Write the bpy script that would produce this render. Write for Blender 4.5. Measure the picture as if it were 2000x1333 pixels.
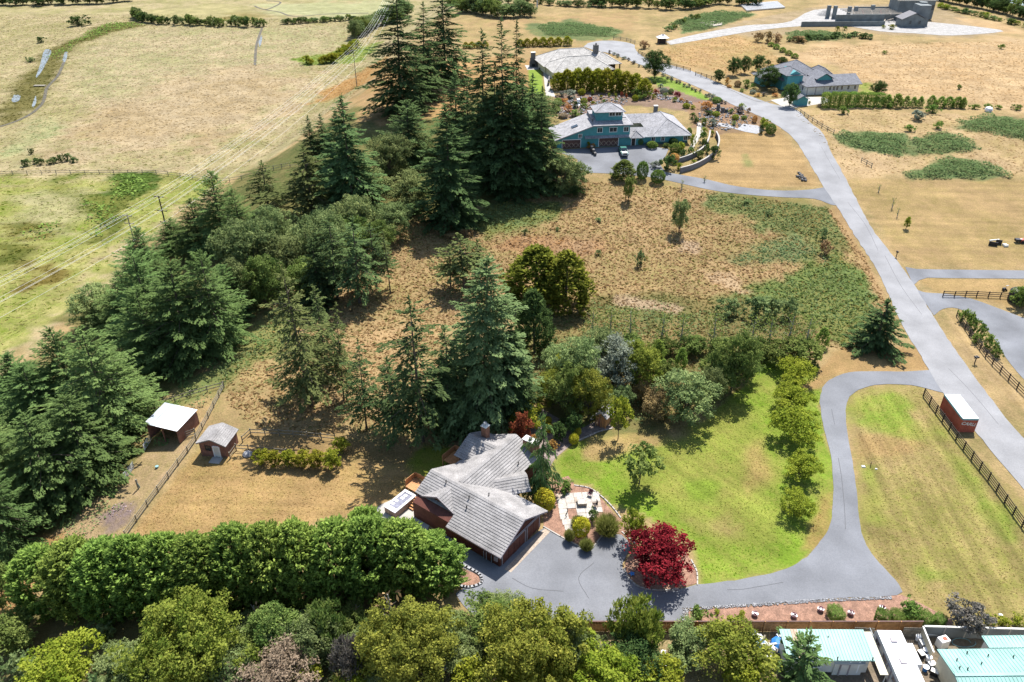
import bpy, bmesh, math, random
import numpy as np
from mathutils import Vector, Matrix
from mathutils.geometry import delaunay_2d_cdt
random.seed(7); RNG = np.random.default_rng(7)
S = bpy.context.scene
for o in list(bpy.data.objects): bpy.data.objects.remove(o)
COL = S.collection
# ---------------------------------------------------------------- camera, sky, sun, exposure
F_PX, PITCH, CAM_H = 1555.0, math.radians(32.1), 75.0
CD, SD = math.cos(PITCH), math.sin(PITCH)
cam_data = bpy.data.cameras.new("camera"); cam = bpy.data.objects.new("camera", cam_data); COL.objects.link(cam)
cam_data.sensor_width = 36.0; cam_data.lens = 36.0 * F_PX / 2000.0
cam_data.clip_start = 1.0; cam_data.clip_end = 12000.0
cam.location = (0, 0, CAM_H); cam.rotation_euler = (math.pi / 2 - PITCH, 0, 0)
S.camera = cam
SUN_EL, SUN_AZ = math.radians(59), math.radians(22)        # azimuth from +Y towards +X
world = bpy.data.worlds.new("World"); S.world = world; world.use_nodes = True
wn = world.node_tree.nodes; wl = world.node_tree.links; wn.clear()
sky = wn.new("ShaderNodeTexSky"); sky.sky_type = 'NISHITA'; sky.sun_disc = False
sky.sun_elevation = SUN_EL; sky.sun_rotation = SUN_AZ; sky.altitude = 50
bg = wn.new("ShaderNodeBackground"); bg.inputs[1].default_value = 0.105
wo = wn.new("ShaderNodeOutputWorld"); wl.new(sky.outputs[0], bg.inputs[0]); wl.new(bg.outputs[0], wo.inputs[0])
sun_data = bpy.data.lights.new("sun", 'SUN'); sun = bpy.data.objects.new("sun", sun_data); COL.objects.link(sun)
sun_data.energy = 4.6; sun_data.angle = math.radians(0.5); sun_data.color = (1.0, 0.96, 0.91)
sd = Vector((-math.sin(SUN_AZ) * math.cos(SUN_EL), -math.cos(SUN_AZ) * math.cos(SUN_EL), -math.sin(SUN_EL)))
sun.rotation_euler = sd.to_track_quat('-Z', 'Y').to_euler(); sun.location = (0, 0, 200)
S.view_settings.view_transform = 'Standard'; S.view_settings.look = 'None'
S.view_settings.exposure = 1.14; S.view_settings.gamma = 1.0; S.view_settings.use_curve_mapping = False
S.cycles.max_bounces = 6; S.cycles.diffuse_bounces = 3; S.cycles.transmission_bounces = 4; S.cycles.transparent_max_bounces = 4

# ---------------------------------------------------------------- terrain and the map from photograph points to the ground
def sstep(t):
    t = np.clip(t, 0.0, 1.0); return t * t * (3 - 2 * t)
_YB = [0, 50, 105, 131, 203, 340, 480, 900]; _XB = [-80, -80, -88, -90, -88, -70, -58, -58]
def bank_x(y):
    return sum(np.interp(np.asarray(y, float) + d, _YB, _XB) for d in (-24, -12, 0, 12, 24)) / 5
def H(x, y):
    x = np.asarray(x, float); y = np.asarray(y, float)
    k = sstep((x - bank_x(y)) / 46.0)
    return -8.0 * (1 - k) + 8.0 * sstep((y - 135) / 100.0) * k
def at(px, py, h=0.0):
    u = (px - 1000) / F_PX; v = (py - 666.5) / F_PX
    dx, dy, dz = u, CD - v * SD, -SD - v * CD
    t = (h - CAM_H) / dz
    for _ in range(24):
        z = float(H(dx * t, dy * t)) + h
        t = 0.35 * t + 0.65 * (z - CAM_H) / dz
    return Vector((dx * t, dy * t, CAM_H + dz * t))
def at2(px, py, h=0.0):
    p = at(px, py, h); return (p.x, p.y)
def z_of(y, py):
    v = (py - 666.5) / F_PX
    return CAM_H - y * (SD + v * CD) / (CD - v * SD)
def ppm(p):
    return F_PX / (CD * p.y - SD * (p.z - CAM_H))
def gz(x, y): return float(H(x, y))
def lin(r, g, b, k=2.45):
    f = lambda c: ((c / 255 + .055) / 1.055) ** 2.4 if c > 10 else c / 255 / 12.92
    return (f(r) / k, f(g) / k, f(b) / k)

# value noise for region edges
_PERM = RNG.random((256, 256))
def vnoise(x, y):
    xi = np.floor(x).astype(int); yi = np.floor(y).astype(int); fx = x - xi; fy = y - yi
    fx = fx * fx * (3 - 2 * fx); fy = fy * fy * (3 - 2 * fy)
    g = lambda i, j: _PERM[i & 255, j & 255]
    return (g(xi, yi) * (1 - fx) + g(xi + 1, yi) * fx) * (1 - fy) + (g(xi, yi + 1) * (1 - fx) + g(xi + 1, yi + 1) * fx) * fy
def fbm(x, y, s):
    return (vnoise(x / s, y / s) + .5 * vnoise(x / s * 2.1 + 31, y / s * 2.1 + 7) + .25 * vnoise(x / s * 4.3 + 11, y / s * 4.3 + 57)) / 1.75 - .5
def sdist(poly, x, y):
    """signed distance to a polygon (positive inside)"""
    d = np.full(x.shape, 1e9); ins = np.zeros(x.shape, bool)
    n = len(poly)
    for i in range(n):
        ax, ay = poly[i]; bx, by = poly[(i + 1) % n]
        ex, ey = bx - ax, by - ay
        t = np.clip(((x - ax) * ex + (y - ay) * ey) / (ex * ex + ey * ey + 1e-9), 0, 1)
        d = np.minimum(d, (x - ax - t * ex) ** 2 + (y - ay - t * ey) ** 2)
        c = ((ay > y) != (by > y)) & (x < ex * (y - ay) / (ey + (1e-12 if ey == 0 else 0)) + ax)
        ins ^= c
    d = np.sqrt(d); return np.where(ins, d, -d)
def wpoly(pts): return [at2(*p) for p in pts]

# ---------------------------------------------------------------- materials
def new_mat(name):
    m = bpy.data.materials.new(name); m.use_nodes = True; nt = m.node_tree; nt.nodes.clear()
    return m, nt.nodes, nt.links
def mat(name, col, rough=.85, var=.18, scale=1.5, bump=0.0, bscale=18.0, metal=0.0, spec=.3, fine=None, famp=.28):
    m, n, l = new_mat(name)
    out = n.new("ShaderNodeOutputMaterial"); p = n.new("ShaderNodeBsdfPrincipled")
    l.new(p.outputs[0], out.inputs[0])
    p.inputs["Roughness"].default_value = rough; p.inputs["Metallic"].default_value = metal
    p.inputs["Specular IOR Level"].default_value = spec
    g = n.new("ShaderNodeNewGeometry")
    a = n.new("ShaderNodeTexNoise"); a.inputs["Scale"].default_value = scale; a.inputs["Detail"].default_value = 5
    l.new(g.outputs["Position"], a.inputs["Vector"])
    r = n.new("ShaderNodeMapRange"); r.inputs[1].default_value = .3; r.inputs[2].default_value = .7
    r.inputs[3].default_value = 1 - var; r.inputs[4].default_value = 1 + var
    l.new(a.outputs[0], r.inputs[0])
    mx = n.new("ShaderNodeMix"); mx.data_type = 'RGBA'; mx.blend_type = 'MULTIPLY'; mx.inputs[0].default_value = 1
    mx.inputs[6].default_value = (*col, 1); l.new(r.outputs[0], mx.inputs[7])
    cur = mx.outputs[2]
    if fine:
        b = n.new("ShaderNodeTexNoise"); b.inputs["Scale"].default_value = fine; b.inputs["Detail"].default_value = 2
        l.new(g.outputs["Position"], b.inputs["Vector"])
        r2 = n.new("ShaderNodeMapRange"); r2.inputs[1].default_value = .3; r2.inputs[2].default_value = .7
        r2.inputs[3].default_value = 1 - famp; r2.inputs[4].default_value = 1 + famp; l.new(b.outputs[0], r2.inputs[0])
        m2 = n.new("ShaderNodeMix"); m2.data_type = 'RGBA'; m2.blend_type = 'MULTIPLY'; m2.inputs[0].default_value = 1
        l.new(cur, m2.inputs[6]); l.new(r2.outputs[0], m2.inputs[7]); cur = m2.outputs[2]
    l.new(cur, p.inputs["Base Color"])
    if bump:
        b = n.new("ShaderNodeTexNoise"); b.inputs["Scale"].default_value = bscale; b.inputs["Detail"].default_value = 3
        l.new(g.outputs["Position"], b.inputs["Vector"])
        bu = n.new("ShaderNodeBump"); bu.inputs["Strength"].default_value = bump; bu.inputs["Distance"].default_value = .1
        l.new(b.outputs[0], bu.inputs["Height"]); l.new(bu.outputs[0], p.inputs["Normal"])
    return m
def leaf_mat(name, c1, c2, trans=.22, vary=.25, gloss=.0):
    c1 = tuple(min(.6, c * k) for c, k in zip(c1, (1.35, 1.32, 1.1))); c2 = tuple(min(.6, c * k) for c, k in zip(c2, (1.38, 1.36, 1.08))); trans = min(.42, trans + .12)
    """two leaf colours mixed by a per-leaf random number, each plant a little different"""
    m, n, l = new_mat(name)
    out = n.new("ShaderNodeOutputMaterial")
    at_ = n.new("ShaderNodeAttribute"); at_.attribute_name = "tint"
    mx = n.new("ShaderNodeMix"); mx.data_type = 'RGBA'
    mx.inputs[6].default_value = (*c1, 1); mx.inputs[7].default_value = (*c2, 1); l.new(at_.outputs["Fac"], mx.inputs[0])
    oi = n.new("ShaderNodeObjectInfo")
    r = n.new("ShaderNodeMapRange"); r.inputs[3].default_value = 1 - vary; r.inputs[4].default_value = 1 + vary
    l.new(oi.outputs["Random"], r.inputs[0])
    hs = n.new("ShaderNodeHueSaturation"); l.new(mx.outputs[2], hs.inputs["Color"]); l.new(r.outputs[0], hs.inputs["Value"])
    h = n.new("ShaderNodeMapRange"); h.inputs[3].default_value = .485; h.inputs[4].default_value = .512
    mm = n.new("ShaderNodeMath"); mm.operation = 'FRACT'; m7 = n.new("ShaderNodeMath"); m7.operation = 'MULTIPLY'; m7.inputs[1].default_value = 7.31
    l.new(oi.outputs["Random"], m7.inputs[0]); l.new(m7.outputs[0], mm.inputs[0]); l.new(mm.outputs[0], h.inputs[0]); l.new(h.outputs[0], hs.inputs["Hue"])
    d = n.new("ShaderNodeBsdfDiffuse"); t = n.new("ShaderNodeBsdfTranslucent"); s = n.new("ShaderNodeMixShader"); s.inputs[0].default_value = trans
    l.new(hs.outputs[0], d.inputs[0]); l.new(hs.outputs[0], t.inputs[0]); l.new(d.outputs[0], s.inputs[1]); l.new(t.outputs[0], s.inputs[2])
    cur = s.outputs[0]
    if gloss:
        g = n.new("ShaderNodeBsdfGlossy"); g.inputs["Roughness"].default_value = .45; s2 = n.new("ShaderNodeMixShader"); s2.inputs[0].default_value = gloss
        l.new(cur, s2.inputs[1]); l.new(g.outputs[0], s2.inputs[2]); cur = s2.outputs[0]
    l.new(cur, out.inputs[0])
    return m
MT = dict(
    asphalt=mat("old grey asphalt", (.205, .205, .208), .92, .16, .22, .15, 40, fine=7, famp=.09),
    drive=mat("driveway asphalt", (.140, .145, .156), .9, .26, .14, .15, 40, fine=7, famp=.10),
    gravel=mat("grey gravel", (.27, .26, .245), .95, .2, .5, .6, 12, fine=5),
    concrete=mat("pale concrete", (.33, .31, .28), .9, .14, .8, .2, 25),
    slab=mat("cast stone slab", (.36, .33, .29), .9, .12, 1.3, .15, 20, fine=7),
    slab2=mat("tan stone slab", (.31, .25, .195), .9, .12, 1.3, .15, 20, fine=7),
    mulch=mat("bark mulch", (.235, .135, .092), .95, .28, 1.2, .8, 14, fine=6),
    tile=mat("grey roof tile", (.225, .215, .208), .85, .26, .6, .2, 20, fine=7),
    shingle=mat("grey shingle", (.25, .245, .25), .9, .2, .8, .2, 14, fine=3.0),
    paleroof=mat("weathered pale shake", (.33, .315, .29), .9, .22, .7, .2, 12, fine=2.5),
    slateroof=mat("slate grey roof", (.135, .138, .152), .85, .12, .8, .2, 14, fine=2.5),
    redwood=mat("red brown board wall", (.105, .035, .024), .75, .25, 1.5, .2, 15),
    trim=mat("grey trim", (.28, .25, .26), .7, .1, 2),
    white=mat("white paint", (.78, .78, .77), .55, .05, 2),
    offwhite=mat("off white siding", (.58, .57, .52), .6, .08, 1.5),
    cream=mat("cream siding", (.50, .46, .33), .7, .1, 1.5),
    glass=mat("window glass", (.03, .04, .05), .12, .1, 1, spec=.6),
    brick=mat("brown brick", (.22, .105, .065), .9, .2, 4, .3, 20),
    cedar=mat("orange cedar wood", (.42, .21, .09), .8, .2, 2.5, .2, 14),
    cedar2=mat("fence board", (.36, .19, .075), .85, .3, 2.0, .2, 14),
    barnwood=mat("barn wood", (.23, .115, .085), .85, .25, 1.8, .2, 14),
    greywood=mat("weathered grey wood", (.20, .18, .14), .9, .25, 2.5, .2, 14),
    darkwood=mat("dark stained wood", (.045, .032, .026), .8, .25, 3, .2, 14),
    metalwhite=mat("white metal roof", (.72, .73, .74), .4, .05, .8),
    metalgrey=mat("grey metal sheet", (.38, .41, .43), .45, .1, .8),
    aqua=mat("pale aqua metal roof", (.185, .345, .305), .5, .16, .5),
    teal=mat("teal siding", (.075, .26, .275), .75, .1, 1.2),
    tealdark=mat("dark teal base", (.04, .105, .115), .8, .15, 1.2),
    doorwood=mat("garage door wood", (.11, .06, .05), .7, .2, 2),
    rust=mat("rust red steel", (.36, .085, .05), .65, .22, 1.2),
    steelteal=mat("teal steel rail", (.17, .30, .31), .6, .15, 1.5),
    black=mat("black plastic", (.018, .019, .022), .45, .2, 2),
    steel=mat("galvanised steel", (.45, .46, .47), .4, .1, 3, metal=.6),
    blue=mat("blue plastic", (.03, .16, .42), .5, .1, 3),
    stone=mat("dark field stone", (.12, .115, .11), .9, .35, 2.5, .6, 6),
    rock=mat("pale river rock", (.27, .27, .275), .9, .3, 3, .5, 8),
    block=mat("grey retaining block", (.17, .165, .17), .9, .2, 3, .4, 10),
    bark=mat("bark", (.105, .082, .062), .95, .3, 3, .6, 8),
    palebark=mat("pale dead bark", (.32, .29, .26), .95, .2, 3, .5, 8),
    conc=mat("raw concrete wall", (.16, .175, .175), .9, .2, .5, .3, 10),
    studs=mat("raw timber framing", (.50, .44, .36), .85, .15, 2),
    redsteel=mat("primer red steel", (.20, .035, .04), .6, .2, 2),
    paintteal=mat("green car paint", (.045, .15, .12), .25, .05, 1, spec=.6),
    rubber=mat("tyre rubber", (.02, .02, .02), .9, .1, 5),
    wire=mat("bare aluminium wire", (.68, .68, .66), .5, .05, 1),
    water=mat("pond water", (.15, .165, .165), .3, .2, 1, spec=.3),
    bay=mat("shallow bay water", (.30, .36, .42), .25, .1, .05),
    tub=mat("hot tub shell", (.62, .60, .62), .35, .05, 1),
    mirror=mat("tub water", (.20, .20, .24), .07, .25, 2.0, spec=.9),
    tubside=mat("tub cabinet", (.30, .20, .155), .7, .15, 2),
    tan=mat("tan fabric", (.40, .30, .22), .9, .15, 3),
    maroon=mat("maroon pot", (.11, .03, .05), .5, .2, 5),
    seal=mat("crack sealant", (.05, .05, .055), .7, .1, 3),
)
# foliage
LM = dict(
    spr=leaf_mat("dark spruce needles", (.026, .050, .026), (.080, .122, .054), .2, .3),
    bank=leaf_mat("blue green spruce needles", (.036, .064, .028), (.112, .168, .066), .22, .25),
    fir=leaf_mat("olive fir needles", (.042, .062, .026), (.125, .150, .066), .22),
    big=leaf_mat("silvery fir needles", (.046, .076, .040), (.150, .198, .098), .2, .1),
    cyp=leaf_mat("bright cypress sprays", (.055, .105, .026), (.215, .300, .080), .38, .1),
    gold=leaf_mat("golden cypress sprays", (.040, .064, .012), (.150, .160, .030), .2, .1),
    dec=leaf_mat("green leaves", (.055, .090, .026), (.165, .205, .070), .3),
    decdark=leaf_mat("dark green leaves", (.028, .056, .022), (.085, .125, .048), .25),
    wil=leaf_mat("grey green leaves", (.070, .104, .046), (.205, .250, .118), .25),
    silver=leaf_mat("silver grey leaves", (.095, .115, .105), (.240, .270, .250), .2, .1),
    yel=leaf_mat("yellow green leaves", (.095, .115, .026), (.265, .270, .062), .3, .08),
    olive=leaf_mat("olive lime leaves", (.080, .110, .020), (.225, .240, .055), .3, .1),
    lime=leaf_mat("lime green leaves", (.105, .145, .018), (.250, .275, .045), .35, .08),
    thu=leaf_mat("yellow thuja sprays", (.075, .095, .012), (.250, .245, .035), .22, .12),
    glob=leaf_mat("golden shrub leaves", (.260, .210, .020), (.520, .430, .055), .2, .06),
    pur=leaf_mat("crimson leaves", (.065, .006, .014), (.210, .022, .045), .3, .05),
    red=leaf_mat("red brown leaves", (.120, .030, .020), (.270, .095, .055), .25, .15),
    pink=leaf_mat("faded pink flower heads", (.110, .090, .070), (.260, .205, .175), .2, .15),
    mauve=leaf_mat("mauve grey leaves", (.070, .070, .068), (.180, .165, .178), .2, .1),
    orange=leaf_mat("orange flower heads", (.280, .130, .050), (.480, .270, .110), .2, .15),
    lav=leaf_mat("lavender flowers", (.190, .150, .220), (.340, .280, .380), .2, .1),
    grn=leaf_mat("garden shrub leaves", (.055, .105, .024), (.170, .235, .070), .25),
    grass=leaf_mat("ornamental grass blades", (.085, .105, .025), (.250, .260, .095), .3, .1),
    dry=leaf_mat("dry twigs", (.150, .105, .060), (.300, .215, .130), .2, .1),
    bram=leaf_mat("bramble leaves", (.070, .115, .050), (.175, .230, .115), .25, .15),
)
def color_attr_mat(name, trans=0.0):
    m, n, l = new_mat(name)
    out = n.new("ShaderNodeOutputMaterial"); a = n.new("ShaderNodeAttribute"); a.attribute_name = "hue"
    d = n.new("ShaderNodeBsdfDiffuse"); t = n.new("ShaderNodeBsdfTranslucent"); s = n.new("ShaderNodeMixShader"); s.inputs[0].default_value = trans
    l.new(a.outputs["Color"], d.inputs[0]); l.new(a.outputs["Color"], t.inputs[0])
    l.new(d.outputs[0], s.inputs[1]); l.new(t.outputs[0], s.inputs[2]); l.new(s.outputs[0], out.inputs[0])
    return m
TUFT = color_attr_mat("grass tuft blades", .5)

# ---------------------------------------------------------------- object helpers
def link(o, parent=None):
    COL.objects.link(o)
    if parent is not None: o.parent = parent
    return o
def thing(name, label, cat, loc=(0, 0, 0), rz=0.0, group=None):
    o = bpy.data.objects.new(name, None); o.empty_display_size = .3; link(o)
    o.location = loc; o.rotation_euler = (0, 0, rz); o["label"] = label; o["category"] = cat
    if group: o["group"] = group
    return o
def tag(o, label, cat, group=None):
    o["label"] = label; o["category"] = cat
    if group: o["group"] = group
    return o
def mesh_np(name, v, f, m=None, tint=None, hue=None):
    """v (N,3), f (M,k) all faces of the same size"""
    v = np.asarray(v, np.float32); f = np.asarray(f, np.int32)
    me = bpy.data.meshes.new(name); k = f.shape[1]
    me.vertices.add(len(v)); me.vertices.foreach_set("co", v.ravel())
    me.loops.add(f.size); me.loops.foreach_set("vertex_index", f.ravel())
    me.polygons.add(len(f)); me.polygons.foreach_set("loop_start", np.arange(0, f.size, k, dtype=np.int32))
    me.polygons.foreach_set("loop_total", np.full(len(f), k, np.int32))
    me.update(calc_edges=True)
    if tint is not None:
        a = me.attributes.new("tint", 'FLOAT', 'POINT'); a.data.foreach_set("value", np.asarray(tint, np.float32))
    if hue is not None:
        a = me.attributes.new("hue", 'FLOAT_COLOR', 'POINT')
        a.data.foreach_set("color", np.concatenate([np.asarray(hue, np.float32), np.ones((len(v), 1), np.float32)], 1).ravel())
    if m: me.materials.append(m)
    return me
class MB:
    def __init__(s): s.v = []; s.f = []
    def add(s, v, f):
        b = len(s.v); s.v += [tuple(p) for p in v]; s.f += [tuple(i + b for i in q) for q in f]; return s
    def box(s, c, d, rz=0.0):
        x, y, z = d[0] / 2, d[1] / 2, d[2] / 2; ca, sa = math.cos(rz), math.sin(rz)
        v = [(c[0] + i * x * ca - j * y * sa, c[1] + i * x * sa + j * y * ca, c[2] + k * z) for k in (-1, 1) for i, j in ((-1, -1), (1, -1), (1, 1), (-1, 1))]
        return s.add(v, [(3, 2, 1, 0), (4, 5, 6, 7), (0, 1, 5, 4), (1, 2, 6, 5), (2, 3, 7, 6), (3, 0, 4, 7)])
    def tube(s, pts, r, n=6, r2=None):
        pts = [Vector(p) for p in pts]; m = len(pts); r2 = r if r2 is None else r2; rings = []
        for i, p in enumerate(pts):
            d = (pts[min(i + 1, m - 1)] - pts[max(i - 1, 0)]).normalized()
            a = d.cross(Vector((0, 0, 1)) if abs(d.z) < .9 else Vector((1, 0, 0))).normalized(); b = d.cross(a)
            rr = r + (r2 - r) * i / max(1, m - 1)
            rings.append([p + (a * math.cos(2 * math.pi * k / n) + b * math.sin(2 * math.pi * k / n)) * rr for k in range(n)])
        base = len(s.v)
        for g in rings: s.v += [tuple(q) for q in g]
        for i in range(m - 1):
            for k in range(n):
                s.f.append((base + i * n + k, base + i * n + (k + 1) % n, base + (i + 1) * n + (k + 1) % n, base + (i + 1) * n + k))
        s.f.append(tuple(base + k for k in range(n))[::-1]); s.f.append(tuple(base + (m - 1) * n + k for k in range(n)))
        return s
    def lathe(s, prof, n=16, c=(0, 0, 0)):
        base = len(s.v)
        for r, z in prof:
            s.v += [(c[0] + r * math.cos(2 * math.pi * k / n), c[1] + r * math.sin(2 * math.pi * k / n), c[2] + z) for k in range(n)]
        for i in range(len(prof) - 1):
            for k in range(n):
                s.f.append((base + i * n + k, base + i * n + (k + 1) % n, base + (i + 1) * n + (k + 1) % n, base + (i + 1) * n + k))
        s.f.append(tuple(base + k for k in range(n))[::-1]); s.f.append(tuple(base + (len(prof) - 1) * n + k for k in range(n)))
        return s
    def prism(s, poly, z0, z1):
        n = len(poly)
        a = sum(poly[i][0] * poly[(i + 1) % n][1] - poly[(i + 1) % n][0] * poly[i][1] for i in range(n))
        if a < 0: poly = poly[::-1]
        return s.add([(x, y, z0) for x, y in poly] + [(x, y, z1) for x, y in poly],
                     [tuple(range(n))[::-1], tuple(range(n, 2 * n))] + [(i, (i + 1) % n, n + (i + 1) % n, n + i) for i in range(n)])
    def mesh(s, name, m):
        me = bpy.data.meshes.new(name); me.from_pydata(s.v, [], s.f); me.update()
        if m: me.materials.append(m)
        return me
    def build(s, name, m, parent=None, loc=None, kind=None):
        o = bpy.data.objects.new(name, s.mesh(name, m)); link(o, parent)
        if loc is not None: o.location = loc
        if kind: o["kind"] = kind
        return o
_UNIT = {}
def unit_box(m):
    if m.name not in _UNIT: _UNIT[m.name] = MB().box((0, 0, 0), (1, 1, 1)).mesh("piece", m)
    return _UNIT[m.name]
def pbox(name, parent, c, d, m, rz=0.0, rot=None):
    """one box-shaped piece, sharing its mesh with all pieces of the material"""
    o = bpy.data.objects.new(name, unit_box(m)); link(o, parent)
    o.location = c; o.scale = d; o.rotation_euler = rot if rot is not None else (0, 0, rz); return o
def beam(name, parent, a, b, w, h, m):
    """box-shaped piece from a to b"""
    a = Vector(a); b = Vector(b); d = b - a
    o = bpy.data.objects.new(name, unit_box(m)); link(o, parent)
    o.location = (a + b) / 2; o.scale = (d.length, w, h)
    o.rotation_euler = (0, -math.asin(max(-1, min(1, d.z / max(1e-6, d.length)))), math.atan2(d.y, d.x)); return o
def struct(o): o["kind"] = "structure"; return o

def drape(name, poly, m, off, step=2.5, parent=None, rag=0.0):
    """a sheet of the given outline laid on the terrain"""
    ring = []
    n = len(poly)
    for i in range(n):
        a, b = Vector(poly[i]), Vector(poly[(i + 1) % n]); k = max(1, int((b - a).length / step))
        ring += [a + (b - a) * j / k for j in range(k)]
    if rag:
        ring = [p + Vector((float(fbm(np.array([p.x]), np.array([p.y]), .9)[0]), float(fbm(np.array([p.x + 50]), np.array([p.y]), .9)[0]))) * rag for p in ring]
    xs = [p.x for p in ring]; ys = [p.y for p in ring]
    gx, gy = np.meshgrid(np.arange(min(xs), max(xs), step), np.arange(min(ys), max(ys), step))
    gx, gy = gx.ravel(), gy.ravel(); sdv = sdist([(p.x, p.y) for p in ring], gx, gy); k = sdv > step * .35
    pts = ring + [Vector((a, b)) for a, b in zip(gx[k], gy[k])]
    nr = len(ring)
    res = delaunay_2d_cdt(pts, [(i, (i + 1) % nr) for i in range(nr)], [list(range(nr))], 1, 1e-4)
    vs = np.array([(p.x, p.y) for p in res[0]]); z = H(vs[:, 0], vs[:, 1]) + off
    fs = [f if (vs[f[1]][0] - vs[f[0]][0]) * (vs[f[2]][1] - vs[f[0]][1]) - (vs[f[2]][0] - vs[f[0]][0]) * (vs[f[1]][1] - vs[f[0]][1]) > 0 else f[::-1] for f in res[2]]
    me = mesh_np(name, np.column_stack([vs, z]), np.array(fs), m)
    o = bpy.data.objects.new(name, me); link(o, parent); return o
def smooth_line(pts, n=6):
    """Catmull-Rom through 2-D or 3-D points"""
    P = [np.array(p, float) for p in pts]; P = [2 * P[0] - P[1]] + P + [2 * P[-1] - P[-2]]; out = []
    for i in range(1, len(P) - 2):
        for k in range(n):
            t = k / n
            out.append(.5 * (2 * P[i] + (P[i + 1] - P[i - 1]) * t + (2 * P[i - 1] - 5 * P[i] + 4 * P[i + 1] - P[i + 2]) * t * t + (3 * P[i] - P[i - 1] - 3 * P[i + 1] + P[i + 2]) * t ** 3))
    out.append(P[-2]); return [tuple(p) for p in out]
def px_smooth(pts, n=5): return [at2(*p) for p in smooth_line(pts, n)]
def copy_tree(o, parent=None):
    c = o.copy(); link(c)
    if parent: c.parent = parent
    for ch in list(o.children): copy_tree(ch, c)
    return c
# ---------------------------------------------------------------- the ground: one sheet, colours of what grows on it
def ground_mat():
    m, n, l = new_mat("grassland")
    out = n.new("ShaderNodeOutputMaterial"); p = n.new("ShaderNodeBsdfPrincipled"); l.new(p.outputs[0], out.inputs[0])
    p.inputs["Roughness"].default_value = 1.0; p.inputs["Specular IOR Level"].default_value = .1
    g = n.new("ShaderNodeNewGeometry")
    def noise(s, d=4, r=.6):
        a = n.new("ShaderNodeTexNoise"); a.inputs["Scale"].default_value = s; a.inputs["Detail"].default_value = d; a.inputs["Roughness"].default_value = r
        l.new(g.outputs["Position"], a.inputs["Vector"]); return a.outputs[0]
    def math_(op, a, b):
        x = n.new("ShaderNodeMath"); x.operation = op
        for i, q in enumerate((a, b)):
            if isinstance(q, (int, float)): x.inputs[i].default_value = q
            else: l.new(q, x.inputs[i])
        return x.outputs[0]
    def rng(a, i0, i1, o0, o1):
        r = n.new("ShaderNodeMapRange"); l.new(a, r.inputs[0])
        for i, q in enumerate((i0, i1, o0, o1)): r.inputs[i + 1].default_value = q
        return r.outputs[0]
    A = {}
    for k in ("base", "alt", "amt"):
        a = n.new("ShaderNodeAttribute"); a.attribute_name = k; A[k] = a
    n1, n2, n3 = noise(.06, 6, .62), noise(.55, 5, .65), noise(2.6, 4, .7)
    mixn = math_('ADD', math_('MULTIPLY', n1, .48), math_('ADD', math_('MULTIPLY', n2, .32), math_('MULTIPLY', n3, .20)))
    # compare the noise with the share of the second colour
    thr = rng(A["amt"].outputs["Fac"], 0, 1, .66, .34)
    k = rng(math_('SUBTRACT', mixn, thr), -.10, .11, 0, 1)
    mx = n.new("ShaderNodeMix"); mx.data_type = 'RGBA'; l.new(k, mx.inputs[0]); l.new(A["base"].outputs["Color"], mx.inputs[6]); l.new(A["alt"].outputs["Color"], mx.inputs[7])
    v = math_('MULTIPLY', rng(noise(.16, 5, .6), .3, .7, .80, 1.20), rng(noise(3.0, 3, .75), .3, .7, .78, 1.22))
    # mower passes where the grass is cut, in the direction it was driven
    MOWA = dict(mow_y=(-.24, .24), mow_x=(-.13, .13), mow_d=(-.18, .18))
    for k, ang in (("mow_y", 0.06), ("mow_x", 1.62), ("mow_d", -.62)):
        at_ = n.new("ShaderNodeAttribute"); at_.attribute_name = k
        mp = n.new("ShaderNodeMapping"); mp.inputs["Rotation"].default_value = (0, 0, ang); l.new(g.outputs["Position"], mp.inputs["Vector"])
        sc = n.new("ShaderNodeMapping"); sc.inputs["Scale"].default_value = (.75, .035, 1); l.new(mp.outputs[0], sc.inputs["Vector"])
        w = n.new("ShaderNodeTexNoise"); w.inputs["Scale"].default_value = 1.0; w.inputs["Detail"].default_value = 3; l.new(sc.outputs[0], w.inputs["Vector"])
        v = math_('MULTIPLY', v, math_('ADD', 1.0, math_('MULTIPLY', at_.outputs["Fac"], rng(w.outputs[0], .3, .7, *MOWA[k]))))
    m2 = n.new("ShaderNodeMix"); m2.data_type = 'RGBA'; m2.blend_type = 'MULTIPLY'; m2.inputs[0].default_value = 1
    l.new(mx.outputs[2], m2.inputs[6]); l.new(v, m2.inputs[7]); l.new(m2.outputs[2], p.inputs["Base Color"])
    b = n.new("ShaderNodeBump"); b.inputs["Strength"].default_value = .7; b.inputs["Distance"].default_value = .25
    l.new(math_('ADD', n3, math_('MULTIPLY', noise(5, 3, .7), .6)), b.inputs["Height"]); l.new(b.outputs[0], p.inputs["Normal"])
    return m
STRAW, OLIVE = lin(208, 178, 126), lin(150, 142, 84)
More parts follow.
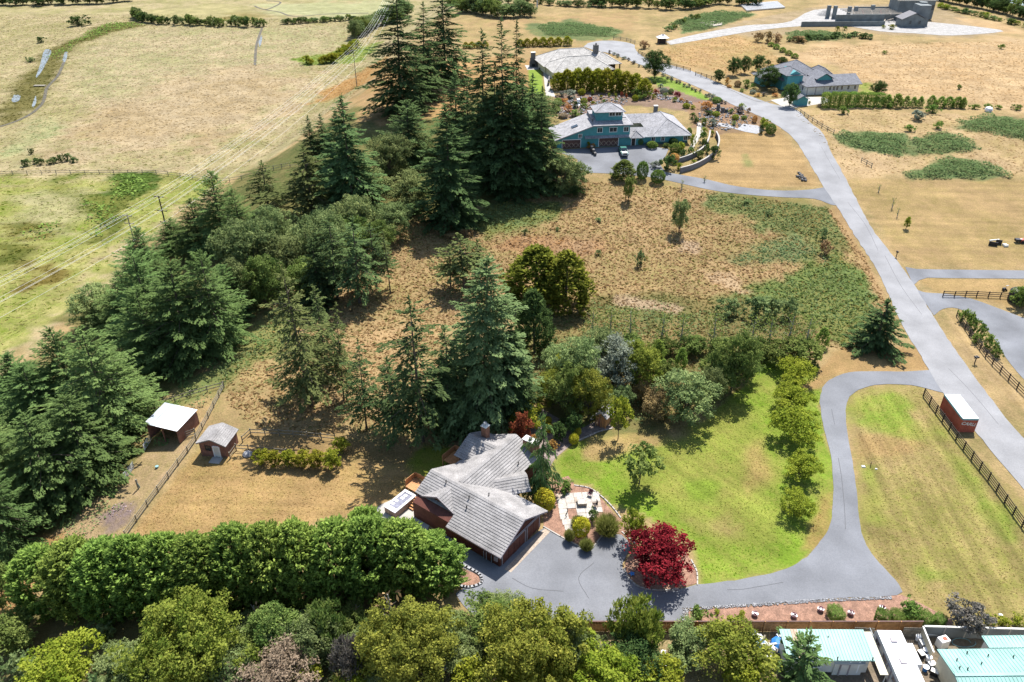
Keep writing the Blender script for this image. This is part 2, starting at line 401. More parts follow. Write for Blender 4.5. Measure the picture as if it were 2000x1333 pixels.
# (outline in photograph points, colour, second colour, share of second, edge softness m, edge raggedness m)
REG = [
 ([(-900, -60), (-900, 1000), (-120, 900), (0, 770), (150, 600), (450, 350), (570, 280), (735, 150), (800, 60), (1000, 30), (1000, -60)], lin(216, 196, 152), lin(160, 158, 92), .47, 8, 10),
 ([(230, 55), (640, 50), (720, 60), (640, 110), (420, 190), (250, 215), (140, 210), (150, 110)], lin(216, 194, 154), lin(176, 176, 116), .5, 8, 10),
 ([(90, 250), (420, 130), (620, 150), (560, 230), (380, 300), (130, 300)], lin(212, 190, 150), lin(190, 164, 114), .4, 16, 24),
 ([(-300, 360), (0, 350), (300, 345), (430, 355), (280, 455), (160, 560), (0, 720), (-300, 820)], lin(204, 194, 122), lin(134, 154, 44), .55, 5, 8),
 ([(20, 395), (150, 350), (220, 400), (150, 470), (40, 480)], lin(204, 194, 140), lin(150, 160, 80), .4, 5, 8),
 ([(0, 300), (60, 235), (110, 220), (120, 250), (60, 290), (20, 330)], lin(176, 182, 124), lin(210, 190, 140), .4, 4, 6),
 ([(225, 345), (290, 335), (300, 365), (262, 390), (205, 392)], lin(92, 118, 42), lin(140, 140, 60), .3, 2.5, 6),
 ([(165, 385), (235, 395), (240, 430), (190, 475), (160, 440)], lin(104, 118, 44), lin(150, 146, 70), .35, 3, 8),
 ([(30, 440), (120, 430), (120, 470), (60, 480)], lin(112, 118, 46), lin(170, 150, 80), .4, 3, 8),
 ([(0, 480), (40, 480), (30, 510), (0, 515)], lin(100, 110, 40), lin(150, 146, 70), .35, 3, 6),
 ([(60, 520), (150, 505), (160, 530), (100, 565), (50, 560)], lin(120, 108, 44), lin(170, 150, 80), .4, 3, 7),
 ([(95, 350), (150, 345), (150, 380), (95, 390)], lin(120, 138, 56), lin(170, 160, 86), .4, 3, 6),
 ([(0, 250), (0, 205), (40, 160), (70, 130), (85, 98), (150, 72), (205, 48), (262, 42), (290, 50), (230, 64), (160, 84), (128, 112), (110, 150), (88, 175), (82, 205), (45, 232)], lin(116, 112, 56), lin(150, 138, 80), .4, 2.5, 4),
 ([(270, 22), (420, 10), (500, 25), (380, 42), (280, 40)], lin(186, 178, 120), lin(210, 196, 140), .5, 8, 10),
 ([(500, 8), (770, 4), (770, 30), (600, 34), (520, 26)], lin(204, 202, 150), lin(176, 176, 120), .4, 8, 8),
 ([(410, 40), (480, 20), (530, 35), (480, 45)], lin(176, 160, 100), lin(150, 140, 80), .4, 8, 8),
 ([(470, 345), (560, 300), (660, 225), (745, 130), (742, 170), (690, 215), (640, 250), (540, 345)], lin(205, 172, 128), lin(168, 160, 96), .4, 4, 6),
 ([(640, 170), (755, 110), (760, 135), (650, 195), (600, 205)], lin(206, 158, 96), lin(190, 160, 100), .4, 3, 4),
 ([(575, 115), (690, 95), (750, 80), (700, 125), (600, 128)], lin(132, 160, 60), lin(180, 176, 100), .4, 3, 4),
 # wooded bank floor
 ([(-300, 1100), (-100, 900), (0, 760), (150, 610), (250, 560), (440, 360), (520, 320), (720, 190), (880, 150), (1060, 190), (1080, 360), (930, 400), (820, 430), (740, 470), (520, 600), (420, 720), (310, 800), (290, 900), (130, 1040), (40, 1160)], lin(150, 140, 84), lin(108, 118, 58), .5, 4, 6),
 ([(700, 190), (740, 150), (900, 120), (960, 110), (1060, 110), (1050, 180), (960, 170), (880, 230), (740, 250)], lin(206, 164, 108), lin(170, 150, 90), .3, 3, 4),
 ([(690, 190), (760, 190), (770, 230), (700, 240)], lin(206, 168, 116), lin(170, 150, 90), .35, 3, 4),
 # right-hand far fields
 ([(1480, 110), (1620, 85), (2100, 75), (2100, 240), (1880, 205), (1700, 185), (1640, 130)], lin(226, 194, 146), lin(210, 172, 120), .4, 8, 10),
 ([(1250, 105), (1420, 60), (1490, 80), (1540, 125), (1440, 150), (1340, 130)], lin(214, 176, 122), lin(176, 160, 94), .35, 4, 6),
 ([(900, 40), (1240, 20), (1230, 75), (1110, 95), (900, 95)], lin(206, 172, 122), lin(170, 160, 96), .4, 5, 6),
 ([(1030, 50), (1110, 40), (1215, 60), (1190, 82), (1060, 75)], lin(120, 138, 84), lin(170, 160, 100), .35, 3, 5),
 ([(1555, 215), (1700, 210), (2100, 245), (2100, 350), (1660, 350), (1600, 265)], lin(224, 192, 144), lin(186, 164, 104), .35, 5, 7),
 ([(1655, 350), (2100, 348), (2100, 528), (1765, 518), (1680, 400)], lin(206, 174, 122), lin(178, 158, 96), .4, 1.2, 1.5),
 ([(1390, 240), (1510, 235), (1560, 295), (1610, 365), (1450, 368), (1330, 345), (1350, 325), (1400, 300)], lin(208, 174, 120), lin(184, 152, 96), .35, 1.0, 1.5),
 ([(1450, 300), (1462, 300), (1475, 330), (1455, 325)], lin(158, 158, 96), lin(190, 166, 110), .4, 1.5, 1.5),
 ([(1010, 95), (1160, 90), (1200, 110), (1180, 118), (1080, 112), (1020, 118)], lin(196, 166, 116), lin(160, 150, 90), .3, 1, 1),
 # meadow in the middle
 ([(900, 420), (1060, 365), (1150, 345), (1300, 352), (1620, 398), (1690, 500), (1760, 640), (1660, 690), (1560, 660), (1380, 640), (1150, 610), (1000, 590), (830, 660), (720, 680), (560, 560), (740, 440)], lin(204, 170, 122), lin(160, 152, 88), .42, 3, 4),
 ([(900, 440), (960, 395), (1100, 395), (1080, 430), (960, 460)], lin(150, 150, 82), lin(120, 146, 90), .45, 3, 4),
 ([(1370, 375), (1480, 385), (1610, 405), (1660, 460), (1640, 500), (1590, 480), (1470, 440), (1380, 400)], lin(132, 148, 90), lin(160, 140, 80), .45, 3, 5),
 ([(1480, 470), (1560, 462), (1580, 500), (1500, 520), (1450, 510)], lin(132, 156, 104), lin(170, 140, 84), .4, 3, 4),
 ([(1540, 540), (1640, 500), (1690, 540), (1750, 620), (1660, 690), (1590, 650), (1500, 610), (1380, 590)], lin(126, 146, 78), lin(164, 150, 84), .35, 3, 5),
 ([(1150, 590), (1400, 575), (1560, 620), (1620, 680), (1560, 690), (1300, 690), (1130, 640)], lin(138, 138, 82), lin(170, 140, 90), .4, 3, 4),
 ([(1330, 470), (1370, 475), (1360, 500), (1320, 495)], lin(214, 186, 150), lin(190, 150, 98), .3, 1.5, 2),
 ([(1360, 530), (1430, 535), (1440, 565), (1380, 560)], lin(216, 186, 144), lin(196, 150, 94), .3, 2, 3),
 ([(1210, 580), (1340, 600), (1320, 612), (1210, 596)], lin(206, 180, 144), lin(180, 150, 100), .3, 1, 1.5),
 ([(970, 480), (1070, 455), (1190, 470), (1180, 500), (1040, 495)], lin(202, 166, 124), lin(190, 142, 86), .4, 2, 4),
 # thicket floor
 ([(1010, 620), (1150, 610), (1400, 640), (1600, 690), (1500, 720), (1440, 780), (1300, 850), (1180, 860), (1060, 830), (1000, 760)], lin(170, 148, 96), lin(122, 132, 72), .45, 2, 4),
 # hillside left of centre
 ([(420, 750), (520, 640), (560, 570), (720, 560), (860, 600), (880, 720), (840, 860), (700, 880), (560, 860), (450, 850), (330, 860), (300, 800)], lin(208, 174, 124), lin(162, 154, 94), .38, 2, 3),
 ([(400, 720), (470, 650), (560, 580), (600, 600), (580, 680), (500, 720), (420, 770), (330, 810), (300, 790)], lin(140, 156, 88), lin(180, 156, 98), .35, 2, 4),
 ([(470, 850), (640, 845), (700, 870), (860, 880), (880, 930), (790, 960), (640, 960), (480, 900)], lin(188, 156, 104), lin(140, 130, 76), .3, 1.5, 2),
 # mown yard with the sheds
 ([(240, 1060), (330, 945), (400, 860), (480, 900), (700, 905), (840, 905), (810, 950), (760, 985), (680, 1010), (560, 1040), (400, 1060)], lin(204, 168, 112), lin(178, 158, 90), .35, .8, 1),
 ([(790, 900), (830, 870), (890, 880), (880, 905), (830, 935), (800, 935)], lin(156, 172, 58), lin(180, 166, 84), .3, 1, 1.5),
 ([(90, 1060), (200, 960), (290, 880), (370, 850), (390, 862), (320, 950), (240, 1050), (150, 1080)], lin(210, 180, 136), lin(168, 156, 92), .35, .8, 1.5),
 ([(195, 1010), (235, 980), (270, 985), (255, 1025), (210, 1045)], lin(166, 146, 150), lin(190, 164, 124), .5, 1, 1.5),
 ([(-60, 1160), (40, 1060), (130, 1040), (60, 1180), (20, 1260), (-60, 1300)], lin(206, 160, 104), lin(170, 150, 90), .35, 1, 2),
 # lawn of the main house
 ([(1085, 900), (1130, 860), (1230, 850), (1330, 870), (1420, 780), (1500, 705), (1590, 712), (1614, 740), (1600, 790), (1610, 850), (1632, 920), (1630, 1010), (1600, 1062), (1540, 1112), (1440, 1137), (1360, 1148), (1350, 1060), (1260, 1010), (1190, 985), (1150, 950), (1090, 935)], lin(142, 174, 52), lin(184, 176, 92), .32, .5, .8),
 ([(1320, 860), (1420, 800), (1490, 860), (1500, 960), (1480, 1040), (1400, 1060), (1300, 990), (1230, 940), (1250, 890)], lin(176, 172, 86), lin(150, 174, 60), .45, 5, 4),
 ([(1440, 870), (1500, 850), (1515, 940), (1460, 960)], lin(196, 168, 104), lin(176, 166, 90), .4, 2.5, 2),
 ([(1330, 1010), (1430, 1010), (1440, 1050), (1370, 1045)], lin(194, 172, 108), lin(168, 168, 84), .4, 2.5, 2),
 ([(1345, 940), (1410, 945), (1400, 985), (1340, 985)], lin(152, 176, 62), lin(176, 174, 88), .3, 2, 2),
 ([(1150, 860), (1260, 845), (1300, 870), (1220, 890), (1140, 900)], lin(202, 172, 116), lin(176, 160, 90), .3, 1.2, 1.5),
 ([(1600, 970), (1628, 960), (1622, 1030), (1588, 1072), (1572, 1070)], lin(188, 156, 96), lin(160, 160, 76), .4, .8, .8),
 ([(1570, 760), (1620, 690), (1660, 670), (1810, 680), (1812, 725), (1700, 727), (1640, 733), (1606, 762)], lin(200, 164, 110), lin(170, 150, 92), .35, .6, 1),
 # field right of the drive
 ([(1648, 800), (1660, 770), (1720, 750), (1800, 750), (1880, 860), (2100, 1080), (2100, 1260), (1780, 1200), (1760, 1160), (1700, 1090), (1680, 1050), (1662, 900)], lin(192, 168, 112), lin(156, 158, 72), .40, .5, 1),
 ([(1690, 780), (1740, 760), (1790, 790), (1815, 840), (1750, 850), (1670, 830), (1700, 800)], lin(146, 174, 60), lin(184, 172, 92), .4, 4, 5),
 ([(1855, 890), (1880, 890), (1960, 1000), (2000, 1050), (1980, 1060), (1900, 980)], lin(152, 174, 66), lin(180, 168, 92), .4, 2.5, 3),
 ([(1690, 910), (1710, 910), (1720, 1010), (1695, 1010)], lin(156, 172, 70), lin(182, 168, 94), .4, 2, 2.5),
 ([(1780, 1110), (1880, 1100), (1880, 1140), (1800, 1150)], lin(146, 166, 64), lin(180, 166, 94), .4, 2, 2),
 ([(1660, 850), (1720, 850), (1800, 870), (1760, 900), (1670, 900)], lin(198, 166, 110), lin(176, 162, 90), .4, 2, 2),
 # verges
 ([(1850, 610), (1905, 640), (2010, 780), (2100, 880), (2100, 930), (1990, 800), (1880, 690)], lin(214, 184, 136), lin(188, 160, 104), .45, .4, .5),
 ([(1785, 545), (1960, 545), (2030, 560), (2030, 620), (1940, 590), (1830, 572)], lin(206, 172, 118), lin(178, 154, 96), .4, .4, .4),
 ([(1640, 400), (1665, 450), (1710, 540), (1760, 636), (1745, 640), (1690, 530), (1620, 410)], lin(206, 170, 122), lin(180, 150, 96), .4, .4, .6),
 # lawns by the upper houses
 ([(1034, 136), (1059, 136), (1060, 172), (1066, 190), (1032, 180)], lin(150, 182, 60), lin(164, 186, 80), .4, .3, .2),
 ([(1262, 152), (1300, 150), (1340, 165), (1388, 193), (1372, 200), (1330, 185), (1290, 170)], lin(150, 182, 70), lin(170, 186, 90), .4, .3, .3),
 ([(1676, 165), (1700, 162), (1705, 180), (1676, 182)], lin(150, 176, 70), lin(180, 176, 90), .4, .5, .5),
 # planted slope above the teal house, bare earth and stone
 ([(1085, 190), (1130, 180), (1230, 185), (1300, 170), (1370, 195), (1430, 200), (1520, 235), (1490, 255), (1380, 240), (1360, 220), (1230, 205), (1100, 235)], lin(176, 146, 130), lin(150, 130, 100), .4, .6, 1),
 ([(1340, 200), (1440, 205), (1520, 238), (1480, 258), (1400, 262), (1352, 248)], lin(190, 152, 118), lin(160, 136, 100), .35, .5, .8),
 # bottom yard
 ([(880, 1215), (1140, 1212), (1500, 1222), (1560, 1340), (1400, 1420), (900, 1420)], lin(206, 180, 138), lin(158, 148, 86), .4, .6, 1),
 ([(-100, 1210), (880, 1195), (900, 1420), (-100, 1420)], lin(150, 134, 88), lin(112, 116, 62), .45, 1.5, 2),
 ([(1500, 1222), (2100, 1225), (2100, 1420), (1540, 1420)], lin(178, 160, 136), lin(130, 124, 100), .4, .5, .6),
 # construction site earth
 ([(1380, 60), (1480, 35), (1620, 10), (1820, 10), (1960, 60), (1900, 75), (1740, 70), (1640, 55), (1480, 75)], lin(200, 176, 138), lin(170, 150, 100), .4, 2, 3),
 ([(1840, 30), (1960, 45), (2010, 70), (1930, 62)], lin(226, 192, 142), lin(206, 170, 116), .4, 2, 2),
]
BRAMBLES = [[(1625, 262), (1690, 258), (1770, 262), (1780, 290), (1760, 308), (1690, 296), (1640, 280)], [(1770, 275), (1850, 262), (1900, 275), (1905, 290), (1850, 302), (1780, 304)],
    [(1760, 338), (1800, 330), (1850, 308), (1930, 320), (1975, 345), (1900, 352), (1780, 350)], [(1875, 236), (1930, 226), (2010, 235), (2060, 290), (2010, 280), (1940, 260), (1880, 252)], [(1810, 262), (1850, 258), (1856, 270), (1815, 274)],
    [(1530, 66), (1600, 60), (1650, 70), (1640, 78), (1560, 82)], [(1040, 52), (1110, 44), (1210, 60), (1190, 74), (1070, 70)], [(1330, 40), (1400, 22), (1480, 28), (1380, 60), (1330, 66)]]
REG += [(q, lin(122, 142, 88), lin(150, 146, 92), .3, 1.5, 2) for q in BRAMBLES]
def pale(c):
    """a touch greyer and pinker, as dry grass bleaches"""
    L = .3 * c[0] + .6 * c[1] + .1 * c[2]; return tuple(.98 * v + .02 * L * k for v, k in zip(c, (1.10, 1.0, 1.0)))
STRAW, OLIVE = pale(STRAW), pale(OLIVE)
REGW = [(wpoly(r[0]), pale(r[1]), pale(r[2])) + tuple(r[3:]) for r in REG]
def ground_colour(x, y):
    x = np.asarray(x, float); y = np.asarray(y, float); n = len(x)
    base = np.tile(STRAW, (n, 1)); alt = np.tile(OLIVE, (n, 1)); amt = np.full(n, .35)
    nz = fbm(x, y, 9.0) + .6 * fbm(x + 300, y, 2.5)
    for poly, c, c2, a, soft, rag in REGW:
        px_ = [p[0] for p in poly]; py_ = [p[1] for p in poly]; mg = soft + rag
        k = np.where((x > min(px_) - mg) & (x < max(px_) + mg) & (y > min(py_) - mg) & (y < max(py_) + mg))[0]
        if not len(k): continue
        w = sstep((sdist(poly, x[k], y[k]) + nz[k] * 2.0 * rag + soft * .5) / soft)[:, None]
        base[k] = base[k] * (1 - w) + np.array(c) * w; alt[k] = alt[k] * (1 - w) + np.array(c2) * w
        amt[k] = amt[k] * (1 - w[:, 0]) + a * w[:, 0]
    return base, alt, amt
MOW = dict(
    mow_y=[[(1660, 770), (1800, 757), (1880, 880), (2080, 1090), (2080, 1240), (1790, 1180), (1710, 1090), (1690, 1050), (1676, 900)], [(1850, 610), (1905, 640), (2010, 780), (2100, 900), (1990, 800), (1880, 690)]],
    mow_x=[[(1655, 350), (2100, 348), (2100, 528), (1765, 518), (1680, 400)], [(1390, 240), (1510, 235), (1560, 295), (1610, 365), (1450, 368), (1330, 345), (1350, 325), (1400, 300)], [(240, 1060), (330, 945), (400, 860), (480, 900), (840, 905), (760, 985), (560, 1040), (400, 1060)], [(1560, 100), (1700, 85), (2100, 80), (2100, 235), (1880, 200), (1700, 180)]],
    mow_d=[[(1085, 900), (1130, 860), (1230, 850), (1330, 870), (1500, 705), (1600, 720), (1632, 920), (1600, 1062), (1440, 1137), (1360, 1148), (1350, 1060), (1260, 1010), (1150, 950)]])
def build_ground():
    ar = np.arange
    xs = np.concatenate([-np.geomspace(5000, 420, 9), ar(-400, -110, 4.), ar(-110, 110, .9), ar(110, 400, 3.), np.geomspace(400, 5000, 9)])
    ys = np.concatenate([[-600, -300, -120, -50, 0, 20, 35], ar(42, 130, .8), ar(130, 260, 1.25), ar(260, 520, 2.6), np.geomspace(520, 7000, 22)])
    X, Y = np.meshgrid(xs, ys); x, y = X.ravel(), Y.ravel()
    z = H(x, y)
    nx, ny = len(xs), len(ys)
    i = ar(nx - 1)[None, :] + nx * ar(ny - 1)[:, None]; i = i.ravel()
    f = np.column_stack([i, i + 1, i + 1 + nx, i + nx])
    me = mesh_np("ground", np.column_stack([x, y, z]), f, ground_mat())
    b, a, m = ground_colour(x, y); one = np.ones((len(x), 1))
    for k, d in (("base", b), ("alt", a)):
        q = me.attributes.new(k, 'FLOAT_COLOR', 'POINT'); q.data.foreach_set("color", np.concatenate([d, one], 1).astype(np.float32).ravel())
    q = me.attributes.new("amt", 'FLOAT', 'POINT'); q.data.foreach_set("value", m.astype(np.float32))
    for k, polys in MOW.items():
        w = np.zeros(len(x))
        for q in polys:
            q = wpoly(q); w = np.maximum(w, sstep(sdist(q, x, y) / 1.5 + .5))
        q = me.attributes.new(k, 'FLOAT', 'POINT'); q.data.foreach_set("value", w.astype(np.float32))
    me.polygons.foreach_set("use_smooth", np.ones(len(f), bool))
    o = bpy.data.objects.new("ground", me); link(o); struct(o)
build_ground()

# ---------------------------------------------------------------- roads, drives, yards (sheets laid on the ground)
L_EDGE = [(1140, 92), (1162, 99), (1195, 106), (1240, 123), (1305, 147), (1387, 182), (1426, 203), (1475, 224), (1510, 241), (1545, 266), (1566, 294), (1580, 318), (1597, 346), (1608, 366), (1632, 400), (1671, 463), (1713, 529), (1741, 589), (1758, 630), (1779, 666), (1800, 697), (1812, 720), (1839, 764), (1872, 806), (1911, 850), (1935, 880), (2000, 957), (2100, 1075)]
R_EDGE = [(2160, 1040), (2060, 925), (2000, 856), (1993, 850), (1947, 795), (1895, 725), (1846, 655), (1818, 610), (1783, 554), (1748, 505), (1706, 451), (1678, 400), (1650, 346), (1625, 301), (1608, 262), (1580, 238), (1555, 215), (1506, 203), (1475, 192), (1435, 177), (1395, 159), (1350, 139), (1305, 127), (1262, 114), (1247, 104), (1240, 95), (1238, 88), (1222, 83), (1195, 80), (1168, 81), (1148, 85)]
road = struct(drape("road", px_smooth(L_EDGE, 3) + px_smooth(R_EDGE, 3), MT["asphalt"], .060, 1.2, rag=.5))
def strip(name, pts, m, off, step=2.0): return struct(drape(name, [at2(*p) for p in pts], m, off, step))
# drive of the main house
D_TOP = px_smooth([(1822, 722), (1780, 726), (1720, 726), (1670, 727), (1640, 733), (1614, 748), (1602, 772), (1603, 805), (1612, 850), (1622, 890), (1627, 940), (1625, 1000), (1617, 1035), (1598, 1065), (1575, 1088), (1535, 1112), (1480, 1126), (1420, 1136), (1362, 1143)], 4)
D_MAPLE = px_smooth([(1352, 1146), (1325, 1152), (1285, 1154), (1250, 1148), (1228, 1130), (1218, 1112), (1218, 1098), (1230, 1075)], 4)
D_COURT = [at2(*p) for p in [(1232, 1062), (1215, 1045), (1178, 1042), (1152, 1076), (1138, 1072), (1095, 1050), (1062, 1032), (975, 1098), (885, 1030), (862, 1044), (880, 1075), (900, 1108), (935, 1125), (939, 1142), (905, 1150), (890, 1160), (905, 1185), (940, 1215)]]
D_BOT = [at2(*p) for p in [(1333, 1216), (1333, 1188), (1380, 1186), (1450, 1182), (1550, 1176), (1650, 1168), (1730, 1166), (1752, 1163), (1761, 1157)]] + px_smooth([(1755, 1142), (1725, 1108), (1702, 1082), (1686, 1050), (1678, 1010), (1671, 945), (1663, 890), (1655, 845), (1652, 803), (1660, 775), (1685, 759), (1720, 752), (1780, 753), (1842, 768)], 4)
drive = struct(drape("driveway", D_TOP + D_MAPLE + D_COURT + D_BOT, MT["drive"], .052, .9, rag=.28))
strip("side_road", [(1768, 522), (1790, 526), (1830, 527), (2000, 529), (2300, 529), (2300, 548), (2000, 545), (1850, 544), (1812, 543), (1795, 548), (1784, 558)], MT["drive"], .050)
struct(drape("side_road", px_smooth([(1790, 566), (1808, 572), (1850, 575), (1900, 585), (1950, 603), (2000, 622), (2150, 680)], 3) + px_smooth([(2250, 1000), (2120, 860), (2060, 800), (2000, 742), (1965, 700), (1940, 660), (1905, 622), (1870, 603), (1842, 604), (1824, 617)], 3), MT["drive"], .046, 2.5))
struct(drape("driveway", px_smooth([(1612, 366), (1580, 371), (1530, 373), (1480, 370), (1430, 363), (1380, 351), (1335, 343), (1300, 337)], 3) + [at2(*p) for p in [(1288, 320), (1300, 305), (1306, 292), (1255, 284), (1160, 290), (1090, 293), (1098, 300), (1128, 312), (1128, 328), (1150, 338), (1200, 340), (1260, 345), (1290, 350)]] + px_smooth([(1330, 359), (1390, 372), (1450, 380), (1530, 386), (1590, 389), (1622, 400), (1636, 402)], 3), MT["drive"], .050, 2.0))
struct(drape("gravel_road", px_smooth([(1300, 82), (1340, 72), (1400, 60), (1460, 50), (1500, 48), (1545, 42), (1590, 20), (1680, 16)], 3) + px_smooth([(1800, 42), (1900, 52), (1960, 62), (1860, 70), (1790, 66), (1720, 62), (1640, 50), (1560, 52), (1480, 60), (1420, 70), (1360, 80), (1310, 88)], 3), MT["gravel"], .06, 4))
strip("pavement", [(1505, 196), (1530, 192), (1545, 175), (1560, 168), (1576, 190), (1610, 190), (1625, 200), (1560, 210), (1540, 215)], MT["concrete"], .040)
strip("pavement", [(1528, 188), (1552, 160), (1562, 166), (1545, 190)], MT["concrete"], .036)
strip("pavement", [(1060, 132), (1072, 132), (1074, 168), (1086, 190), (1066, 188)], MT["concrete"], .040)
strip("pavement", [(1025, 128), (1062, 128), (1062, 136), (1030, 137)], MT["concrete"], .036)
strip("pavement", [(1360, 262), (1362, 238), (1372, 243), (1378, 252), (1366, 272), (1354, 290), (1345, 292)], MT["slab"], .04)
strip("gravel_bed", [(1440, 252), (1452, 242), (1480, 246), (1492, 256), (1478, 262), (1455, 258), (1425, 250), (1400, 246), (1404, 240), (1425, 244)], MT["rock"], .05)
# stream and pools of the marsh, a strip of bay beyond
for pts in ([(70, 150), (78, 128), (86, 100), (96, 97), (100, 104), (88, 128), (80, 142), (72, 152)], [(122, 118), (126, 104), (132, 102), (130, 116), (126, 122)], [(22, 196), (28, 186), (40, 188), (36, 198), (26, 200)], [(62, 208), (66, 196), (70, 188), (71, 200), (66, 210)], [(505, 84), (507, 74), (512, 70), (511, 84), (507, 92)]):
    struct(drape("water", px_smooth(pts + pts[:1], 4)[:-1], MT["water"], .05, 2))
strip("water", [(1900, -8), (1950, -6), (2200, -4), (2200, 22), (2010, 13), (1975, 8)], MT["bay"], .05, 12)
# the dark ditch meandering through the far field
d3 = MB()
for pts in ([(497, 12), (505, 16), (520, 20), (545, 24), (565, 31), (590, 32), (640, 28), (720, 26)], [(520, 2), (545, 4), (546, 8), (530, 16), (518, 20)], [(512, 55), (505, 75), (500, 95), (498, 128)], [(125, 122), (112, 150), (92, 172), (84, 200), (62, 222), (30, 238), (0, 248)]):
    q = px_smooth(pts, 5); a = .6
    for (x0, y0), (x1, y1) in zip(q[:-1], q[1:]):
        dx, dy = x1 - x0, y1 - y0; L = math.hypot(dx, dy) + 1e-6; nx_, ny_ = -dy / L * a, dx / L * a
        d3.add([(x0 + nx_, y0 + ny_, gz(x0 + nx_, y0 + ny_) + .07), (x0 - nx_, y0 - ny_, gz(x0, y0) + .07), (x1 - nx_, y1 - ny_, gz(x1, y1) + .07), (x1 + nx_, y1 + ny_, gz(x1 + nx_, y1 + ny_) + .07)], [(0, 1, 2, 3)])
struct(d3.build("ditch", mat("dark wet mud", (.07, .06, .04), .7, .3, 2)))
# mulch beds
for pts, m in (([(1333, 1216), (1336, 1195), (1400, 1188), (1500, 1182), (1600, 1174), (1700, 1170), (1760, 1162), (1800, 1180), (1860, 1212), (1860, 1226), (1500, 1222)], MT["mulch"]),
            ([(890, 1100), (906, 1106), (938, 1124), (937, 1140), (905, 1146), (895, 1130)], MT["mulch"]),
            ([(1234, 1080), (1280, 1060), (1340, 1080), (1362, 1115), (1361, 1140), (1325, 1150), (1285, 1152), (1252, 1146), (1230, 1130), (1220, 1112), (1222, 1096)], MT["mulch"]),
            ([(1062, 1030), (1060, 990), (1040, 960), (1080, 940), (1110, 930), (1125, 950), (1150, 953), (1175, 975), (1200, 1005), (1235, 1030), (1235, 1060), (1216, 1046), (1178, 1044), (1152, 1074), (1138, 1070), (1094, 1048)], MT["mulch"]),
            ([(985, 880), (1010, 800), (1060, 800), (1130, 840), (1170, 820), (1200, 836), (1170, 845), (1115, 870), (1085, 895), (1060, 935), (1045, 930)], mat("grey bark bed", (.20, .16, .14), .95, .3, 1.2, .8, 14, fine=6))):
    struct(drape("mulch_bed", [at2(*p) for p in pts], m, .030, 1.2))
# fine black crack sealant lines along the drive
ck = MB()
for pts in ([(1655, 395), (1690, 440), (1715, 490)], [(1728, 500), (1760, 560), (1800, 615)], [(1600, 280), (1622, 320), (1640, 350)], [(1852, 720), (1900, 770), (1950, 830)], [(1000, 1130), (1040, 1150), (1100, 1156)], [(1160, 1100), (1130, 1130), (1150, 1170)], [(1637, 895), (1643, 930), (1649, 990), (1651, 1035)], [(1420, 1153), (1450, 1152), (1480, 1147), (1510, 1142), (1530, 1138)], [(1624, 800), (1630, 830)]):
    q = px_smooth(pts, 4)
    for (x0, y0), (x1, y1) in zip(q[:-1], q[1:]):
        dx, dy = x1 - x0, y1 - y0; L = math.hypot(dx, dy) + 1e-6; a, b = -dy / L * .03, dx / L * .03
        ck.add([(x0 + a, y0 + b, gz(x0, y0) + .062), (x0 - a, y0 - b, gz(x0, y0) + .062), (x1 - a, y1 - b, gz(x1, y1) + .062), (x1 + a, y1 + b, gz(x1, y1) + .062)], [(0, 1, 2, 3)])
struct(ck.build("crack_seal", MT["seal"]))
def curb(name, pts, m, w=.16, h=.13, smooth=3):
    q = px_smooth(pts, smooth) if smooth else [at2(*p) for p in pts]
    b = MB()
    for (x0, y0), (x1, y1) in zip(q[:-1], q[1:]):
        L = math.hypot(x1 - x0, y1 - y0)
        b.box(((x0 + x1) / 2, (y0 + y1) / 2, gz(x0, y0) + h / 2 + .01), (L + w * .7, w, h), math.atan2(y1 - y0, x1 - x0))
    return struct(b.build(name, m))
curb("kerb", [(1062, 1030), (1095, 1049), (1138, 1072), (1152, 1076), (1165, 1062), (1178, 1044)], MT["concrete"], smooth=0)
curb("kerb", [(1362, 1143), (1361, 1118), (1350, 1095)], MT["concrete"])
curb("kerb", [(1325, 1152), (1285, 1154), (1250, 1148), (1230, 1132), (1219, 1112)], MT["concrete"])
curb("kerb", [(1122, 949), (1150, 954), (1172, 968), (1195, 990), (1212, 1012)], MT["concrete"])
curb("kerb", [(1115, 868), (1150, 852), (1172, 843), (1195, 838)], MT["concrete"])
curb("kerb", [(893, 1100), (920, 1113), (938, 1125), (940, 1140), (918, 1148), (900, 1146)], MT["rock"], .3, .2)
curb("kerb", [(1215, 1040), (1232, 1055), (1240, 1062)], MT["concrete"], smooth=0)
curb("kerb", [(1395, 161), (1435, 180), (1470, 196), (1490, 200), (1506, 199)], MT["concrete"])
# ---------------------------------------------------------------- plants: prototypes
def diamonds(c, d, n, L, W, bend=.15):
    """leaf-shaped faces: centre c, axis d, rough normal n, length L, width W -> verts, faces"""
    c = np.asarray(c, float); d = np.asarray(d, float); n = np.asarray(n, float)
    d /= np.linalg.norm(d, axis=1, keepdims=True) + 1e-9
    s = np.cross(d, n); s /= np.linalg.norm(s, axis=1, keepdims=True) + 1e-9
    u = np.cross(s, d); L = np.asarray(L).reshape(-1, 1); W = np.asarray(W).reshape(-1, 1)
    v = np.stack([c - d * L * .5, c + s * W * .5 + u * L * bend * .5, c + d * L * .5, c - s * W * .5 + u * L * bend * .5], 1).reshape(-1, 3)
    return v, np.arange(len(v)).reshape(-1, 4)
def rdir(n, up=0.0):
    v = RNG.normal(size=(n, 3)); v[:, 2] += up; return v / (np.linalg.norm(v, axis=1, keepdims=True) + 1e-9)
def foliage(name, V, tint):
    v = np.concatenate(V); f = np.arange(len(v)).reshape(-1, 4)
    return mesh_np(name, v, f, None, tint=np.repeat(tint, 4))
